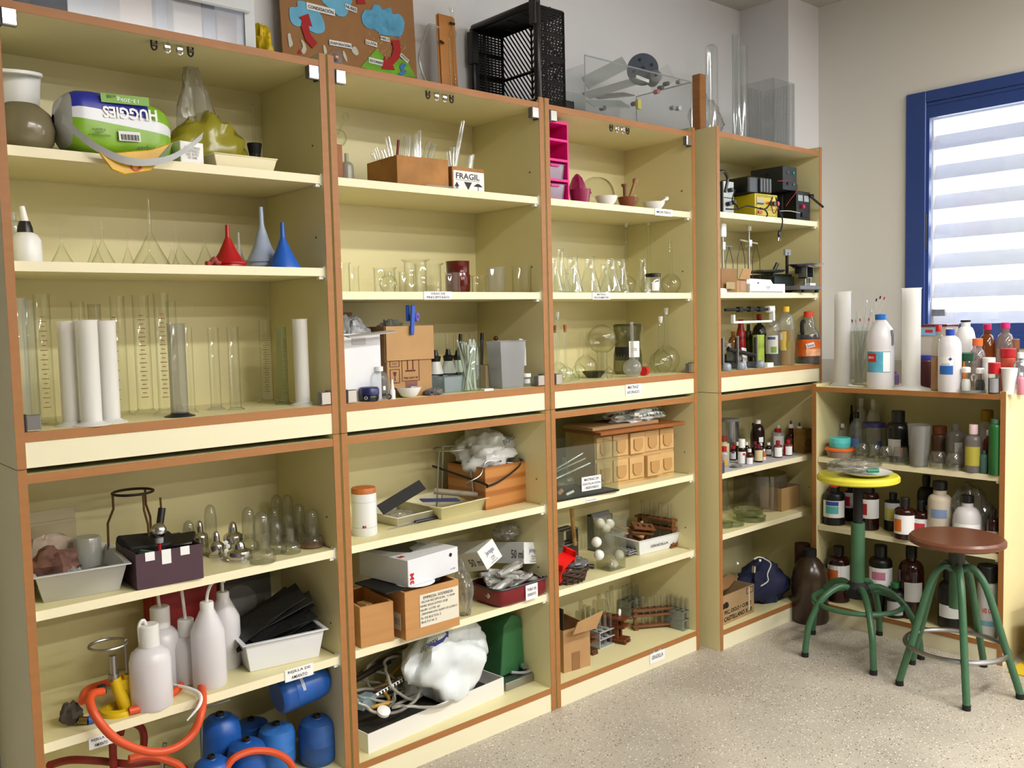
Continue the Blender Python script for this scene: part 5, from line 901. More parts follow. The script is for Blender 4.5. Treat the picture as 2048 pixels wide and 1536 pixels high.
def scart(u, v, ang, w, d, h, tilt, lab, txt):
    P = ony(u, v, .06); t = thing('syringe_carton', lab, 'box', P, rot=(tilt[0], tilt[1], ang)); MB().box(0,w,0,d,0,h).build('box_body', mat('carton white', (226,228,228), .5), t, smooth=0, bev=.001)
    text(t, txt, w*.5, h*.3, fM(0,h*.6,'f',x=w*.55), mat('pale blue ink', (60,80,130), .6)); text(t, 'jeringa\nesteril\nun solo uso', w*.4, h*.32, fM(0,h*.24,'f',x=w*.55), mat('grey ink', (130,130,135), .7)); text(t, '50 ml', d*.3, h*.4, fM(0,h*.45,'l',x=d*.15), INK); return t
scart(975, 1140, .10, .078, .24, .07, (-.28,-.40,.1), 'long white syringe carton tilted across the dark red pan', 'Jeringas'); scart(1048, 1128, .05, .08, .20, .072, (-.15,.18,0), 'white syringe carton with its end open, right of the tilted one', 'Jeringas')
t = thing('syringe_carton', 'white syringe carton lying flat at the back of the shelf', 'box', atx(905,.2,z+.105), rz=.25); MB().box(0,.16,0,.10,0,.05).build('box_body', mat('carton white', (226,228,228), .5), t, smooth=0, bev=.001)
# ---------------------------------------------------------------- bottom of unit 2
z = .08
A, Bq = onz(737,1508,z), onz(1008,1388,z); A.y = max(A.y,.03); P = A; rz = math.atan2(Bq.y-A.y,Bq.x-A.x); w_ = (Bq-A).length; d_ = .25
t = thing('card_tray', 'long white cardboard tray of rubber tubing on the bottom board', 'tray', P, rz); b = MB(); openbox(b, w_, d_, .058, .003); b.build('tray_body', mat('white card 2', (226,224,218), .7), t, smooth=0)
def inT(x, y, zz): return Matrix.Translation(P) @ Matrix.Rotation(rz,4,'Z') @ Vector((x*w_,y*d_,zz))
one('dark_filler', 'dark filler sheet added to darken the card tray inside', 'mat', MB().box(.02,w_*.93,.02,d_-.02,0,.03), mat('dark filler', (44,40,34), .8, var=(20,.4)), P+Vector((0,0,.004)), rz=rz); TUB = film('translucent tubing', (222,220,212), (180,178,170), .5, (205,202,192), .2); YT = mat('yellow rubber tubing', (190,146,52), .5)  # dark sheet added to fill the tray so its inside reads dark
def coil(lab, cx, cy, zc, r1, r2, rr, m, n=1.1, tilt=(0,0), seed=0):
    random.seed(seed); pts = []
    for i in range(int(26*n)):
        a = i*2*math.pi/26; pts.append((r1*math.cos(a)*(1+.1*random.uniform(-1,1)), r2*math.sin(a), .02*math.sin(a*1.7+seed)+i*.0004))
    one('rubber_tube', lab, 'tube', MB().tube(smoothpath(pts, 3), rr, 8), m, inT(cx,cy,zc), rot=(tilt[0],tilt[1],rz))
coil('yellow rubber tube curled along the front of the card tray', .38,.40,.09,.15,.055,.006,YT,.7,(.3,-.05),1); coil('second yellow rubber tube in the card tray, nearer the middle', .55,.5,.10,.14,.06,.006,YT,.6,(.5,-.1),5)
coil('big loop of clear tubing standing up in the card tray', .42,.45,.13,.09,.075,.0048,TUB,1.1,(.9,.2),2); coil('clear tubing lying along the front left of the card tray', .25,.35,.10,.12,.06,.0048,TUB,1.2,(.3,.1),3); coil('thin clear tubing loop at the back of the card tray', .5,.7,.13,.16,.07,.0042,TUB,1.5,(.6,-.1),4); coil('front clear tubing loop hanging over the tray wall', .45,.12,.075,.13,.05,.0048,TUB,1.0,(.25,.0),8); coil('thin clear tubing heap at the left of the card tray', .2,.55,.11,.09,.07,.0042,TUB,2.0,(.5,.2),9); coil('brown old rubber tube at the back of the card tray', .4,.75,.12,.14,.05,.006,mat('brown rubber tube', (96,70,40), .6),.8,(.5,0),6)
a, e = inT(.16,.30,.125), inT(.72,.5,.142); t2 = thing('measuring_stick', 'black and white striped measuring stick across the card tray', 'ruler', a); e = e-a; MB().tube([(0,0,0),e], .006, 4).build('stick_body', PAPER, t2, smooth=0); b = MB()
for i in range(22): q = e*(.04+.042*i); b.box(q.x-.0022,q.x+.0022,q.y-.0075,q.y-.003,q.z-.002,q.z+.006)
b.build('black_divisions', INK, t2, smooth=0)
t2 = thing('metal_syringe', 'long steel syringe pump lying at the back of the card tray', 'syringe', inT(.05,.62,.15)); MB().tube([(0,0,0),(.20,.05,.012)], .010, 10).build('barrel', DARKMETAL, t2); MB().tube([(.20,.05,.012),(.30,.075,.02)], .004, 8).build('plunger', STEEL, t2)
one('plastic_box', 'small clear and blue plastic pack at the left in the card tray', 'pack', MB().box(-.03,.03,-.02,.02,0,.03), film('clear blue', (200,225,235), (150,180,200), .4, (190,215,230), .1), inT(.10,.35,.10), rz=.3); one('plastic_disc', 'round white plastic lid at the front of the card tray', 'disc', MB().rev([(0,0),(.02,0),(.02,.010),(.017,.012),(0,.012)], 22), WHITE, inT(.15,.14,.085), rot=(.5,0,0))
bag('shopping_bag', 'white recycling shopping bag with blue arrow bulging over the card tray', inT(.68,.40,.045), (.165,.105,.13), mat('white thin bag', (226,232,236), .35, var=(8,.1)), 36, .45, 1.6, rz=rz+.15, n=72, fine=.038); o = bpy.data.objects['shopping_bag']
mi = (Matrix.Translation(o.location) @ Matrix.Rotation(o.rotation_euler.z,4,'Z')).inverted()
q = mi @ ony(858,1292,.03); text(o, 'Reciclar', .082, .022, Mx(q, (-1,0,-.12), (.05,0,-1)), INK, bold=.01)
qs = [mi @ ony(u,v,.028) for u, v in ((850,1288),(868,1286),(885,1276),(893,1268),(890,1263),(897,1262),(897,1275),(893,1274),(886,1284),(870,1293))]; b = MB(); b.f = [tuple(range(len(qs)))]; b.v = [tuple(p) for p in qs]; b.build('printed_arrow', mat('arrow navy', (34,40,110), .5), o, smooth=0)
A = onz(1028,1362,z); A.y = max(A.y,.10); t = thing('green_machine', 'green painted metal machine with chrome knob behind the white bag', 'machine', A+Vector((-.06,.0,0))); b = MB(); b.prism([(0,.03),(.115,.03),(.10,.215),(.06,.235),(.02,.20)], .12, Matrix(((1,0,0,0),(0,0,1,0),(0,1,0,0),(0,0,0,1)))); b.build('machine_body', mat('machine green', (48,104,62), .4), t, smooth=0, bev=.003); MB().tube([(.09,-.01,.05),(.09,-.025,.045)], .010, 12).build('chrome_knob', CHROME, t); MB().tube([(.122,.03,.10),(.148,.01,.085)], .016, 16).build('white_motor', WHITE, t); MB().tube(smoothpath([(.148,.01,.08),(.15,-.01,.05),(.10,-.03,.03),(.03,-.02,.045)], 5), .005, 8).build('grey_cable', GREYP, t); MB().box(-.02,.16,-.05,.10,0,.028).build('metal_base', STEEL, t, smooth=0, bev=.002)
# ================================================================== shelf unit 3
z = 2.027
one('black_cube', 'small black box beside the crate on top of the third unit', 'box', MB().box(0,.05,0,.05,0,.045), BLACKM, atx(1129,.06,z)-Vector((0,0,0)), bev=.002); one('white_block', 'low white block behind the small black box', 'block', MB().box(0,.05,0,.05,0,.042), mat('dull white', (205,208,210), .6), atx(1116,.10,z))
A = atx(1172, .015, z); Bq = atx(1385, .015, z); w_ = Bq.x-A.x; d_ = .28; h_ = hgt(A, 110)
ACR = film('acrylic', (250,251,251), (215,218,220), .03, (225,228,230), .05, 5, .03); ACE = film('acrylic edge', (215,222,222), (190,196,196), .45, (210,216,216), .1)
t = thing('acrylic_tank', 'clear acrylic tank full of apparatus parts on top of the third unit', 'tank', A)
for nm, a in (('front_pane',(0,w_,0,.004,0,h_)), ('back_pane',(0,w_,d_-.004,d_,0,h_*.8)), ('side_pane',(0,.004,.004,d_-.004,0,h_*.85)), ('side_pane',(w_-.004,w_,.004,d_-.004,0,h_)), ('base_pane',(0,w_,0,d_,0,.004))):
    p = MB().box(*a).build(nm, ACR, t, smooth=0)
b = MB(); r = .0028
for a, c in (((0,.002,0),(0,.002,h_)),((0,.002,h_),(w_,.002,h_)),((w_,.002,h_),(w_,.002,0)),((0,.002,.002),(w_,.002,.002)),((w_,d_,0),(w_,d_,h_)),((w_,.002,h_),(w_,d_,h_))): b.tube([a, c], r, 4)
b.build('pane_edges', ACE, t, smooth=0)
P = atx(1287,.13,z); cz = hgt(P,139); t = thing('pulley_wheel', 'dark slate blue disc with bolt holes leaning in the acrylic tank', 'disc', P+Vector((0,0,cz)), rot=(R90-.05,0,-.75)); k = mpp(P); R = 31*k
MB().rev([(0,-.008),(R,-.008),(R,.008),(0,.008)], 36).build('disc', mat('slate disc', (72,82,100), .45), t, smooth=30)
for a in (.4, 1.9, 3.4, 4.9): MB().rev([(0,.008),(.006,.008),(.006,.010),(0,.010)], 10, c=(R*.62*math.cos(a),R*.62*math.sin(a),0)).build('bolt', BLACK, t)
MB().rev([(0,.008),(.008,.008),(.008,.014),(0,.014)], 12).build('hub', BLACK, t)
P = atx(1310,.09,z); t = thing('grey_motor', 'small grey round motor in front of the slate disc', 'motor', P+Vector((0,0,hgt(P,156))), rot=(R90-.1,0,-.6)); MB().rev([(0,-.03),(.024,-.03),(.024,.02),(.016,.026),(0,.026)], 22).build('motor_body', mat('motor grey', (112,116,118), .5), t); MB().tube([(0,0,.02),(0,0,.036)], .005, 8).build('shaft', BLACK, t)
one('white_strip', 'small white strip leaning under the slate disc', 'strip', MB().box(-.03,.03,-.002,.002,-.006,.006), WHITE, ony(1285,158,.07), rot=(0,.18,-.2))
def sheet(lab, u0, v0, u1, v1, y, h, tl, m=ACR):
    a, e = ony(u0,v0,y), ony(u1,v1,y); L = (e-a).length; one('acrylic_sheet', lab, 'sheet', MB().box(0,L,0,.004,0,h), m, a, rot=(tl, -math.atan2(e.z-a.z, e.x-a.x), 0))
sheet('long clear acrylic sheet tilted in the tank, left', 1178,178,1258,136,.16,.05,-.3,film('hazy acrylic', (225,228,228), (180,184,186), .3, (200,204,204), .05)); sheet('clear acrylic sheet leaning across the tank middle', 1180,196,1300,160,.10,.04,-.9,film('hazy acrylic', (225,228,228), (180,184,186), .3, (200,204,204), .05)); sheet('clear acrylic plate standing near the right end of the tank', 1310,190,1352,160,.12,.07,-.2); sheet('dark smoky plate lying across the tank', 1200,196,1270,190,.16,.06,-1.2,mat('smoky plate', (92,90,90), .4)); sheet('pale triangular plate in the tank bottom', 1190,214,1260,214,.08,.05,-.9,ACE)
one('yellow_note', 'small yellow sticker block in the acrylic tank', 'sticker', MB().box(-.01,.01,-.006,.006,0,.034), mat('sticker yellow', (206,196,70), .6), ony(1277,218,.06))
for i, (u, v, lab, m) in enumerate(((1313,184,'pink stopper in the acrylic tank',mat('pink stopper', (190,90,100), .6)),(1332,168,'brown rubber stopper at the tank top, right',DARKMETAL),(1321,176,'brown rubber stopper at the tank top, left',DARKMETAL),(1358,164,'grey peg on the upright acrylic plate',GREYP),(1345,216,'grey rubber foot low in the acrylic tank',GREYP),(1268,208,'dark knob behind the yellow sticker',DARKMETAL),(1205,217,'flat black part at the tank bottom left',BLACKM),(1356,217,'small metal bracket low at the right of the tank',STEEL))):
    one('tank_part', lab, 'part', MB().tube([(0,-.010,0),(.004,.012,.002)], .0085, 10), m, ony(u, v, .09))
# ---------------------------------------------------------------- top shelf
z = 1.725
PINK = mat('hot pink plastic', (236,28,140), .4); A = atx(1100,.05,z); Bq = atx(1139,.05,z); w_ = Bq.x-A.x; h_ = hgt(Bq,246); d_ = .20
A = A+Vector((-.05,0,0)); w_ += .05; A.x = max(A.x,1.626); w_ = Bq.x-A.x
t = thing('drawer_tower', 'hot pink plastic drawer tower with clear drawers', 'drawer tower', A)
for x0 in (0, w_-.006): MB().box(x0,x0+.006,0,d_,0,h_).build('side_frame', PINK, t, smooth=0)
for i in range(5):
    MB().box(.006,w_-.006,0,d_,h_*i/4-(.008 if i == 4 else 0),h_*i/4+(.0 if i == 4 else .008)).build('divider', PINK, t, smooth=0)
for i in range(2):
    dr = MB(); dr.tray(w_*.84,d_*.9,h_*.19,.002,.003,.94); o = dr.build('drawer', film('lilac drawer', (232,215,226), (205,180,200), .3, (220,195,212), .1), t, smooth=0, loc=(w_/2,d_*.5,h_*i/4+.009))
    MB().box(-.02,.02,-.012,0,.02,.026).build('drawer_pull', PINK, o, smooth=0, loc=(0,-d_*.45,.02))
P = atx(1160,.05,z); k = mpp(P); MG = mat('magenta plastic', (140,20,72), .35)
t = thing('juicer', 'magenta plastic lemon juicer beside the pink tower', 'juicer', P); MB().rev([(0,0),(18*k,0),(22*k,.045),(22*k,.047),(15*k,.045)], 22).build('cup', MG, t)
b = MB(); b.rev([(16*k,.044),(14*k,.062),(9*k,.085),(3*k,.098),(0,.1)], 18); b.v = [(x*(1+.14*math.cos(6*math.atan2(y,x))), y*(1+.14*math.cos(6*math.atan2(y,x))), zz) for x, y, zz in b.v]; b.build('reamer', MG, t, loc=(-.012,0,0)); MB().box(.018,.055,-.006,.006,.036,.044).build('handle', MG, t, bev=.002)
P = atx(1192,.17,z); k = mpp(P); one('glass_bowl', 'large clear glass bowl tilted on its side', 'bowl', MB().rev([(0,0),(10*k,.0),(22*k,.010),(32*k,.032),(36*k,.062)], 30), GLASSD, P+Vector((.045,0,.075)), rot=(.0,-1.9,.25)); P = atx(1246,.2,z); k = mpp(P); one('glass_bowl', 'smaller glass bowl behind the brown mortar', 'bowl', MB().rev([(0,0),(12*k,0),(22*k,.02),(26*k,.06)], 26), GLASS, P+Vector((0,0,.015)), rot=(0,.4,0))
def mortar(u, y, w, vt, m, lab, hand=None, sp=False):
    P = atx(u,y,z); k = mpp(P); R = w*k/2; H = hgt(P,vt); t = thing('mortar', lab, 'mortar', P); MB().rev([(0,0),(R*.6,0),(R*.62,H*.08),(R*.86,H*.5),(R,H),(R*.9,H),(R*.7,H*.45),(0,H*.2)], 26).build('bowl', m, t); return P, R, H, t
mortar(1213,.045,46,393,PORC,'white porcelain mortar bowl in front of the glass bowl'); P, R, H, t = mortar(1255,.05,40,395,mat('brown glazed clay', (124,62,30), .25),'brown glazed mortar holding two pestles'); P2, R2, H2, t2 = mortar(1307,.04,47,405,PORC,'low white porcelain mortar with its pestle')
def pestle(lab, a, e, r, m):
    a = Vector(a); e = Vector(e)-a; b = MB(); L = e.length; ax = e.normalized(); M = ax.to_track_quat('Z','Y').to_matrix().to_4x4(); b.rev([(0,0),(r*1.2,.004),(r*.8,L*.3),(r*.75,L*.8),(r*1.35,L*.9),(r*1.35,L*.97),(0,L)], 14, M=M); one('pestle', lab, 'pestle', b, m, a)
pestle('wooden pestle leaning right in the brown mortar', P+Vector((0,0,H*.3)), ony(1272,358,.05), .008, mat('pestle wood', (150,110,60), .5)); pestle('dark short pestle leaning left in the brown mortar', P+Vector((0,0.01,H*.3)), ony(1249,367,.06), .009, mat('pestle brown', (120,84,50), .5)); pestle('white porcelain pestle in the low mortar', P2+Vector((0,0,H2*.4)), ony(1335,396,.04), .006, PORC)
# ---------------------------------------------------------------- conical flasks
z = 1.415
BG = film('sparkling glass', (250,252,248), (186,190,176), .05, (240,244,238), .03, 4, .12)
def ef(u, w, vt, y, lab, m=BG, nr=.36): P = atx(u,y,z); k = mpp(P); return erlen(lab, P, w*k/2, hgt(P,vt), m, nr)
ef(1110,34,515,.05,'conical flask cut by the left panel'); ef(1122,40,497,.20,'tall conical flask at the back left',nr=.3); ef(1146,42,513,.12,'conical flask with wide neck, third from the left',nr=.5); ef(1148,36,532,.05,'small conical flask in front with a white patch'); ef(1180,46,513,.14,'conical flask behind the label',nr=.4); ef(1210,40,528,.20,'conical flask with a dark neck at the back'); ef(1222,46,516,.06,'conical flask in front, middle',nr=.36); ef(1243,38,518,.13,'conical flask right of the middle, upright neck',nr=.5); ef(1287,40,517,.14,'rightmost conical flask behind the lidded jar',nr=.34)
P = atx(1306,.05,z); k = mpp(P); t = thing('lidded_jar', 'small glass jar with black lid and white label', 'jar', P); H = hgt(P,547); MB().rev([(0,0),(15*k,0),(16*k,.004),(16*k,H*.75),(14*k,H*.82)], 20).build('body', BG, t); MB().rev([(15.5*k,H*.84),(15.5*k,H*.98),(14*k,H),(0,H)], 20).build('lid', BLACK, t); b = MB(); arcband(b,16.2*k,H*.12,H*.55,facing(P)+.35,.9); b.build('paper_label', PAPER, t)
for (u, y, vt, w, lab) in ((1254,.27,450,40,'volumetric flask with tall neck in the back corner'), (1299,.22,446,40,'volumetric flask with tallest neck near the corner'), (1342,.09,476,40,'volumetric flask with brown marks at the right')):
    P = atx(u,y,z); k = mpp(P); volfl(lab, P, w*k/2, hgt(P,vt), GLASS, stop=MILK if u != 1342 else None)
P = atx(1132,.27,z); k = mpp(P); one('coiled_glass', 'glass vessel with hooked arms at the back left', 'vessel', MB().rev([(0,0),(14*k,0),(15*k,.03),(5*k,.05),(5*k,.075),(8*k,.08),(5*k,.085),(5*k,.10)], 16), BG, P)
# ---------------------------------------------------------------- volumetric flasks
z = 1.106
def vf(u, w, vt, y, lab, m=GLASS, stop=None, nr=.17, name='volumetric_flask'): P = atx(u,y,z); k = mpp(P); return volfl(lab, P, w*k/2, hgt(P,vt), m, nr, None, stop, name)
vf(1117,38,634,.14,'tall volumetric flask with frosted stopper in the left corner',BG,MILK); vf(1132,32,660,.07,'volumetric flask with reddish cork, in front',BG,mat('red cork', (158,86,50), .8)); vf(1112,30,661,.06,'volumetric flask with brown cork half hidden by the hinge',BG,mat('dark cork', (120,80,40), .8)); vf(1158,28,668,.2,'thin necked flask behind, fourth from the left'); vf(1172,46,664,.16,'volumetric flask before the dark dish')
P = atx(1150,.12,z); k = mpp(P); beaker('small plain beaker low in the row', P, 9*k, .032, GLASSG, spout=False)
P = atx(1205,.10,z); k = mpp(P); H = hgt(P,649); t = thing('florence_flask', 'big round glass flask standing upside down on its wide neck', 'flask', P); R = 29*k; MB().rev([(11*k,0),(10*k,.01),(10*k,H-1.85*R)]+[(R*math.sin(a),H-R-R*math.cos(a)) for a in (.4,.7,1.0,1.35,1.7,2.1,2.5,2.85)]+[(0,H)], 28).build('flask_body', GLASS, t)
P = atx(1188,.15,z); k = mpp(P); one('dark_dish', 'shallow dark green glass dish behind the big flask', 'dish', MB().rev([(0,0),(14*k,0),(24*k,.022),(23*k,.024),(12*k,.004),(0,.004)], 24), film('dark green glass', (120,125,90), (60,64,40), .5, (70,74,50), .05), P)
P = atx(1256,.19,z); k = mpp(P); H = hgt(P,648); t = thing('storage_jar', 'large olive glass jar with black lid band and white round label', 'jar', P); OL = film('olive glass', (196,196,160), (104,104,70), .25, (120,120,90), .05)
MB().rev([(0,0),(24*k,0),(29*k,.012),(28*k,H*.4),(25*k,H*.55),(25*k,H*.8),(27*k,H*.86),(29*k,H*.97),(26*k,H),(23*k,H*.96)], 26).build('body', OL, t); b = MB(); arcband(b,28*k,H*.28,H*.55,facing(P)-.1,2.0,14); b.build('dark_label', BLACKM, t); b = MB(); arcband(b,28.4*k,H*.34,H*.66,facing(P)+.52,.85,8); b.build('white_label', PAPER, t)
a = facing(P)+.50; M_ = Mx((28.8*k*math.cos(a),28.8*k*math.sin(a),H*.5), (-math.sin(a),math.cos(a),0), (0,0,1)); text(t, 'Conecta\nPor favor', .022, .012, M_, INK)
vf(1265,38,644,.04,'milky volumetric flask with long neck in front of the olive jar',film('misty glass', (235,236,232), (190,192,188), .28, (214,214,210), .08)); vf(1285,26,652,.2,'thin flask standing between olive jar and right wall',BG)
P = atx(1289,.06,z); k = mpp(P); one('red_plug', 'short red plastic plug lying by the milky flask', 'plug', MB().rev([(0,-.012),(9*k,-.012),(9*k,.012),(0,.012)], 18), RED, P+Vector((0,0,9*k)), rot=(0,R90,.3))
vf(1322,46,642,.11,'volumetric flask with white stopper at the right, shorter',GLASS,MILK); vf(1333,54,625,.16,'tallest volumetric flask with white stopper at the right',GLASS,MILK,.15)
P = atx(1222,.05,z); k = mpp(P); vf(1218,20,735,.10,'tiny round flask behind the big flask neck',GLASS)
# ================================================================== lower unit 3
z = .705
A, Bq = onz(1116,1004,z), onz(1237,982,z); A.y = max(.02,A.y); rz = math.atan2(Bq.y-A.y,Bq.x-A.x); w_ = (Bq-A).length; d_ = .20; h_ = hgt(A,897)
AQ = film('aquarium glass', (243,247,242), (190,198,188), .04, (190,198,188), .05, 5, .03); t = thing('glass_tank', 'small glass tank with black base rim and MATRAZ DE DESTILACIÓN label', 'tank', A, rz)
for nm, a in (('front_pane',(0,w_,0,.004,0,h_)), ('back_pane',(0,w_,d_-.004,d_,0,h_)), ('side_pane',(0,.004,.004,d_-.004,0,h_)), ('side_pane',(w_-.004,w_,.004,d_-.004,0,h_))): MB().box(*a).build(nm, AQ, t, smooth=0)
MB().box(-.002,w_+.002,-.002,d_,-.0,.006).build('base_rim', BLACKM, t, smooth=0)
M_ = fM(0,h_*.25,'f',x=w_*.54); lb = plate(t, 'paper_label', M_, w_*.32, h_*.27, PAPER); [text(lb, s_, w_*q_, h_*.05, M_ @ Matrix.Translation((0,h_*dy_,.001)), INK, bold=.01) for s_, q_, dy_ in (('MATRAZ DE',.24,.08),('DESTILACIÓN',.29,0),('/ REDONDO',.24,-.08))]
def inq(x,y,zz): return Matrix.Translation(A) @ Matrix.Rotation(rz,4,'Z') @ Vector((x*w_,y*d_,zz))
for i, (x0,y0,z0,x1,y1,z1,lab) in enumerate(((.15,.4,.09,.72,.5,.135,'uppermost glass rod leaning in the glass tank'),(.15,.5,.075,.76,.5,.115,'middle glass rod leaning in the glass tank'),(.12,.3,.065,.78,.4,.10,'lowest glass rod leaning in the glass tank'))): rod('glass_rod', lab, inq(x0,y0,z0), inq(x1,y1,z1), .0035, GT, 'glass rod')
P = inq(.2,.6,.008); volfl('round distilling flask lying in the glass tank', P, .036, .16, GLASSD, name='distilling_flask', nr=.25); P = inq(.42,.5,.008); volfl('second distilling flask low in the glass tank', P, .034, .12, GLASSD, name='distilling_flask', nr=.3); 
P = inq(.12,.85,h_*.7); t = thing('retort_flask', 'glass flask with bent side arm sticking out above the glass tank', 'flask', P); MB().ball((0,0,.02), .034, 18).build('bulb', GLASSD, t); MB().tube(smoothpath([(0,0,.05),(.03,0,.085),(.06,-.01,.11)],4), .009, 10).build('side_arm', GLASSD, t); MB().tube([(-.01,0,.05),(-.03,0,.09)], .010, 10).build('neck', GLASSD, t)
one('cork_bits', 'yellowish cork and white plug at the bottom of the glass tank', 'cork', MB().tube([(0,0,0),(.02,0,.012)], .008, 10), CORK, inq(.12,.2,.016)); rod('white_plug', 'white plug lying in the glass tank', inq(.22,.15,.012), inq(.34,.15,.02), .005, WHITE, 'plug')
# drawer chest
A, Bq = onz(1192,979,z), onz(1348,950,z); rz = math.atan2(Bq.y-A.y,Bq.x-A.x); w_ = (Bq-A).length; A.y = min(A.y,.16); d_ = .16; h_ = hgt(A,870)
ch = thing('drawer_chest', 'light wooden chest with two rows of small drawers', 'drawer chest', A, rz); MB().box(0,w_,.002,d_,0,h_).build('chest_body', WOODL, ch, smooth=0); nc = 5
for r in range(2):
    for c in range(nc):
        out = .016 if (r,c) == (0,3) else (.004 if (r,c) != (1,2) else .010)
        x0 = w_*(c+.04)/nc; x1 = w_*(c+.96)/nc; z0 = h_*(.08+.47*r); z1 = z0+h_*.40
        o = MB().box(x0,x1,-out,.02,z0,z1).build('drawer', mat('drawer wood', (206,168,112), .55, var=(20,.08)), ch, smooth=0, bev=.001)
        b = MB(); xc = (x0+x1)/2; hw = (x1-x0)*.30; b.prism([(xc-hw,z0+h_*.12),(xc-hw*.5,z0+h_*.06),(xc+hw*.5,z0+h_*.06),(xc+hw,z0+h_*.12),(xc+hw,z0+h_*.28),(xc-hw,z0+h_*.28)], .005, Matrix(((1,0,0,0),(0,0,-1,-out),(0,1,0,0),(0,0,0,1)))); b.build('drawer_pull', mat('pull wood', (184,142,86), .55), o, smooth=0)
P = A+Vector((0,0,h_)); zz0 = h_
one('wooden_board', 'thick brown varnished board lying on the drawer chest', 'board', MB().box(-.02,w_+.01,-.05,.15,0,.014), mat('varnished board', (150,88,40), .35, var=(8,.12,(1,6,1))), A+Vector((0,0,h_+.001)), rz=rz, bev=.002); one('wooden_board', 'pale wooden slab on top of the varnished board', 'board', MB().box(-.03,w_*.75,-.02,.14,0,.014), mat('pale slab', (158,122,82), .6), A+Vector((0,0,h_+.016)), rz=rz, bev=.002)
o = bag('patterned_bag', 'folded white bag with dark green leaf pattern on the wooden boards', A+Vector((w_*.55,.03,h_+.028)), (.125,.07,.030), mat('leaf print bag', (214,216,214), .4), 41, .45, 2.4, rz=rz); b = MB(); random.seed(9)
for i in range(34):
    x = -.10+.2*((i % 12)/11)+random.uniform(-.004,.004); row = i//12; y = -.074+.022*row; zz = .022+.013*row+random.uniform(-.002,.002); b.add([(x-.006,y,zz),(x+.006,y,zz),(x,y+.004,zz+.014)], [(0,1,2)])
b.build('leaf_print', mat('leaf green', (18,60,46), .5), o, smooth=0)
# ---------------------------------------------------------------- racks and balls
z = .403
BSK = mat('dark wicker', (62,42,24), .7)
P = onz(1152,1166,z); P.y = max(P.y,.085); P.x -= .0; t = thing('wicker_basket', 'low dark wicker basket at the front left', 'basket', P); b = MB(); random.seed(2)
for ring in range(6):
    f = .80+.05*ring; n_ = 40; pts = [(.085*f*math.cos(2*math.pi*i/n_)*(1+.02*math.sin(9*i+ring)), .075*f*math.sin(2*math.pi*i/n_)*(1+.02*math.sin(7*i+ring*2)), .006+.0085*ring+.003*math.sin(i*math.pi/2+ring*math.pi)) for i in range(n_)]; b.tube(pts, .0048, 6, True)
b.build('woven_rings', BSK, t); b = MB()
for i in range(20): a = i*math.pi/10; b.tube([(.072*math.cos(a),.064*math.sin(a),0),(.09*math.cos(a),.079*math.sin(a),.058)], .003, 5)
o = b.build('stakes', BSK, t); o['kind'] = 'stuff'; MB().rev([(0,.002),(.07,.002),(.07,.006),(0,.006)], 20, sy=.88).build('base', BSK, t)
Pb = P.copy()
rr = thing('tube_rack', 'bright red plastic tube rack leaning in the basket', 'rack', Pb+Vector((-.03,-.04,.03)), rot=(.35,-.25,.3)); RDP = mat('bright red rack', (226,26,24), .4); b = MB()
for zz in (0,.05): b.box(-.06,.05,0,.05,zz,zz+.004)
b.build('shelf_plate', RDP, rr, smooth=0)
for x in (-.06,.042): 
    b = MB(); b.box(x,x+.008,0,.012,0,.075); b.box(x,x+.008,.038,.05,0,.075); b.box(x,x+.008,.0,.05,.05,.075); b.box(x,x+.008,0,.05,0,.016); b.build('end_plate', RDP, rr, smooth=0)
for i in range(3): ttube('clear plastic tube standing in the red rack', Pb+Vector((-.07+.022*i,-.01,.05)), .007, .115, FROST2 if 'FROST2' in globals() else GLASSD, 'tubes in the red rack', rot=(-.1,-.2,0))
bag('plastic_bag', 'grey plastic sheet bag lying in the basket', Pb+Vector((.035,-.01,.022)), (.05,.05,.03), film('grey sheet', (190,190,190), (150,150,150), .6, (150,150,150), .2), 44); rod('black_tube', 'short black tube end at the right of the basket', Pb+Vector((.05,-.05,.05)), Pb+Vector((.075,-.07,.046)), .009, BLACK, 'tube', 12)
GR = mat('grey rack plastic', (136,138,140), .5)
def rack(name, lab, P, w, d, h, m, rz=0, nx=5, ny=2, plates=3, rot=None, side=True, hr=.008):
    t = thing(name, lab, 'rack', P, rz, rot=rot)
    for i in range(plates):
        zz = h*i/(plates-1)-(.003 if i == plates-1 else 0)
        o = MB().box(0,w,0,d,zz,zz+.003).build('rack_plate', m, t, smooth=0)
        if i:
            b = MB()
            for a in range(nx):
                for c in range(ny): b.rev([(0,0),(hr,0),(hr,.0006),(0,.0006)], 10, c=(w*(a+.5)/nx, d*(c+.5)/ny, zz+.003))
            q = b.build('tube_holes', BLACKM, o); q['kind'] = 'stuff'
    if side:
        for x in (0, w-.003): MB().box(x,x+.003,0,d,0,h).build('end_plate', m, t, smooth=0)
    return t
rack('tube_rack', 'grey tube rack standing at the back behind the basket', atx(1128,.25,z+.0), .09, .06, .12, GR, .1); rack('tube_rack', 'grey perforated rack block at the back, centre', atx(1197,.26,z+.0), .085, .06, .14, mat('dark grey rack', (108,112,114), .5), .0, 8, 5, 2, rot=None)
MB_ = MB(); pp_ = atx(1193,.245,z+.11); o = one('perforated_block', 'dark grey perforated block tilted on the centre rack', 'block', MB().box(0,.10,0,.008,0,.055), mat('dark grey rack', (108,112,114), .5), pp_, rot=(-.5,0,0))
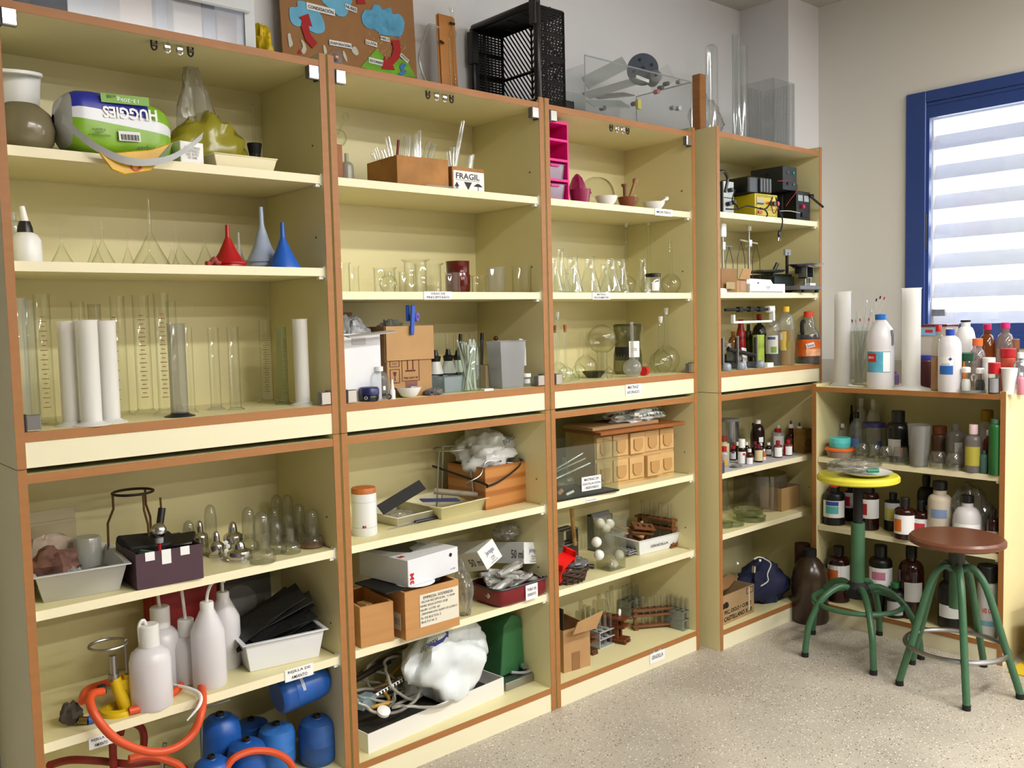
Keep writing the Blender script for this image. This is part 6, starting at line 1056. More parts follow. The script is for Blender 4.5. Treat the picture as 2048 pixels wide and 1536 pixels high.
P = onz(1222,1136,z); k = mpp(P); H = hgt(P,1040); w_ = 55*k; t = thing('square_jar', 'clear square plastic jar holding white balls', 'jar', P, .0); b = MB(); b.tray(w_*.95, w_*.8, H*1.05, .002, .001, .86); b.build('jar_body', film('dusty clear jar', (244,244,236), (215,215,205), .07, (205,205,195), .06), t, bev=.004); Pj = P.copy()
BALL = mat('white ball', (234,234,230), .5)
for (u, v, dy, lab) in ((1193,1084,.0,'white ball at the left inside the square jar, upper'),(1198,1110,-.01,'white ball at the left inside the square jar, lower'),(1238,1110,-.015,'printed white ball at the right inside the square jar'),(1200,1047,.03,'white ball on top of the glass pile, left'),(1219,1048,.03,'white ball on top of the glass pile, right'),(1211,1057,.025,'white ball on top of the glass pile, lower middle')):
    c = ony(u, v, P.y+dy); one('white_ball', lab, 'ball', MB().ball((0,0,0), 10.3*k, 20), BALL, c, smooth=180)
    if v == 1110 and u == 1238: text(bpy.data.objects[[o.name for o in bpy.data.objects if o.name.startswith('white_ball')][-1]], 'PING', .014, .004, Mx((-.007,-.0125,.002), (.85,-.5,0), (0,0,1)), INK)
P2 = Pj+Vector((-.002,.01,.03)); one('plastic_cups', 'stack of thin clear plastic cups standing in the square jar', 'cups', MB().rev([(9*k,0),(13*k,.065),(12*k,.068),(14*k,.09),(13*k,.094),(15*k,.112)], 20), CLEAR, P2)
rod('white_stick', 'white plastic spoon handle in the square jar', Pj+Vector((.018,-.02,.012)), Pj+Vector((-.02,-.018,.04)), .002, WHITE, 'spoon'); bag('tissue', 'white crumpled tissue at the bottom of the square jar', Pj+Vector((.0,-.012,.004)), (.016,.014,.014), PAPER, 47)
rack('tube_rack', 'grey perforated rack lying between square jar and white tray', onz(1262,1118,z)+Vector((0,.01,.012)), .06, .09, .012, mat('mid grey rack', (150,150,152), .5), .1, 3, 5, 2, side=True, hr=.004)
A, Bq = onz(1280,1112,z), onz(1352,1094,z); rz = math.atan2(Bq.y-A.y,Bq.x-A.x); c_ = (A+Bq)/2+Vector((-math.sin(rz),math.cos(rz),0))*.09; wt = (Bq-A).length*1.14
t = thing('plastic_tray', 'white GRADILLA tray with wooden holders', 'tray', c_, rz); MB().tray(wt,.2,.062,.003,.004,.86).build('tray_body', mat('bright white tray', (226,230,236), .3), t, bev=.004); text(t, 'GRADILLA', wt*.42, .010, Mx((.0,-.098,.030), (1,0,0), (0,-.16,1)), INK, bold=.02)
WT = mat('rack wood', (120,74,36), .5, var=(18,.2))
def wrack(lab, P, w, d, h, rz, m=WT, tubes=0, rot=None, glab=None, up=False):
    t = thing('wooden_rack', lab, 'rack', P, rz, rot=rot)
    for x in (0, w-.012):
        o = MB().box(x,x+.012,d*.25,d*.75,0.008,h).build('end_post', m, t, smooth=0, bev=.002); 
        MB().box(x-.003,x+.015,-.004,d+.004,0,.010).build('rack_foot', m, t, smooth=0, bev=.002)
    for zz in (.010, h*.62, h-.010):
        o = MB().box(-.006,w+.006,0,d,zz,zz+.008).build('rack_bar', m, t, smooth=0, bev=.001)
        if zz > .02:
            b = MB(); n_ = max(3,int(w/.026))
            for i in range(n_): b.rev([(0,0),(.0085,0),(.0085,.0006),(0,.0006)], 10, c=(w*(i+.5)/n_,d/2,zz+.008))
            q = b.build('tube_holes', BLACKM, o); q['kind'] = 'stuff'
    M = Matrix.Translation(Vector(P)) @ Matrix.Rotation(rz,4,'Z')
    for i in range(tubes):
        q = M @ Vector((w*(i+.5)/tubes, d/2, .02)); ttube(glab, q, .0075, h*1.35, GLASSD, glab, up)
    return t
random.seed(4)
_a, _b = atx(1272,.26,z), atx(1372,.06,z); wrack('wooden test tube rack standing at the back right', _a, .17, .04, .115, math.atan2(_b.y-_a.y,_b.x-_a.x), tubes=4, glab='clear test tube in the wooden rack at the back right'); wrack('wooden rack tilted in the white tray', c_+Vector((-.06,.02,.02)), .09, .04, .085, -.3, rot=(.5,.2,-.3))
rod('wooden_clamp', 'light wooden tube clamp leaning into the white tray, left', c_+Vector((-.01,-.02,.045)), c_+Vector((-.07,.08,.09)), .008, mat('clamp wood', (190,148,90), .5), 'clamp'); rod('wooden_clamp', 'wooden tube clamp standing in the white tray, right', c_+Vector((.03,.0,.03)), c_+Vector((.022,.02,.10)), .007, mat('clamp wood', (190,148,90), .5), 'clamp'); rod('wooden_peg', 'wooden handle rising behind the basket', atx(1150,.24,z+.06), ony(1143,1018,.24), .008, mat('clamp wood', (190,148,90), .5), 'handle')
# ---------------------------------------------------------------- bottom of unit 3
z = .08
A, Bq = onz(1128,1347,z), onz(1181,1331,z); A.y = max(A.y,.03); A.x = max(A.x,1.626); rz = math.atan2(Bq.y-A.y,Bq.x-A.x); w_ = (Bq-A).length; h_ = hgt(A,1262)
t = thing('cardboard_box', 'tall stained cardboard box with open flaps in the corner', 'box', A, rz); b = MB(); openbox(b, w_, .2, h_, .004); b.build('box_body', CARD, t, smooth=0)
b = MB(); b.prism([(w_*.1,h_),(w_*.98,h_),(w_*1.15,h_*1.42),(w_*.22,h_*1.28)], .004, Matrix(((1,0,0,0),(0,0,1,-.002),(0,1,0,0),(0,0,0,1)))); b.build('open_flap', mat('flap cardboard', (186,146,98), .8, var=(10,.1)), t, smooth=0, rot=(.25,0,0)); MB().box(-.0,.004,0,.2,h_,h_*1.5).build('side_flap', mat('very dark card', (40,30,22), .9), t, smooth=0); plate(t, 'brown_tape', fM(0,h_*.22,'f',x=w_*.45), w_*.3, h_*.42, mat('brown tape 2', (140,100,62), .5))
CLR = film('clear acrylic rack', (235,240,240), (190,198,198), .30, (196,206,206), .06)
def prack(lab, glab, u, v, w, d, h, rz, m, nx, ny, H, u2=None):
    P = onz(u, v, z); P.y = max(P.y,.02); rack('tube_rack', lab, P, w, d, h, m, rz, nx, ny, 3)
    M = Matrix.Translation(P) @ Matrix.Rotation(rz,4,'Z')
    for a in range(nx):
        for c in range(ny): ttube(glab, M @ Vector((w*(a+.5)/nx, d*(c+.5)/ny, .004)), .0075, H, GLASSD, glab, True)
LG = mat('light grey rack', (176,178,180), .45)
prack('light grey tube rack filled with upturned tubes, left of the middle', 'upturned test tube in the light grey rack', 1200, 1299, .095, .14, .062, .05, LG, 3, 5, .115); prack('clear acrylic tube rack at the back', 'upturned test tube in the clear rack at the back', 1262, 1240, .11, .06, .075, .12, CLR, 4, 2, .13)
prack('clear acrylic tube rack at the right end', 'upturned test tube in the clear rack at the right end', 1367, 1263, .055, .10, .075, .02, CLR, 2, 4, .12)
wrack('dark brown wooden rack before the light grey rack', onz(1186,1311,z)+Vector((0,.0,0)), .024, .15, .075, .05, mat('rack wood dark', (92,50,24), .5, var=(18,.2))); wrack('empty dark red brown rack standing in the middle', onz(1250,1290,z), .045, .12, .10, .30, mat('red brown wood', (104,50,20), .45, var=(18,.2)))
wrack('tall wooden rack with tubes at the back right', onz(1345,1256,z)+Vector((-.13,.085,0)), .16, .035, .085, -.55, tubes=6, glab='test tube in the tall wooden rack at the back right', up=True, m=mat('rack wood', (120,74,36), .5, var=(18,.2)))
P = onz(1219,1228,z); 
for i in range(3): one('white_plug', 'white plastic plug lying on the empty rack', 'plug', MB().ball((0,0,0), .007, 10, sz=1.5), WHITE, onz(1252,1290,z)+Vector((.02+.012*i,.05+.01*i,.105)), 'plugs on the empty rack')
rod('glass_rod', 'slanting glass tube among the racks', onz(1225,1262,z)+Vector((0,0,.02)), ony(1211,1185,.2), .006, GT, 'glass rod')
for i, (u, y) in enumerate(((1180,.2),(1190,.22),(1199,.24),(1208,.22),(1216,.26),(1224,.28),(1171,.22),(1163,.25))): ttube('tall clear test tube in the crowd at the back left', atx(u,y,z), .0085, .15+.008*(i % 3), GLASSD, 'tubes crowded at the back left', True)
# ================================================================== shelf unit 4
z = 2.025
P = atx(1399,.08,z); k = mpp(P); one('wooden_post', 'reddish wooden post standing behind the fourth unit top edge', 'post', MB().box(-.02,.02,-.02,.02,0,hgt(P,150)), mat('post wood', (178,118,62), .55, var=(10,.15,(1,1,4))), P, bev=.003)
bag('plastic_bag', 'clear crumpled film wrapped round the wooden post', atx(1412,.12,z), (.075,.05,.10), film('wrap film', (240,240,238), (200,200,196), .22, (220,220,216), .14), 51, .3, 1.7)
TUBEW = film('clear acrylic tube', (246,248,248), (190,194,194), .06, (235,238,238), .05, 4, .1)
for (u, y, w, v, lab, cap) in ((1424,.02,25,90,'wide clear acrylic tube with rounded top end',True),(1484,.05,24,92,'tall clear acrylic tube left of the wire mesh box',False),(1471,.14,12,68,'thin faint clear tube, tallest one on top',False)):
    P = atx(u,y,z); k = mpp(P); H = hgt(P,v); R = w*k/2; one('clear_tube', lab, 'tube', MB().rev([(R,0),(R,H*.93)]+([(R*.9,H*.975),(R*.5,H),(0,H)] if cap else [(R,H),(R*.9,H),(R*.9,0)]), 20), TUBEW, P)
A = atx(1500,.06,z); Bq = atx(1596,-.02,z); w_ = .155; d_ = .17; h_ = hgt(atx(1596,-.02,z),172); t = thing('mesh_box', 'grey wire mesh box on top of the fourth unit', 'mesh box', atx(1540,.02,z), -.0); b = MB(); n_ = 26; rr = .0006
P0 = t.location.copy(); A = Vector((-.02,.19,0)); 
def wires(ox, ex, ey, w, h):
    ox, ex, ey = Vector(ox), Vector(ex), Vector(ey)
    for i in range(n_+1): b.tube([ox+ex*w*i/n_, ox+ex*w*i/n_+ey*h], rr, 3, cap=False)
    m_ = int(n_*h/w)
    for i in range(m_+1): b.tube([ox+ey*h*i/m_, ox+ey*h*i/m_+ex*w], rr, 3, cap=False)
wires((-.05,-.05,0),(1,0,0),(0,0,1),.16,h_); wires((-.05,-.05,0),(0,1,0),(0,0,1),.16,h_); wires((-.05,.11,0),(1,0,0),(0,0,1),.16,h_); wires((.11,-.05,0),(0,1,0),(0,0,1),.16,h_)
o = b.build('wire_mesh', mat('galvanised wire', (150,154,156), .45, .4), t, smooth=0); o['kind'] = 'stuff'
# ---------------------------------------------------------------- power supplies
z = 1.725
GF = mat('grey panel', (196,202,204), .45); PSY = mat('yellow case', (206,186,22), .4); YB0 = -.06
def face_box(name, lab, u0, u1, vt, y, d, m, rz=0, zz=None, hfix=None):
    A = atx(u0,y,zz or z); Bq = atx(u1,y,zz or z); w = Bq.x-A.x; h = hfix or hgt(A,vt); t = thing(name, lab, 'power supply', A, rz); MB().box(0,w,0,d,0,h).build('case', m, t, smooth=0, bev=.003); return t, w, h, A
t, w_, h_, A = face_box('power_supply', 'power supply with pale front and black knobs at the left', 1446, 1466, 362, .03, .2, BLACK); MB().box(0,w_,-.004,0,0,h_).build('front_panel', GF, t, smooth=0)
for x, zz in ((.5,.75),(.3,.35),(.75,.4)): MB().tube([(w_*x,-.004,h_*zz),(w_*x,-.024,h_*zz)], .009, 12).build('knob', BLACK, t)
MB().box(0,w_,-.0055,-.004,h_*.52,h_*.54).build('panel_line', INK, t, smooth=0)
one('black_block', 'dark block in front of the pale fronted power supply', 'block', MB().box(0,.03,0,.08,0,.10), mat('dark grey block', (46,46,52), .5), Vector((2.457,-.05,z)))
A = atx(1510,-.035,z); Bq = atx(1555,-.045,z); C_ = atx(1471,.12,z); P, rz, w_, d_ = quad(A,Bq,C_); h_ = hgt(P,386); t = thing('power_supply', 'bright yellow power supply with a meter and red switch', 'power supply', P, rz); MB().box(0,w_,0,d_,0,h_).build('case', PSY, t, smooth=0, bev=.002); Py, rzy, wy, dyy, hy = P, rz, w_, d_, h_
text(t, 'FUENTE DE ALIMENTACION', w_*.6, h_*.045, fM(0,h_*.88,'f',x=w_*.42), INK); text(t, '4000', w_*.28, h_*.13, fM(0,h_*.62,'f',x=w_*.6), RED, bold=.03); text(t, '13.8V 5A', w_*.3, h_*.05, fM(0,h_*.44,'f',x=w_*.6), INK)
p = plate(t, 'meter', fM(0,h_*.66,'f',x=w_*.22), w_*.3, h_*.26, mat('meter face', (190,180,160), .4)); MB().box(w_*.09,w_*.35,-.004,-.001,h_*.53,h_*.60).build('meter_bar', BLACK, p, smooth=0); MB().box(w_*.12,w_*.28,-.006,0,h_*.14,h_*.26).build('switch', mat('switch red', (206,70,30), .4), t, smooth=0)
for x in (.72,.86): MB().tube([(w_*x,0,h_*.6),(w_*x,-.02,h_*.6)], .009, 12).build('terminal', RED if x > .8 else BLACK, t)
frame(t, w_*.06, w_*.94, h_*.36, h_*.94, INK, .0012); frame(t, w_*.06, w_*.94, h_*.06, h_*.32, INK, .0012)
def iny(x,y,zz): return Matrix.Translation(Py) @ Matrix.Rotation(rzy,4,'Z') @ Vector((x*wy,y*dyy,zz))
P = iny(-.05,.1,hy+.001); t = thing('battery_charger', 'black charger with ribbed grey front lying on the yellow power supply', 'charger', P, rzy); MB().box(-.01,wy*.9,0,dyy*.95,0,.07).build('case', BLACK, t, smooth=0, bev=.006)
for i in range(4): MB().box(wy*(.36+.13*i),wy*(.46+.13*i),-.010,0.0,.006,.066).build('front_rib', mat('smoke grey', (62,66,70), .3), t, smooth=0, bev=.003)
t, w_, h_, A = face_box('power_supply', 'black power supply with two meters and a pink knob at the right', 1594, 1626, 381, -.045, .22, BLACK, 0); C1 = A.copy()
for x in (.06,.5): plate(t, 'meter', fM(0,h_*.76,'f',x=w_*(x+.18)), w_*.34, h_*.20, mat('meter face2', (170,176,178), .4))
MB().tube([(w_*.35,0,h_*.47),(w_*.35,-.012,h_*.47)], .008, 12).build('pink_knob', mat('pink knob', (206,30,90), .4), t); MB().box(w_*.3,w_*.75,-.006,0,h_*.12,h_*.28).build('switch_block', BLACKM, t, smooth=0); MB().tube([(w_*.9,0,h_*.86),(w_*.9,-.02,h_*.86)], .008, 10).build('side_knob', BLACKM, t)
P = C1+Vector((-.075,.02,h_+.001)); t = thing('power_supply', 'black box with green sockets on top of the right power supply', 'power supply', P); MB().box(0,w_*1.0,0,.16,0,.10).build('case', mat('dark slate case', (34,38,42), .5), t, smooth=0, bev=.002)
for x, zz, m in ((.3,.075,CHROME),(.7,.075,mat('socket green', (30,150,110), .4)),(.72,.028,mat('socket green', (30,150,110), .4)),(.3,.028,BLACKM)): MB().tube([(w_*x,0,zz),(w_*x,-.005,zz)], .006, 10).build('socket', m, t)
one('black_speaker_box', 'dark case between the yellow and the right power supply', 'case', MB().box(-.04,.02,0,.16,0,.12), BLACKM, atx(1575,.02,z), bev=.003)
def cable(lab, pl, r, m, name='power_cable', cat='cable'):
    pts = [ony(u,v,y) for u,v,y in pl]; c0 = pts[0].copy(); return one(name, lab, cat, MB().tube(smoothpath([q-c0 for q in pts],6), r, 7), m, c0)
cable('thick black cable arching at the left of the top shelf', ((1437,343,-.03),(1448,343,-.03),(1455,356,-.03),(1453,372,-.03),(1450,384,-.03)), .006, BLACK); cable('black cable arch behind the charger', ((1534,350,.05),(1545,341,.05),(1556,340,.05),(1563,346,.05),(1566,362,.05)), .006, BLACK)
cable('black mains cable across the yellow power supply', ((1452,418,-.055),(1475,418,-.065),(1495,412,-.07),(1515,416,-.075),(1530,418,-.08),(1538,410,-.08),(1545,395,-.07)), .003, BLACKM); cable('thin black cable curling over the yellow front', ((1520,416,-.08),(1530,420,-.08),(1535,428,-.08),(1533,433,-.08)), .003, BLACKM); cable('thin red cable on the right side supplies', ((1555,362,-.05),(1580,362,-.06),(1594,370,-.07),(1592,384,-.07),(1580,400,-.07),(1572,412,-.07)), .002, mat('cable red', (120,20,40), .4)); cable('thin white cable in front of the black case', ((1560,422,-.07),(1580,422,-.07),(1600,426,-.07)), .0016, mat('cable white', (190,190,190), .4)); cable('dark red wires over the yellow front', ((1543,395,-.08),(1544,415,-.08),(1548,427,-.08),(1556,415,-.08)), .002, mat('cable red', (120,20,40), .4)); cable('black wires hanging on the pale fronted supply', ((1470,380,-.0),(1466,392,-.02),(1465,402,-.03),(1474,412,-.05),(1477,421,-.05)), .0025, BLACKM)
pc = thing('mains_plug', 'black mains plug hanging below the top shelf of the fourth unit', 'plug', ony(1559,448,-.075)); pts = [ony(u,v,-.075)-pc.location for u,v in ((1552,395),(1556,415),(1562,430),(1565,440),(1564,452),(1561,462))]; MB().tube(smoothpath(pts,5), .003, 7).build('cord', BLACKM, pc); q = ony(1559,468,-.075)-pc.location; b = MB(); b.rev([(0,-.016),(.008,-.014),(.012,-.004),(.009,.010),(.004,.014),(0,.014)], 12, c=q, sy=.6); b.build('plug_body', BLACK, pc)
for dx in (-.006,.006): MB().tube([q+Vector((dx,0,-.014)),q+Vector((dx*1.3,0,-.028))], .0016, 6).build('pin', CHROME, pc)
rod('probe_lead', 'black tapered probe leaning out at the right side', ony(1620,392,-.09), ony(1646,414,-.10), .005, BLACKM, 'probe')
# ---------------------------------------------------------------- balances
z = 1.415
P = atx(1498,.05,z); zt = hgt(P,452); t = thing('beam_balance', 'brass and steel beam balance with hanging wires in the middle', 'balance', P); MB().tube([(0,0,0),(0,0,zt*.96)], .005, 8).build('pillar', STEEL, t); MB().box(-.012,.012,-.006,.006,zt*.93,zt).build('top_block', mat('cream block', (214,205,180), .5), t, smooth=0); zb = hgt(P,484); MB().tube([(-.062,0,zb+.006),(0,0,zb),(.062,0,zb-.004)], .004, 8).build('beam', mat('pale beam', (196,186,160), .4, .3), t); MB().box(-.010,.010,-.01,.01,zb-.02,zb+.008).build('beam_pivot', CHROME, t, smooth=0); MB().box(-.07,.07,-.05,.05,0,.012).build('base', mat('dark base', (40,46,46), .5), t, smooth=0)
for sx in (-1, 1):
    x0 = sx*.055; b = MB(); b.tube([(x0,0,zb),(x0-.026,0,zb*.68),(x0-.028,0,.05)], .0014, 5); b.tube([(x0,0,zb),(x0+.026,0,zb*.68),(x0+.028,0,.05)], .0014, 5); b.tube([(x0-.028,0,.05),(x0+.028,0,.05)], .0014, 5); b.build('hanger_wire', DARKMETAL, t); MB().rev([(0,.046),(.03,.046),(.032,.05),(0,.05)], 18, c=(x0,0,0)).build('pan', STEEL, t)
P = atx(1446,.02,z); zt = hgt(P,447); t = thing('beam_balance', 'second beam balance with white head block at the left edge', 'balance', P); MB().tube([(0,0,0),(0,0,zt)], .005, 8).build('pillar', STEEL, t); MB().box(-.02,.012,-.012,.012,zt-.055,zt).build('head_block', WHITE, t, smooth=0, bev=.003); zb = hgt(P,492); MB().tube([(0,0,zb),(.06,0,zb)], .003, 8).build('beam', STEEL, t); MB().box(-.008,.008,-.008,.008,zb-.015,zb+.015).build('beam_pivot', CHROME, t, smooth=0); b = MB(); b.tube([(.045,0,zb),(.02,0,zb*.66),(.02,0,.05)], .0014, 5); b.tube([(.045,0,zb),(.07,0,zb*.66),(.07,0,.05)], .0014, 5); b.build('hanger_wire', DARKMETAL, t); MB().box(-.025,.06,-.03,.03,0,.01).build('base', mat('dark base', (40,46,46), .5), t, smooth=0)
A = atx(1474,-.05,z); Bq = atx(1498,-.05,z); t = thing('cardboard_box', 'small open cardboard box with raised flaps before the balances', 'box', A, .12); w_ = Bq.x-A.x; h_ = hgt(A,558); b = MB(); openbox(b, w_, .12, h_, .003); b.build('box_body', CARD, t, smooth=0); b = MB(); b.prism([(0,h_),(w_,h_),(w_*1.08,h_*1.8),(w_*.2,h_*1.8)], .003, Matrix(((1,0,0,0),(0,0,1,0),(0,1,0,0),(0,0,0,1)))); b.build('front_flap', CARD, t, smooth=0, rot=(.2,0,0)); MB().box(-.10,0,0,.003,0,h_*1.75).build('side_wing', CARDD, t, smooth=0, rot=(0,0,-.15)); plate(t, 'faded_stamp', fM(0,h_*.5,'f',x=w_*.55), w_*.5, h_*.7, mat('faded stamp', (176,140,112), .8)); plate(t, 'grey_label', Mx((-.06,-.004,h_*.5), (1,-.15,0), (0,0,1)), .055, h_*.5, mat('dull label', (170,150,110), .8))
A = atx(1500,-.052,z); Bq = atx(1570,-.052,z); w_ = Bq.x-A.x; h_ = hgt(A,567); t = thing('file_box', 'flat white card box with a finger hole at the shelf edge', 'box', A); MB().box(0,w_,0,.10,0,h_).build('box_body', mat('white card', (226,228,234), .7), t, smooth=0); b = MB(); b.prism([(0,h_),(w_*.78,h_),(w_*.70,h_*1.5),(0,h_*1.6)], .003, Matrix(((1,0,0,0),(0,0,1,.02),(0,1,0,0),(0,0,0,1)))); b.build('raised_lid', mat('white card', (226,228,234), .7), t, smooth=0); MB().rev([(0,0),(.006,0),(.006,.001),(0,.001)], 14).build('finger_hole', BLACK, t, rot=(R90,0,0), loc=(w_*.34,.0195,h_*1.04)); MB().box(.005,w_*.93,-.001,0,.002,.004).build('printed_line', INK, t, smooth=0); b = MB(); b.prism([(w_*.42,h_*.75),(w_*.60,h_*.75),(w_*.51,h_*.3)], .0006, Matrix(((1,0,0,0),(0,0,-1,-.0002),(0,1,0,0),(0,0,0,1)))); b.build('printed_triangle', mat('pale print', (200,202,208), .7), t, smooth=0); text(t, 'LIM', w_*.06, h_*.08, fM(0,h_*.62,'f',x=w_*.51,off=.0016), INK)
one('small_white_box', 'tiny white box at the far left of the balance shelf', 'box', MB().box(-.03,.012,0,.03,0,.016), WHITE, atx(1444,-.055,z)+Vector((.02,0,0)), smooth=0)
DKG = mat('dark green metal', (34,44,42), .35, .3)
P = atx(1562,.05,z); t = thing('platform_balance', 'dark green platform balance with upright pointer at the back', 'balance', P); MB().box(-.11,.07,-.03,.12,0,.085).build('body', DKG, t, smooth=0, bev=.012, seg=2); MB().tube([(-.0,-.03,.08),(0,-.03,hgt(P,506))], .007, 8).build('pointer_post', BLACKM, t); MB().box(-.022,.022,-.036,-.026,hgt(P,512),hgt(P,500)).build('pointer_head', GREYP, t, smooth=0); MB().rev([(0,.085),(.075,.092),(.085,.10),(.083,.101),(0,.09)], 26, c=(-.09,.02,.0)).build('weighing_pan', STEEL, t); MB().tube([(-.10,-.02,.08),(-.075,-.03,.13)], .008, 8).build('lever', DKG, t)
P = atx(1612,-.045,z+.0); t = thing('laboratory_scale', 'grey laboratory scale with wide pan reaching over the shelf edge', 'scale', P); GB = mat('scale grey', (112,112,118), .45); MB().box(-.12,.05,-.045,.12,.012,.03).build('base', GB, t, smooth=0, bev=.003)
for x in (-.07,.035): MB().tube([(x,-.03,0),(x,-.03,.012)], .009, 10).build('foot', BLACKM, t)
zp = hgt(P,531); MB().rev([(0,zp-.012),(.05,zp-.012),(.072,zp+.002),(.075,zp+.004),(.073,zp+.006),(.048,zp-.006),(0,zp-.006)], 30).build('weighing_pan', CHROME, t); b = MB(); b.box(-.028,.028,-.02,.02,zp-.056,zp-.052); b.box(-.028,-.024,-.02,.02,zp-.056,zp-.012); b.box(.024,.028,-.02,.02,zp-.056,zp-.012); b.build('pan_cradle', STEEL, t, smooth=0); MB().tube([(-.008,0,.03),(-.008,0,zp-.05)], .005, 8).build('stem', CHROME, t); MB().tube([(.035,0,.03),(.035,0,.075)], .004, 8).build('side_post', STEEL, t); MB().box(.0,.045,-.02,.01,.03,.042).build('slide_weight', WHITE, t, smooth=0); MB().box(-.04,.02,.01,.03,zp-.035,zp-.012).build('pan_block', BLACKM, t, smooth=0)
# ---------------------------------------------------------------- bottles and stands
z = 1.106
P = atx(1634-17,-.0,z); k = mpp(P); H = hgt(P,622); DKL = mat('dark cola liquid', (30,16,10), .2)
t = thing('juice_bottle', 'big orange drink bottle with orange cap and dark contents', 'bottle', P); R = 23*k; MB().rev([(0,0),(R*.95,0),(R,.008),(R,H*.50),(R*.96,H*.56),(R*.78,H*.62),(R*.56,H*.70),(R*.54,H*.8),(R*.45,H*.87),(R*.36,H*.9),(R*.36,H*.95)], 24).build('body', CLEAR, t); MB().rev([(R*.40,H*.88),(R*.40,H*.99),(0,H)], 16).build('cap', mat('orange cap', (226,74,40), .4), t); MB().rev([(0,.003),(R*.97,.003),(R*.98,H*.50),(R*.94,H*.55),(0,H*.55)], 22).build('drink', DKL, t); a = facing(P); b = MB(); arcband(b,R*1.012,H*.14,H*.46,a,2.9,16); b.build('orange_label', mat('orange label', (226,104,34), .45, var=(30,.25)), t); b = MB(); arcband(b,R*1.018,H*.15,H*.28,a+.55,1.5,10); b.build('fruit_print', mat('fruit print', (238,180,140), .45, var=(40,.3)), t)
M_ = Mx((R*1.03*math.cos(a+.15),R*1.03*math.sin(a+.15),H*.35), (-math.sin(a+.15),math.cos(a+.15),.25), (0,0,1)); pl_ = plate(t, 'logo_patch', M_, .036, .02, PAPER); text(pl_, 'Simon', .03, .014, M_ @ Matrix.Translation((0,0,.001)), mat('logo blue', (40,40,120), .5), bold=.01); MB().tube(smoothpath([(-R*.72*1,.0,H*.80),(-R*1.0,0,H*.78),(-R*1.02,0,H*.62),(-R*.9,0,H*.57)],4), .009, 8).build('handle', BLACKM, t)
def obot(u, y, w, vt, lab, liqm, lf, capm, labs, body=CLEAR):
    P = atx(u,y,z); k = mpp(P); return bot('oil_bottle', lab, P, w*k/2, hgt(P,vt), body, capm, sh=.6, nk=.9, nr=.34, ch=.09, liq=(lf,liqm), labs=labs, n=20)
obot(1572,-.035,35,613,'clear oil bottle with yellow cap and golden oil', film('golden oil', (236,206,110), (190,150,50), .35, (214,176,70), .04), .60, mat('cap yellow', (230,180,30), .4), ((.26,.58,-.35,.8,mat('oil label', (224,190,90), .5)),(.44,.55,-.55,.35,PAPER),(.3,.42,.25,.5,mat('olive print', (120,110,50), .6)))); obot(1546,-.0,32,630,'oil bottle with white fruit label and dark oil', film('dark oil', (70,60,20), (40,34,10), .6, (54,44,14), .05), .38, CLEAR, ((.24,.6,-.2,1.7,mat('grey white label', (206,208,206), .5)),(.26,.38,.1,.7,mat('leaf print', (120,150,60), .6)),(.52,.57,-.2,1.0,mat('label blue text', (70,80,120), .6))))
P = atx(1519,.06,z); bot('wine_bottle', 'dark wine bottle with red capsule', P, 14*mpp(P), hgt(P,628), mat('black glass', (16,16,14), .1), mat('red capsule', (150,26,20), .35), sh=.58, nk=.8, nr=.34, ch=.10)
P = atx(1514,-.02,z); one('fruit_carton', 'flat green fruit printed carton between the bottles', 'carton', MB().box(0,.055,0,.02,0,hgt(P,670)), mat('green carton', (150,170,60), .5, var=(18,.5)), P, smooth=0); P = atx(1482,.12,z); one('red_bottle', 'tall red bottle behind the clamp stands', 'bottle', MB().rev([(0,0),(.02,0),(.02,.14),(.012,.17),(.012,.2),(0,.2)], 16), mat('red glass', (150,20,30), .25), P); P = atx(1497,.12,z); bot('olive_bottle', 'olive green glass bottle beside the red bottle', P, .02, .19, film('olive bottle', (120,120,60), (60,60,24), .4, (80,80,40), .05), None); P = atx(1467,.1,z); bot('honey_bottle', 'amber honey bottle at the back left', P, .024, .16, film('honey glass', (200,150,60), (140,90,30), .4, (170,120,50), .05), None, sh=.5)
P = atx(1492,.0,z); one('white_sheet', 'white folded card behind the clamp stands', 'card', MB().box(-.02,.025,0,.003,0,.085), PAPER, P, rot=(-.15,.1,.2)); P = atx(1449,.05,z); t = thing('wide_jar', 'glass jar with metal lid and dark contents at the left', 'jar', P); MB().rev([(0,0),(.035,0),(.035,.085),(.03,.095)], 20).build('body', GLASSD, t); MB().rev([(.032,.094),(.032,.105),(0,.106)], 20).build('lid', STEEL, t); MB().rev([(0,.002),(.033,.002),(.033,.06),(0,.06)], 18).build('dark_contents', mat('dark bits', (40,38,34), .6, var=(60,.6)), t)
t = thing('balance_arm', 'triple beam balance arm with white end stirrup above the stands', 'balance', atx(1437+20,-.01,z)); T0 = t.location; zb = topz(atx(1500,-.01,z),619)-z; x1 = atx(1536,-.01,z).x-T0.x; MB().tube([(-.02,0,zb),(x1,0,zb)], .006, 8).build('dark_beam', BLACKM, t)
for f in (.28,.55,.8): MB().box(x1*f-.012,x1*f+.012,-.010,.010,zb-.010,zb+.012).build('slide_weight', BLACKM, t, smooth=0, bev=.002)
MB().tube([(x1-.002,0,zb),(x1+.035,0,zb)], .014, 16).build('white_drum', WHITE, t); b = MB(); b.box(x1+.026,x1+.038,-.012,.012,zb-.05,zb+.014); b.box(.03,x1+.03,-.004,.004,zb-.056,zb-.046); b.box(.028,.04,-.008,.008,zb-.056,zb-.02); b.build('white_stirrup', WHITE, t, smooth=0, bev=.002); MB().rev([(0,-.075),(.006,-.07),(.007,-.056),(0,-.05)], 10, c=(x1+.018,0,zb)).build('chrome_tip', CHROME, t)
SB = mat('stand base grey', (150,160,172), .45, .3); SBD = mat('stand base dark', (78,86,98), .5, .2)
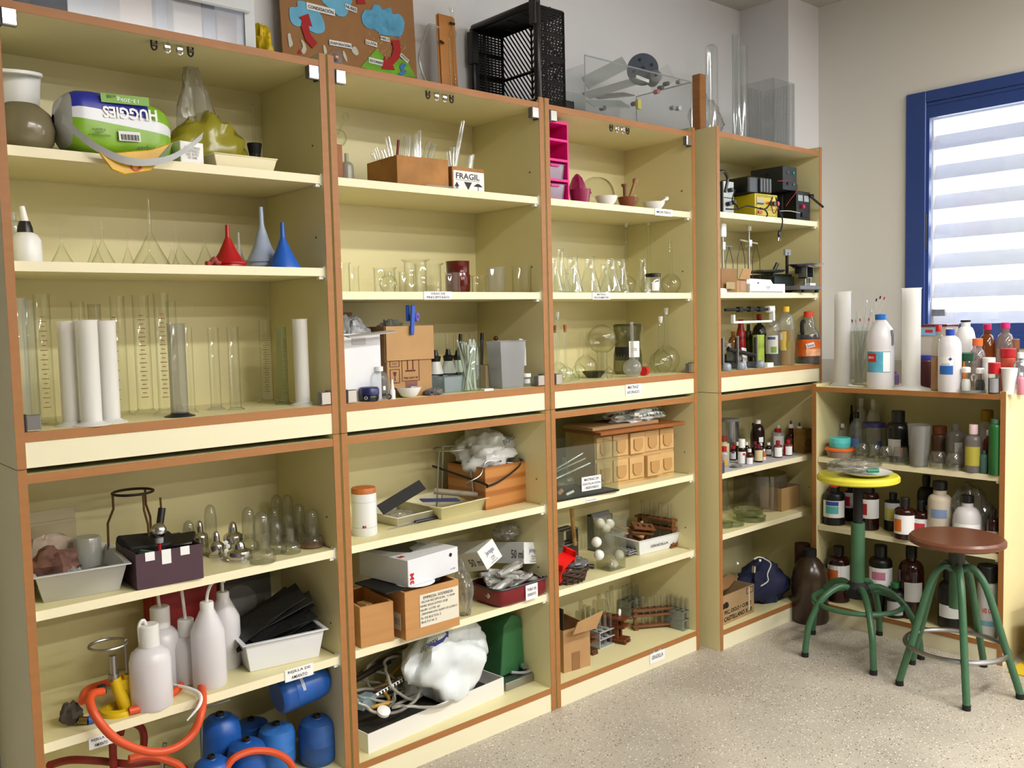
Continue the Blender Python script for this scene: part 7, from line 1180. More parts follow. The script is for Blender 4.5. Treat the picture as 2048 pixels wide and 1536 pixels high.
for (u, lab, v) in ((1453,'grey laboratory stand base at the left, nearest the edge',673),(1482,'middle grey laboratory stand base with chrome rod',672),(1520,'right grey laboratory stand base with thin rod',671)):
    P = atx(u,-.052,z); k = mpp(P); t = thing('stand_base', lab, 'stand', P); b = MB(); b.prism([(-.017,-.006),(.017,-.006),(.010,.11),(-.010,.11)], .022, z0=.004); b.build('base_arm', SBD, t, smooth=0, bev=.003); b = MB(); b.rev([(.016,.0),(.021,.004),(.019,.026),(.011,.032),(0,.032)], 6); b.build('base_foot', SB, t, bev=.002); MB().tube([(0,.014,.03),(0,.014,hgt(P,v))], .0042, 10).build('rod', CHROME, t); MB().tube([(-.005,.02,.025),(-.005,.02,hgt(P,v)*.95)], .005, 8).build('rod_sleeve', BLACKM, t)
rod('black_clamp', 'black clamp lying across the stand rods', atx(1456,-.03,z+.085), atx(1512,-.03,z+.05), .009, BLACKM, 'clamp'); one('grey_gadget', 'silver grey gadget behind the stand bases', 'gadget', MB().box(-.03,.03,-.02,.02,0,.05), mat('gadget grey', (120,126,130), .35, .4), atx(1468,.0,z+.03), bev=.006); one('small_white_box', 'low white box beside the right stand base', 'box', MB().box(0,.045,0,.03,0,.018), WHITE, atx(1535,-.05,z), smooth=0)
# ================================================================== lower unit 4
z = .705
AMB = mat('dark amber glass', (34,18,12), .12); AMM = mat('amber brown glass', (62,28,14), .12); WC = mat('white cap', (232,232,228), .4); RC = mat('red cap', (178,18,30), .4); LBL = PAPER
def bt(u, vb, w, vt, lab, body, cap, labs=(), sh=.6, nk=.74, nr=.5, ch=.2, liq=None, y=None, name='reagent_bottle'):
    P = onz(u,vb,z) if y is None else atx(u,y,z); P.y = min(P.y,.25); P = atx(u,P.y,z) if y is None else P; k = mpp(P); return bot(name, lab, P, w*k/2, hgt(P,vt), body, cap, sh, nk, nr, ch, labs=labs, liq=liq, n=16)
PB = mat('prussian blue paper', (90,90,160), .6); POLY = film('poly bottle', (225,222,216), (190,188,182), .7, (214,210,204), .25)
one('paper_sheet', 'grey paper lining under the small bottles', 'paper', MB().prism([(q.x,q.y) for q in (Vector((2.458,-.055,0)),Vector((3.0,-.055,0)),Vector((3.17,.0,0)),Vector((3.17,.26,0)),Vector((2.458,.26,0)))], .001), mat('grey lining paper', (188,186,190), .8), Vector((0,0,z)))
z += .001
bt(1448,932,20,893,'small poly bottle with red cap and yellow dregs',POLY,RC,((.05,.35,.1,1.2,mat('yellow dregs',(206,170,60),.6)),),ch=.25); bt(1466,920,14,892,'little dark bottle with red cap and blue and white label',AMB,RC,((.1,.6,.0,1.8,LBL),(.5,.62,0,.9,PB))); bt(1484,927,17,878,'white dropper bottle with white teat and red print',AMB,WC,((.02,.5,.0,2.4,LBL),(.35,.45,.5,.6,RED)),sh=.56,nk=.66,nr=.7,ch=.36); bt(1499,928,14,898,'small amber bottle with white cap beside the dropper',AMM,WC,((.02,.45,.1,2.0,LBL),)); bt(1517,924,17,889,'small bottle with purple red cap and cream label',AMB,mat('wine cap',(110,10,50),.4),((.1,.7,.1,2.2,mat('cream label',(214,200,160),.7)),),sh=.72,nk=.8); bt(1528,920,8,898,'tiny orange and white vial',mat('orange vial',(196,104,30),.5),WC,((.02,.3,0,2,LBL),)); bt(1537,911,12,885,'small amber bottle with white cap, middle right',AMB,WC,((.1,.5,0,2,LBL),)); bt(1556,915,17,881,'stout brownish bottle with red cap and white label',mat('wine brown',(112,50,50),.35),RC,((.08,.62,.15,2.1,LBL),),sh=.68,nk=.76,nr=.42); bt(1576,911,18,880,'stout brownish bottle with red cap and red striped label',mat('wine brown',(112,50,50),.35),RC,((.08,.62,.2,1.7,LBL),(.08,.62,-.75,.45,RED)),sh=.68,nk=.76,nr=.42)
bt(1556,900,25,857,'taller poly bottle with red cap at the back right',POLY,RC,((.1,.7,.2,1.8,LBL),),y=.10,nr=.45,sh=.78,nk=.84,ch=.15); bt(1557,895,14,850,'slim bottle with white cap behind the taller poly bottle',mat('olive grey',(96,92,70),.4),WC,y=.17); bt(1516,900,27,839,'large dark bottle with white cap at the back',AMB,WC,((.35,.5,.5,.7,LBL),),y=.13,nr=.38,sh=.6,nk=.85,ch=.12); bt(1508,900,14,846,'dark bottle with black cap left of the large dark one',AMB,BLACK,y=.19); bt(1582,900,19,848,'brown dropper bottle with teat, left of two at the right',AMM,WC,((.05,.5,.0,1.5,mat('brown label',(110,70,40),.7)),),y=.11,sh=.55,nk=.68,nr=.5,ch=.14); bt(1599,908,20,852,'brown dropper bottle with pink gold label at the right',AMB,WC,((.15,.36,.0,2.6,mat('pink label',(150,86,84),.6)),(.36,.5,.0,2.6,mat('gold label',(170,130,50),.6))),y=.03,sh=.58,nk=.70,nr=.5,ch=.14)
for u, y, v0 in ((1582,.11,848),(1599,.03,852)): P = atx(u,y,z); zz = hgt(P,v0); one('dropper_teat', 'brown rubber dropper teat, '+('left' if u < 1590 else 'right')+' of two', 'dropper', MB().rev([(.005,0),(.004,.012),(.002,.016),(0,.016)], 10), mat('teat brown',(92,46,26),.5), P+Vector((0,0,zz)))
P = atx(1484,-.02,z); 
bt(1475,905,13,884,'white capped little bottle behind the dropper bottle, left',AMB,WC,y=.10); bt(1493,905,12,884,'white capped little bottle behind the dropper bottle, right',AMB,WC,y=.10); bt(1510,903,14,883,'red and white capped little bottle in the second row',AMB,mat('dark red cap',(120,20,40),.4),y=.08); bt(1522,903,10,886,'white capped little bottle before the large dark one',AMB,WC,y=.07); bt(1447,905,24,872,'pale bottle with red cap behind the poly bottle',mat('pale olive',(186,180,140),.5),mat('rust cap',(120,40,30),.5),y=.09,sh=.7,nr=.6); bt(1468,905,10,884,'little red capped bottle in the second row, left',AMB,mat('rust cap',(120,40,30),.5),y=.11); bt(1441,940,16,912,'slate bottle cut by the left panel',mat('slate bottle',(70,70,90),.4),None,y=-.05)
P = atx(1460,.18,z); k = mpp(P); t = thing('metal_tin', 'shiny metal tin can at the back left', 'tin', P); MB().rev([(0,0),(18*k,0),(18*k,hgt(P,842))], 22).build('tin_body', mat('tin metal',(168,172,176),.22,.9), t); MB().rev([(18.6*k,hgt(P,842)),(18.6*k,hgt(P,837)),(0,hgt(P,837))], 22).build('lid', GREYP, t)
P = atx(1616,.10,z); t = thing('printed_carton', 'yellow brown printed carton in the right corner', 'carton', P); MB().box(-.035,.03,0,.05,0,hgt(P,858)).build('box_body', mat('ochre carton',(140,104,40),.6,var=(30,.3)), t, smooth=0); b = MB(); b.rev([(.014,0),(.017,0),(.017,.0006),(.014,.0006)], 18, M=fM(0,.045,'f',x=0)); b.build('printed_ring', INK, t)
bag('rag', 'small grey cloth scrap at the front of the small bottle shelf', onz(1472,934,z), (.028,.018,.006), mat('grey cloth',(130,128,122),.8), 61)
z = .461
GD = film('greenish dish glass',(236,240,220),(150,156,124),.12,(190,194,160),.06)
def dish(u, vb, w, lab, dz=0, y=None):
    P = onz(u,vb,z) if y is None else atx(u,y,z); k = mpp(P); R = w*k/2; one('petri_dish', lab, 'dish', MB().rev([(0,0),(R*.97,0),(R,.004),(R,.018),(R*1.02,.02),(R*.96,.02),(R*.94,.004),(0,.003)], 26), GD, P+Vector((0,0,dz)))
dish(1464,1050,48,'glass petri dish at the front left'); dish(1502,1040,58,'petri dish at the bottom of the stack of two'); dish(1496,1036,60,'upper petri dish of the stack',.021); dish(1446,1040,40,'petri dish behind, at the left panel',0,.02)
P = atx(1520,.13,z); k = mpp(P); one('bell_jar', 'large dim glass cylinder standing behind the dishes', 'cylinder', MB().rev([(52*k,0),(52*k,hgt(P,945)),(50*k,hgt(P,945)+.001)], 30), film('dim plastic wall',(222,218,206),(170,166,150),.16,(160,156,140),.06), P); P = atx(1450,.18,z); one('glass_cone', 'pale glass cone at the left behind the dishes', 'glass', MB().rev([(.04,0),(.012,.10),(.012,.14)], 18), GLASSD, P)
A = onz(1563,1022,z); A.y = .0; A = atx(1563,-.0,z); Bq = atx(1612,-.0,z); t = thing('cardboard_box', 'small plain cardboard box with silver film inside, beside the glass cylinder', 'box', A); b = MB(); openbox(b, min(.15,Bq.x-A.x), .11, hgt(A,978), .003); b.build('box_body', mat('tan card',(160,128,82),.8), t, smooth=0); bag('foil_scrap', 'bit of shiny film on the plain cardboard box', A+Vector((.03,.05,.05)), (.022,.022,.016), FILMBAG, 63)
z = .08
A, Bq = onz(1443,1253,z), onz(1508,1224,z); rz = math.atan2(Bq.y-A.y,Bq.x-A.x); w_ = (Bq-A).length; h_ = hgt(A,1188)
t = thing('cardboard_box', 'torn cardboard box with black CASTELLANO lettering', 'box', A, rz); b = MB(); openbox(b, w_, .16, h_*.9, .004); b.build('box_body', mat('pale cardboard',(166,138,98),.8,var=(10,.1)), t, smooth=0); text(t, 'PEC, CICLO 1 CURSO', w_*.82, h_*.14, fM(0,h_*.36,'f',x=w_*.5), INK, bold=.02); text(t, 'CASTELLANO X 30', w_*.85, h_*.14, fM(0,h_*.16,'f',x=w_*.5), INK, bold=.02); plate(t, 'white_tape', fM(0,h_*.5,'f',x=w_*.84), .010, h_*.75, mat('cream tape',(206,196,176),.6)); b = MB(); b.prism([(0,0),(w_*.5,0),(w_*1.05,.03),(w_*.98,.06),(w_*.3,.05)], .004); b.build('torn_flap', CARDD, t, smooth=0, loc=(0,.03,h_*.92), rot=(.35,0,.1)); frame(t, w_*.76, w_*.97, h_*.68, h_*.86, INK, .0015)
one('black_bundle', 'black rounded bundle inside the torn cardboard box', 'bundle', blob(.045,.03,.035,71,.2), BLACKM, A+Vector((.03,.03,.05)))
NAV = mat('navy cloth',(30,36,70),.75); P = onz(1520,1195,z); P.y = .06; t = thing('navy_apron', 'folded navy blue bag with white piping', 'bag', P); blob(.12,.09,.085,73,.3,1.6,30).build('cloth', NAV, t, smooth=60); bs = MB()
pts = [ony(u,v,-.03)-P for u,v in ((1508,1118),(1518,1114),(1530,1118),(1542,1128),(1535,1148),(1536,1162),(1522,1172))]; MB().tube(smoothpath(pts,4), .0028, 6).build('white_piping', WHITE, t);
for u, v in ((1475,1127),(1520,1121)): MB().ball(ony(u,v,-.035)-P, .006, 10).build('snap_button', WHITE, t)
rod('chrome_bulb', 'small chrome fitting on the navy bag', ony(1508,1145,-.04), ony(1509,1132,-.04), .009, CHROME, 'fitting', 12)
P = onz(1560,1175,z); P.y = .08; one('steel_tray', 'flat grey metal sheet under the navy bag', 'sheet', MB().box(-.18,.1,-.1,.08,0,.004), STEEL, P+Vector((-.02,0,0)), smooth=0)
# dark demijohn on the floor in the corner
P = Vector((2.90,-.235,0)); P = onz(1620,1240,0); k = mpp(P); R = 36*k; H = hgt(P,1098); t = thing('demijohn', 'large dark brown plastic bottle on the floor in the corner', 'bottle', P); DB = film('brown jug',(120,92,64),(60,42,26),.55,(92,70,50),.25); MB().rev([(0,0),(R*.95,0),(R,.01),(R*.98,H*.5),(R*1.0,H*.56),(R*.9,H*.72),(R*.55,H*.85),(R*.32,H*.9),(R*.32,H*.95)], 26).build('body', DB, t); MB().rev([(0,.004),(R*.95,.004),(R*.95,H*.5),(0,H*.5)], 24).build('dark_contents', mat('dark liquid',(34,22,16),.3), t); MB().rev([(R*.36,H*.91),(R*.36,H),(0,H)], 16).build('cap', BLACKM, t)
P = onz(1597,1188,.0); P = Vector((2.99,-.09,.082)); P = atx(1605,-.045,.082); k = mpp(P); one('rust_can', 'dark rusty cylinder behind the demijohn', 'can', MB().rev([(0,0),(15*k,0),(15*k,hgt(P,1087)),(0,hgt(P,1087))], 20), mat('dark rust',(62,32,24),.6), P)
# ================================================================== low unit under the window
z = 1.013
def pb(u, vb, x=None, zz=None):
    zz = zz or z
    return aty(u, x, zz) if x else onz(u, vb, zz)
def bx(name, lab, u, w, vt, body, cap, x, labs=(), zz=None, cat='bottle', **kw):
    P = aty(u, x, zz or z); k = mpp(P); return bot(name, lab, P, w*k/2, hgt(P,vt), body, cap, labs=labs, cat=cat, **kw)
P = aty(1685,3.16,z); k = mpp(P); gradcyl('translucent plastic cylinder at the far corner of the low unit', P, 16*k, hgt(P,583), FROST, FROST, fr=1.5)
P = aty(1822,3.12,z); k = mpp(P); H = hgt(P,576); gradcyl('tall milky plastic cylinder with pouring lip on the low unit', P, 17.5*k, H, MILK, MILK, fr=2.0)
P = aty(1717,3.2,z); k = mpp(P); H = hgt(P,662); one('glass_jar', 'tall glass jar holding thermometers and glass tubes', 'jar', MB().rev([(0,0),(19*k,0),(20*k,.006),(20*k,H)], 22), film('dim jar glass',(232,232,222),(150,150,136),.12,(180,178,164),.05), P); PJ = P.copy(); random.seed(8)
for i, (u, v) in enumerate(((1701,645),(1704,640),(1711,640),(1720,638),(1738,637),(1753,598),(1761,593),(1769,595))):
    a = PJ+Vector((random.uniform(-.02,.02),random.uniform(-.02,.02),.008)); e = onx(u,v,PJ.x+random.uniform(-.02,.03)); t = thing('thermometer', 'thin glass thermometer with red tip in the tall jar', 'thermometer', a, group='thermometers in the tall jar'); MB().tube([(0,0,0),e-a], .0024, 6).build('glass_stem', GT, t); d_ = (e-a).normalized(); MB().tube([e-a-d_*.010,e-a+d_*.002], .0032, 6).build('red_tip', RED if i not in (1,5,6) else mat('dark tip',(60,20,30),.5), t)
for i, (u, v) in enumerate(((1733,600),(1742,620),(1712,622),(1708,660),(1724,650),(1730,655),(1716,655))):
    a = PJ+Vector((random.uniform(-.025,.025),random.uniform(-.025,.025),.008)); rod('glass_tube', 'glass tube among the thermometers in the tall jar', a, onx(u,v,PJ.x), .0042, GT, 'glass tube', 7, 'tubes in the tall jar')
t = thing('plastic_spoon', 'white plastic spoon lying before the tall jar', 'spoon', aty(1718,3.10,z)); MB().tube([(0,.03,.004),(0,-.02,.005)], .004, 6).build('handle', WHITE, t); MB().ball((0,.04,.006), .012, 12, sz=.4).build('bowl', WHITE, t)
P = aty(1761,3.11,z); k = mpp(P); H = hgt(P,628); R = 26*k; t = thing('water_jug', 'translucent bottle with moulded handle, blue cap and blue label', 'bottle', P); MB().rev([(0,0),(R*.95,0),(R,.008),(R,H*.50),(R*.97,H*.52),(R*1.0,H*.54),(R*1.0,H*.68),(R*.85,H*.80),(R*.45,H*.90),(R*.36,H*.92),(R*.36,H*.96)], 24).build('body', MILKY, t); MB().rev([(R*.42,H*.925),(R*.42,H*.995),(0,H)], 18).build('cap', mat('cap blue',(30,110,200),.4), t); a = facing(P)
b = MB(); arcband(b,R*1.01,H*.22,H*.50,a-.25,2.0,12); b.build('blue_label', mat('aqua label',(90,170,200),.45,var=(18,.3)), t); b = MB(); arcband(b,R*1.014,H*.23,H*.49,a+.45,.55,5); b.build('white_panel', PAPER, t); b = MB(); arcband(b,R*1.018,H*.36,H*.47,a-.7,.75,6); b.build('red_logo', RED, t); M_ = Mx((R*1.03*math.cos(a-.7),R*1.03*math.sin(a-.7),H*.42), (-math.sin(a-.7),math.cos(a-.7),0), (0,0,1)); text(t, 'EKO', .026, .010, M_, PAPER, bold=.03); MB().tube(smoothpath([(R*.9*math.cos(a+1.0),R*.9*math.sin(a+1.0),H*.78),(R*1.03*math.cos(a+.95),R*1.03*math.sin(a+.95),H*.70),(R*1.02*math.cos(a+.95),R*1.02*math.sin(a+.95),H*.58)],4), .006, 8).build('handle_shade', mat('shadow grey',(120,124,130),.6), t)  # grey tube coloured as the shade inside the moulded handle
bx('small_bottle','small violet bottle behind the water jug',1790,14,742,mat('violet',(96,70,120),.5),None,3.30); bx('dark_bottle','dark green and black bottle behind the tall milky cylinder',1848,22,655,mat('dark green bottle',(20,34,30),.3),None,3.36)
for (zz, h, lab, m) in ((0,.115,'lower dark red lidded food container',film('smoky tub',(205,205,205),(170,170,172),.45,(186,186,190),.1)),(.125,.12,'upper food container with dark red lid and blue label',film('cream tub',(240,234,222),(220,212,200),.75,(238,228,214),.15))):
    P = aty(1876,3.36,z+zz); t = thing('food_container', lab, 'container', P); MB().tray(.115,.115,h,.002,.003,.92).build('tub', m, t, bev=.004); MB().box(-.062,.062,-.062,.062,h,h+.010).build('lid', mat('maroon lid',(96,22,34),.4), t, smooth=0, bev=.003)
    if zz: M_ = Mx((-.0595,.012,h*.82), (0,-1,0), (0,0,1)); p = plate(t,'blue_label',M_,.07,.028,mat('sky label',(130,180,220),.5)); plate(p,'red_badge',M_ @ Matrix.Translation((0,.004,.0006)),.03,.012,RED)
bx('jam_jar','dark red jar with blue lid behind the tall milky cylinder',1851,28,710,mat('dark red fill',(70,24,24),.35),mat('lid blue',(40,50,140),.4),3.18,cat='jar',sh=.8,nk=.86,nr=.8,ch=.14)
bx('oil_bottle','clear ribbed bottle with red cap and golden oil',1876,27,650,film('ribbed clear',(238,236,228),(190,186,176),.14,(215,212,205)),RC,3.10,liq=(.5,film('gold oil',(240,186,70),(200,140,30),.45,(226,170,50),.05)),sh=.62,nk=.85,ch=.10)
P = aty(1899,3.075,z); k = mpp(P); H = hgt(P,657); R = 21.5*k; t = thing('alcohol_bottle', 'white alcohol bottle with blue cap and blue label', 'bottle', P); MB().rev([(0,0),(R*.95,0),(R,.008),(R,H*.70),(R*.94,H*.78),(R*.7,H*.85),(R*.42,H*.885),(R*.36,H*.89)], 26).build('body', MILKY, t); MB().rev([(R*.38,H*.88),(R*.38,H*.99),(0,H)], 18).build('cap', mat('royal blue cap',(34,64,170),.4), t); a = facing(P); b = MB(); arcband(b,R*1.01,H*.28,H*.56,a-.35,1.25,10); b.build('white_label', PAPER, t); b = MB(); arcband(b,R*1.016,H*.28,H*.42,a-.35,1.25,10); b.build('blue_label', mat('label blue',(40,100,180),.45), t); M_ = lambda da,zf: Mx((R*1.022*math.cos(a+da),R*1.022*math.sin(a+da),H*zf), (-math.sin(a+da),math.cos(a+da),0), (0,0,1)); text(t,'Alcohol 96',.030,.007,M_(-.35,.445),mat('label blue',(40,100,180),.45)); b = MB(); b.box(-.006,.006,-.002,.002,0,.0006,M_(.05,.525)); b.box(-.002,.002,-.006,.006,0,.0006,M_(.05,.525)); b.build('blue_cross', mat('cross navy',(40,50,130),.5), t, smooth=0)
bx('white_jug','white plastic jug with dark lid before the window',1930,38,640,WHITE,BLACK,3.36,((.30,.52,0,2.6,mat('green label',(60,160,130),.5)),),sh=.62,nk=.9,nr=.45,ch=.03); bx('green_lid_jar','jar with flat dark green lid beside the alcohol bottle',1936,30,706,GLASSD,mat('dark green lid',(14,70,44),.4),3.17,cat='jar',sh=.7,nk=.78,nr=.95,ch=.2)
bx('sports_bottle','clear bottle with orange cap and green top',1954,34,677,film('pinkish clear',(226,214,212),(180,166,164),.3,(204,188,186)),mat('orange collar',(228,104,40),.4),3.18,sh=.4,nk=.8,nr=.5,ch=.14); bx('syrup_bottle','amber syrup bottle with magenta cap before the window',1973,34,648,film('amber syrup',(190,110,40),(120,60,20),.5,(150,84,36)),mat('magenta cap',(190,20,90),.4),3.30,sh=.5,nk=.84,ch=.09); bx('soft_drink_bottle','clear brownish bottle with pink cap at the right',2009,38,645,film('brownish clear',(222,206,196),(170,150,140),.3,(190,170,160)),mat('pink cap',(206,30,110),.4),3.30,sh=.5,nk=.84,ch=.09); bx('red_lid_jar','red orange jar with red lid near the right end',2015,27,697,mat('red orange fill',(190,70,50),.5),RC,3.20,((.1,.4,.4,.8,PAPER),),cat='jar',sh=.72,nk=.78,nr=.95,ch=.2); bx('brown_lid_jar','glass jar with brown lid above the red lidded jar',2026,20,678,film('brownish jar',(190,160,120),(130,100,70),.4,(150,120,90)),mat('brown lid',(120,70,40),.5),3.31,cat='jar',sh=.7,nk=.78,nr=.95,ch=.2)
P = aty(1945,3.075,z); k = mpp(P); one('metal_tray', 'low clear round tray under the shakers', 'tray', MB().rev([(0,0),(25*k,0),(26*k,.012),(25*k,.012),(24*k,.003),(0,.003)], 24), CLEAR, P); z2 = z+.003
for (u, vt, fill, lab) in ((1932,734,WHITE,'white salt shaker with white lid'),(1960,736,mat('pepper',(40,42,40),.7,var=(80,.4)),'dark pepper shaker with white lid')):
    P = aty(u,3.075,z2); k = mpp(P); H = hgt(P,vt); R = 8.6*k; t = thing('shaker', lab, 'shaker', P); MB().rev([(0,0),(R,0),(R*1.05,H*.3),(R*.7,H*.7),(R*.8,H*.78)], 18).build('glass_body', GLASS, t); MB().rev([(0,.002),(R*.95,.002),(R*1.0,H*.3),(R*.8,H*.5),(0,H*.52)], 16).build('fill', fill, t); MB().rev([(R*.95,H*.78),(R*.95,H*.96),(R*.7,H),(0,H)], 18).build('lid', WC, t)
one('white_clip', 'white plastic clip standing between the two shakers', 'clip', MB().tube(smoothpath([(0,-.006,0),(0,-.006,.04),(0,-.010,.056),(0,0,.064),(0,.008,.056),(0,.004,.04)],4), .003, 6), WC, aty(1947,3.085,z2)); bx('spice_jar','dark spice jar with big red lid at the right front',1988,22,725,GLASSD,RC,3.06,((.05,.5,0,1.6,mat('spice label',(150,150,156),.5)),),cat='jar',liq=(.5,mat('dark spice',(50,40,40),.7)),sh=.62,nk=.68,nr=.9,ch=.36,cr=1.05); P = aty(2018,3.07,z); k = mpp(P); one('paper_cup', 'plain white paper cup at the right end', 'cup', MB().rev([(0,0),(11*k,0),(15*k,hgt(P,737)),(15.6*k,hgt(P,736)),(14.6*k,hgt(P,737)),(10.5*k,.003),(0,.003)], 26), PAPER, P)
bx('orange_vial','small orange vial behind the salt shaker',1927,10,720,mat('orange vial',(196,104,30),.5),None,3.14); bx('foil_bottle','silver wrapped bottle at the right edge',2040,26,705,mat('silver foil',(190,190,196),.2,.8),WHITE,3.16); bx('pink_tube','pink and white tube at the right edge',2042,14,745,mat('pink tube',(226,140,160),.5),WHITE,3.07); bx('white_tub','small white tub behind the spice jar',1977,24,715,WHITE,WC,3.16,cat='tub',sh=.8,nk=.86,nr=.9,ch=.15)
# ---------------------------------------------------------------- upper shelf
z = .711
P = aty(1680,3.10,z); k = mpp(P); R = 28*k; t = thing('food_container', 'round clear tub with orange lid', 'container', P); MB().rev([(0,0),(R*.82,0),(R*.97,.030)], 26).build('tub', film('peach tub',(235,222,210),(210,190,175),.5,(220,200,185),.1), t); MB().rev([(R*1.03,.030),(R*1.04,.036),(R*.95,.042),(0,.042)], 26).build('lid', mat('orange lid',(232,104,28),.4), t); P2 = P+Vector((0,0,.042)); t = thing('cream_jar', 'turquoise jar standing on the orange lidded tub', 'jar', P2); R = 20*k; MB().rev([(0,0),(R*.96,0),(R,.004),(R,.020),(0,.020)], 24).build('jar_body', mat('turquoise',(80,196,196),.35), t); MB().rev([(R*1.03,.020),(R*1.03,.040),(R*.96,.043),(0,.043)], 24).build('lid', mat('turquoise lid',(96,208,208),.35), t)
bx('small_bottle','small clear bottle with white cap behind the turquoise jar',1685,18,847,CLEAR,WC,3.24); bx('water_bottle','crumpled clear water bottle with dark cap',1712,27,824,CLEAR,BLACK,3.20,((.2,.4,0,1.4,mat('blue strip',(90,120,170),.5)),),sh=.5,nk=.8); bx('white_bottle','whitish bottle with white cap at the back, left',1722,22,796,FROST,WC,3.34,nr=.4,sh=.6); bx('white_bottle','whitish bottle with white cap at the back, right',1747,26,798,FROST,WC,3.33,nr=.36,sh=.55); bx('dark_jar','dark square bottle in the back left corner',1701,16,810,BLACKM,BLACK,3.34)
P = aty(1748,3.18,z); bx('storage_jar','big clear jar with dark purple lid and round blue sticker',1748,44,845,GLASSD,mat('purple lid',(44,40,96),.4),3.2,((.25,.5,.45,.5,mat('round sticker',(60,70,140),.5)),),cat='jar',sh=.8,nk=.86,nr=.92,ch=.12)
bx('reagent_bottle','black reagent bottle with torn pink and white label',1796,46,821,mat('black bottle',(16,18,16),.25),BLACK,3.16,((.12,.45,-.35,1.1,mat('torn label',(196,190,186),.7)),(.12,.3,.25,.2,mat('pink tab',(200,50,100),.6))),sh=.62,nk=.78,nr=.5,ch=.24)
P = aty(1838,3.08,z); k = mpp(P); one('plastic_cup', 'tall frosted plastic cup', 'cup', MB().rev([(0,0),(17*k,0),(22*k,hgt(P,850)),(23*k,hgt(P,849)),(21*k,hgt(P,851)),(16.4*k,.004)], 26), film('scratched cup',(222,222,220),(190,190,186),.32,(196,196,194),.15), P)
for i, (u, w, vt, x) in enumerate(((1725,29,885,3.11),(1750,24,888,3.09),(1772,25,892,3.08),(1801,32,893,3.08),(1876,32,902,3.075),(1908,32,905,3.07))):
    P = aty(u,x,z); k = mpp(P); R = w*k/2; H = hgt(P,vt); one('glass_cup', ('first','second','third','fourth','fifth','sixth')[i]+' little upturned glass cup from the left on the front edge', 'cup', MB().rev([(R*.92,0),(R,H*.2),(R*.98,H*.55),(R*.8,H*.92),(R*.6,H),(0,H)] if i != 3 else [(R*.96,0),(R*.95,H*.4),(R*.75,H*.97),(0,H)], 22), film('dark room glass',(240,242,240),(150,154,148),.05,(200,204,200),.03,4,.10), P)
bx('sauce_jar','brown jar with rusty red lid at the back',1879,30,852,mat('brown jar',(88,60,44),.4),mat('rusty lid',(120,60,36),.5),3.22,cat='jar',sh=.7,nk=.78,nr=.8,ch=.2); bx('wrapped_bottle','clear bottle in a plastic bag with a white tag',1911,38,842,film('bagged',(210,208,202),(150,148,142),.3,(170,166,160),.15),None,3.16,((.1,.55,.3,.8,mat('grey tag',(176,176,170),.7)),)); bx('soap_bottle','bottle with pale pink cap and yellow label',1946,33,849,film('soap clear',(205,198,196),(150,142,142),.4,(176,168,166)),mat('pale pink cap',(226,196,200),.45),3.075,((.15,.55,-.1,1.8,mat('olive yellow label',(176,168,60),.6)),),sh=.66,nk=.78,nr=.45,ch=.2); bx('detergent_bottle','dark green detergent bottle in the right corner',1990,25,838,mat('green soap',(28,96,44),.35),mat('green cap',(70,110,84),.45),3.06,sh=.84,nk=.92,nr=.6,ch=.08); bx('small_bottle','teal grey little bottle beside the green detergent',1968,16,898,mat('teal bottle',(70,110,104),.45),None,3.07); bx('white_bottle','white bottle with yellow cap at the back right',1973,34,820,mat('white body dull',(190,186,180),.5),mat('mustard cap',(176,140,20),.5),3.28,ch=.2,nr=.6); bx('red_bottle','dark orange bottle behind the green detergent',1976,18,860,mat('dark orange',(130,50,24),.45),WC,3.16)
# ---------------------------------------------------------------- middle shelf
z = .416
BRB = mat('brown reagent glass',(44,16,12),.15); BKB = mat('black reagent plastic',(14,14,14),.4)
bx('reagent_bottle','black bottle with orange red cap and blue white label',1668,42,968,BKB,mat('orange red cap',(206,60,30),.4),3.11,((.2,.62,-.05,2.4,PAPER),(.5,.6,-.2,1.2,mat('label royal',(40,80,170),.5)),(.3,.48,-.2,1.2,mat('label aqua',(90,190,190),.5))),sh=.72,nk=.82,nr=.5,ch=.16,cr=.42); bx('reagent_bottle','dark bottle with crimson label behind the stool post, left',1700,24,965,BRB,BLACK,3.22,((.35,.75,0,2.2,mat('grey paper',(186,184,184),.7)),(.4,.65,-.4,.8,mat('label red',(176,24,44),.5)))); bx('reagent_bottle','brown bottle with red and white label behind the yellow seat',1738,38,972,BRB,BLACK,3.12,((.28,.72,0,2.5,PAPER),(.36,.62,-.65,.9,mat('label red',(176,24,44),.5))),sh=.78,nk=.86,nr=.5); bx('reagent_bottle','dark bottle with dull yellow label',1786,34,985,BKB,BLACK,3.17,((.28,.75,0,2.4,mat('grey paper',(186,184,184),.7)),(.3,.6,0,2.0,mat('olive yellow label',(176,168,60),.6))),sh=.74); bx('reagent_bottle','brown bottle with orange and white label in front',1809,40,995,BRB,BLACK,3.065,((.14,.60,0,2.6,PAPER),(.2,.5,-.75,.9,mat('label orange',(226,120,40),.5))),sh=.66,nk=.76,nr=.42,ch=.2); bx('reagent_bottle','brown bottle with red label right of the orange labelled one',1842,38,1000,BRB,BLACK,3.10,((.10,.55,0,2.6,PAPER),(.14,.44,-.3,1.3,mat('label rose',(196,50,66),.5))),sh=.64,nk=.74,nr=.4,ch=.2)
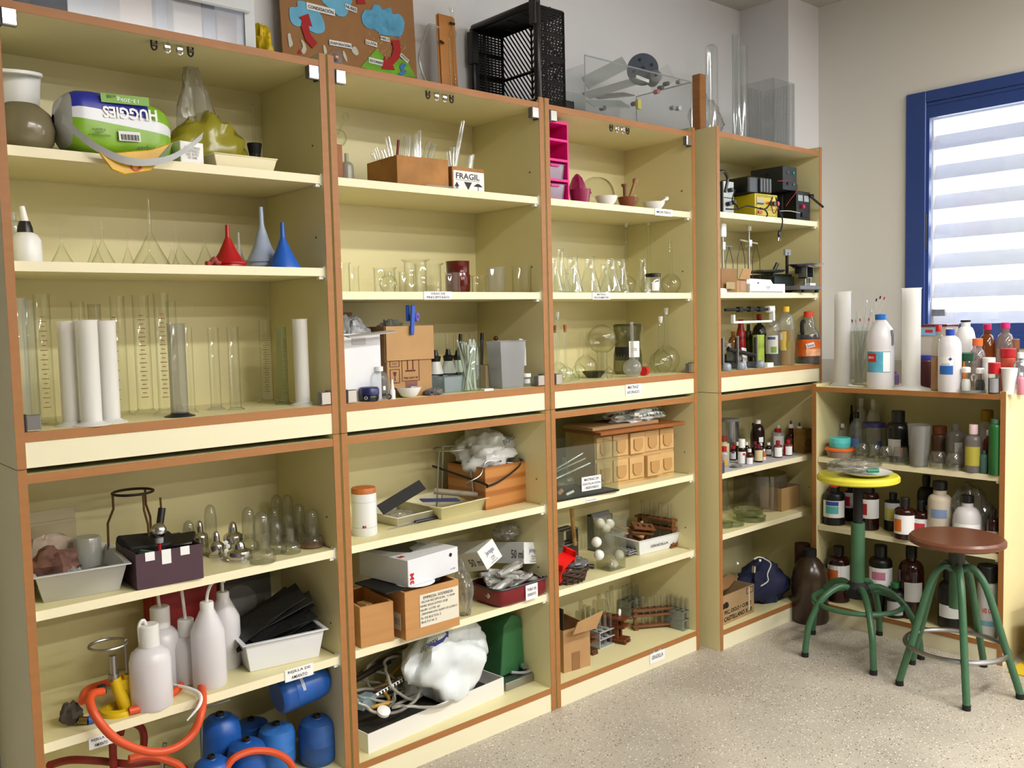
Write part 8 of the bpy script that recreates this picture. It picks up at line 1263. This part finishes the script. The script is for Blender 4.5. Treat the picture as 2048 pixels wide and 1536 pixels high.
bx('reagent_bottle','dark tall bottle in film at the back centre',1852,34,950,BKB,BLACK,3.22,((.3,.5,-.3,1.2,mat('grey paper',(186,184,184),.7)),)); bx('wrapped_bottle','white bottle wrapped in clear film with blue and red print',1879,45,962,mat('sand white',(196,184,164),.5),BLACK,3.10,((.42,.56,-.1,1.4,mat('faded blue',(120,140,176),.5)),),sh=.68,nk=.78,nr=.55,ch=.14); bx('acid_bottle','big white bottle with red label in a clear bag',1934,54,990,mat('white poly dull',(206,202,204),.45),BLACK,3.09,((.08,.48,0,2.0,PAPER),(.10,.34,-.05,1.4,mat('label crimson',(196,30,60),.5))),sh=.5,nk=.78,nr=.4,ch=.14); bag('plastic_bag','clear film bag draped round the big white bottle', aty(1940,3.14,z), (.07,.075,.12), film('clear drape',(238,238,236),(190,190,188),.12,(200,200,198),.1), 81, .25, 1.6); P = aty(1964,3.062,z+.025); one('white_disc','loose round white plastic disc before the big white bottle','disc',MB().rev([(0,-.006),(.014,-.006),(.014,.006),(0,.006)],20),WC,P,rot=(0,R90,.3)); bx('reagent_bottle','small dark bottle with yellow label at the right end',1986,24,1018,BRB,BLACK,3.08,((.02,.35,0,2.6,mat('lemon label',(200,180,40),.6)),(.35,.5,0,2.6,mat('grey paper',(186,184,184),.7))))
# ---------------------------------------------------------------- bottom
z = .08
bx('reagent_bottle','brown bottle with orange label on the bottom board',1677,43,1092,BRB,BLACK,3.12,((.30,.68,0,2.6,PAPER),(.36,.6,-.6,1.1,mat('label orange2',(216,112,50),.5))),sh=.72,nk=.82,nr=.45,ch=.14); bx('reagent_bottle','dark bottle with faded pink label behind the green post',1761,44,1090,BKB,BLACK,3.12,((.28,.68,0,2.6,PAPER),(.5,.62,-.2,1.2,mat('faded pink',(196,120,150),.6))),sh=.74,nk=.82,nr=.5,ch=.16); bx('reagent_bottle','dark bottle with torn white label',1822,48,1092,BRB,BLACK,3.13,((.25,.52,.2,1.5,mat('torn white',(200,198,194),.7)),),sh=.66,nk=.8,nr=.4,ch=.16); bx('reagent_bottle','low dark bottle among small green capped ones',1790,40,1165,BKB,mat('green bottle cap',(40,110,60),.4),3.09,((.1,.5,0,1.6,mat('grey paper',(186,184,184),.7)),)); bx('wrapped_bottle','black wrapped bottle with white label behind the brown stool',1903,50,1140,BKB,BLACK,3.12,((.2,.42,0,2.2,PAPER),),nr=.6); bx('drum_bottle','white drum with black lid and red print at the right end',1975,38,1130,mat('drum white',(206,206,206),.45),BLACK,3.10,((.18,.25,0,2.4,mat('wave blue',(110,160,180),.5)),),sh=.72,nk=.76,nr=.95,ch=.22)
o = [o for o in bpy.data.objects if o.name.startswith('drum_bottle')][0]; a = facing(o.location); rr = 19.5*mpp(o.location); text(o,'H2 O2',.035,.018,Mx((rr*math.cos(a),rr*math.sin(a),.11),(-math.sin(a),math.cos(a),0),(0,0,1)),RED,bold=.02)
# ================================================================== stools
def stool(lab, feet, seatm, u_s, v_s, w_s, hubv, ring, ringm, ringz, legbend, hubm, glabel):
    F = [onz(u,v,0) for u,v in feet]; C = sum(F, Vector())/len(F); t = thing('lab_stool', lab, 'stool', C); k = mpp(C)
    zs = topz(C, v_s); R = w_s*mpp(C+Vector((0,0,zs)))/2; zh = topz(C,hubv)
    MB().rev([(0,zs-.028),(R*.93,zs-.028),(R,zs-.022),(R,zs-.008),(R*.95,zs),(R*.6,zs-.003),(0,zs-.004)], 40).build('seat', seatm, t)
    for f in F:
        f = f-C; d = Vector((f.x,f.y,0)); n = d.normalized(); L = d.length
        pts = [n*.018+Vector((0,0,zh))]+[n*(L*a)+Vector((0,0,zh*b_)) for a,b_ in legbend]+[n*L+Vector((0,0,.015))]
        lg = MB().tube(smoothpath(pts,6), .0125, 10).build('leg', GREEN, t); MB().tube([n*L+Vector((0,0,0)),n*L+Vector((0,0,.018))], .0138, 10).build('rubber_foot', BLACKM, lg)
    MB().tube([(ring*math.cos(i*math.pi/20),ring*math.sin(i*math.pi/20),ringz) for i in range(40)], .009 if ringm is not GREEN else .010, 8, True).build('foot_ring', ringm, t)
    return t, C, zs, zh
t, C1_, zs1, zh1 = stool('green metal stool with yellow seat and bag on it', ((1610,1313),(1747,1349),(1842,1318),(1759,1270),(1625,1268)), mat('yellow seat',(222,214,66),.4), 1718, 948, 157, 1178, .165, GREEN, .2, ((.35,1.06),(.68,.88),(.92,.5)), BLACKM, '')
MB().tube([(0,0,zh1-.02),(0,0,topz(C1_,1045))], .026, 18).build('post', GREEN, t); MB().tube([(0,0,topz(C1_,1047)),(0,0,zs1-.028)], .018, 14).build('screw_spindle', BLACKM, t); MB().rev([(0,zh1-.035),(.045,zh1-.03),(.048,zh1+.01),(.03,zh1+.03),(0,zh1+.03)], 16).build('hub', BLACKM, t); MB().rev([(0,zs1-.036),(.08,zs1-.036),(.08,zs1-.028),(0,zs1-.028)], 20).build('seat_plate', BLACKM, t)
t, C2_, zs2, zh2 = stool('green metal stool with brown round seat and chrome foot ring', ((1799,1370),(1933,1420),(2040,1397),(1967,1333),(1824,1328)), mat('brown seat',(104,62,42),.3), 1917, 1072, 178, 1137, .165, STEEL, .14, ((.25,1.02),(.48,.86),(.80,.35),(.95,.12)), BLACKM, '')
MB().tube([(0,0,topz(C2_,1215)),(0,0,zh2+.01)], .024, 18).build('post', GREEN, t); MB().tube([(0,0,zh2),(0,0,zs2-.028)], .026, 16).build('screw_sleeve', mat('dark green metal2',(44,52,46),.5), t)
# plate with bag on the yellow seat
P = C1_+Vector((.0,-.035,zs1+.001)); t = thing('paper_plate','white plate with papers on the yellow stool','plate',P); MB().rev([(0,0),(.06,0),(.092,.012),(.094,.013),(.06,.004),(0,.003)],32).build('dish', PORC, t)
one('green_syringe','green and clear plastic syringe on the white plate','syringe',MB().tube([(0,0,0),(.03,-.03,.0)],.008,10),mat('green plastic',(0,130,100),.4),P+Vector((-.035,-.02,.022))); one('paper_strip','folded white paper strip on the white plate','paper',MB().box(-.03,.03,-.018,.018,0,.004),PAPER,P+Vector((.0,.03,.018)),rot=(.2,.15,.5)); bag('plastic_bag','crumpled clear plastic bag round the white plate',P+Vector((.0,.055,.012)),(.12,.075,.022),film('clear bag 2',(236,236,232),(190,188,182),.22,(205,202,196),.12),91,.35,2.2)
# things on the floor at the right edge
P = onz(2012,1318,0); t = thing('cardboard_box','tan cardboard box on the floor beside the low unit','box',Vector((3.10,-.93,0)),-.12); MB().box(0,.38,-.42,-.02,0,.235).build('box_body', mat('pale tan card',(186,152,108),.8,var=(6,.08)), t, smooth=0, bev=.002); MB().box(-.0015,0,-.42,-.02,.095,.10).build('tape', mat('tape tan',(206,178,136),.5), t, smooth=0)
one('yellow_board','flat yellow board on the floor under the cardboard box','board',MB().box(-.06,.25,-.5,-.03,0,.006),mat('yellow board',(206,176,40),.6),Vector((3.05,-.90,.0)),smooth=0)
finish_texts()
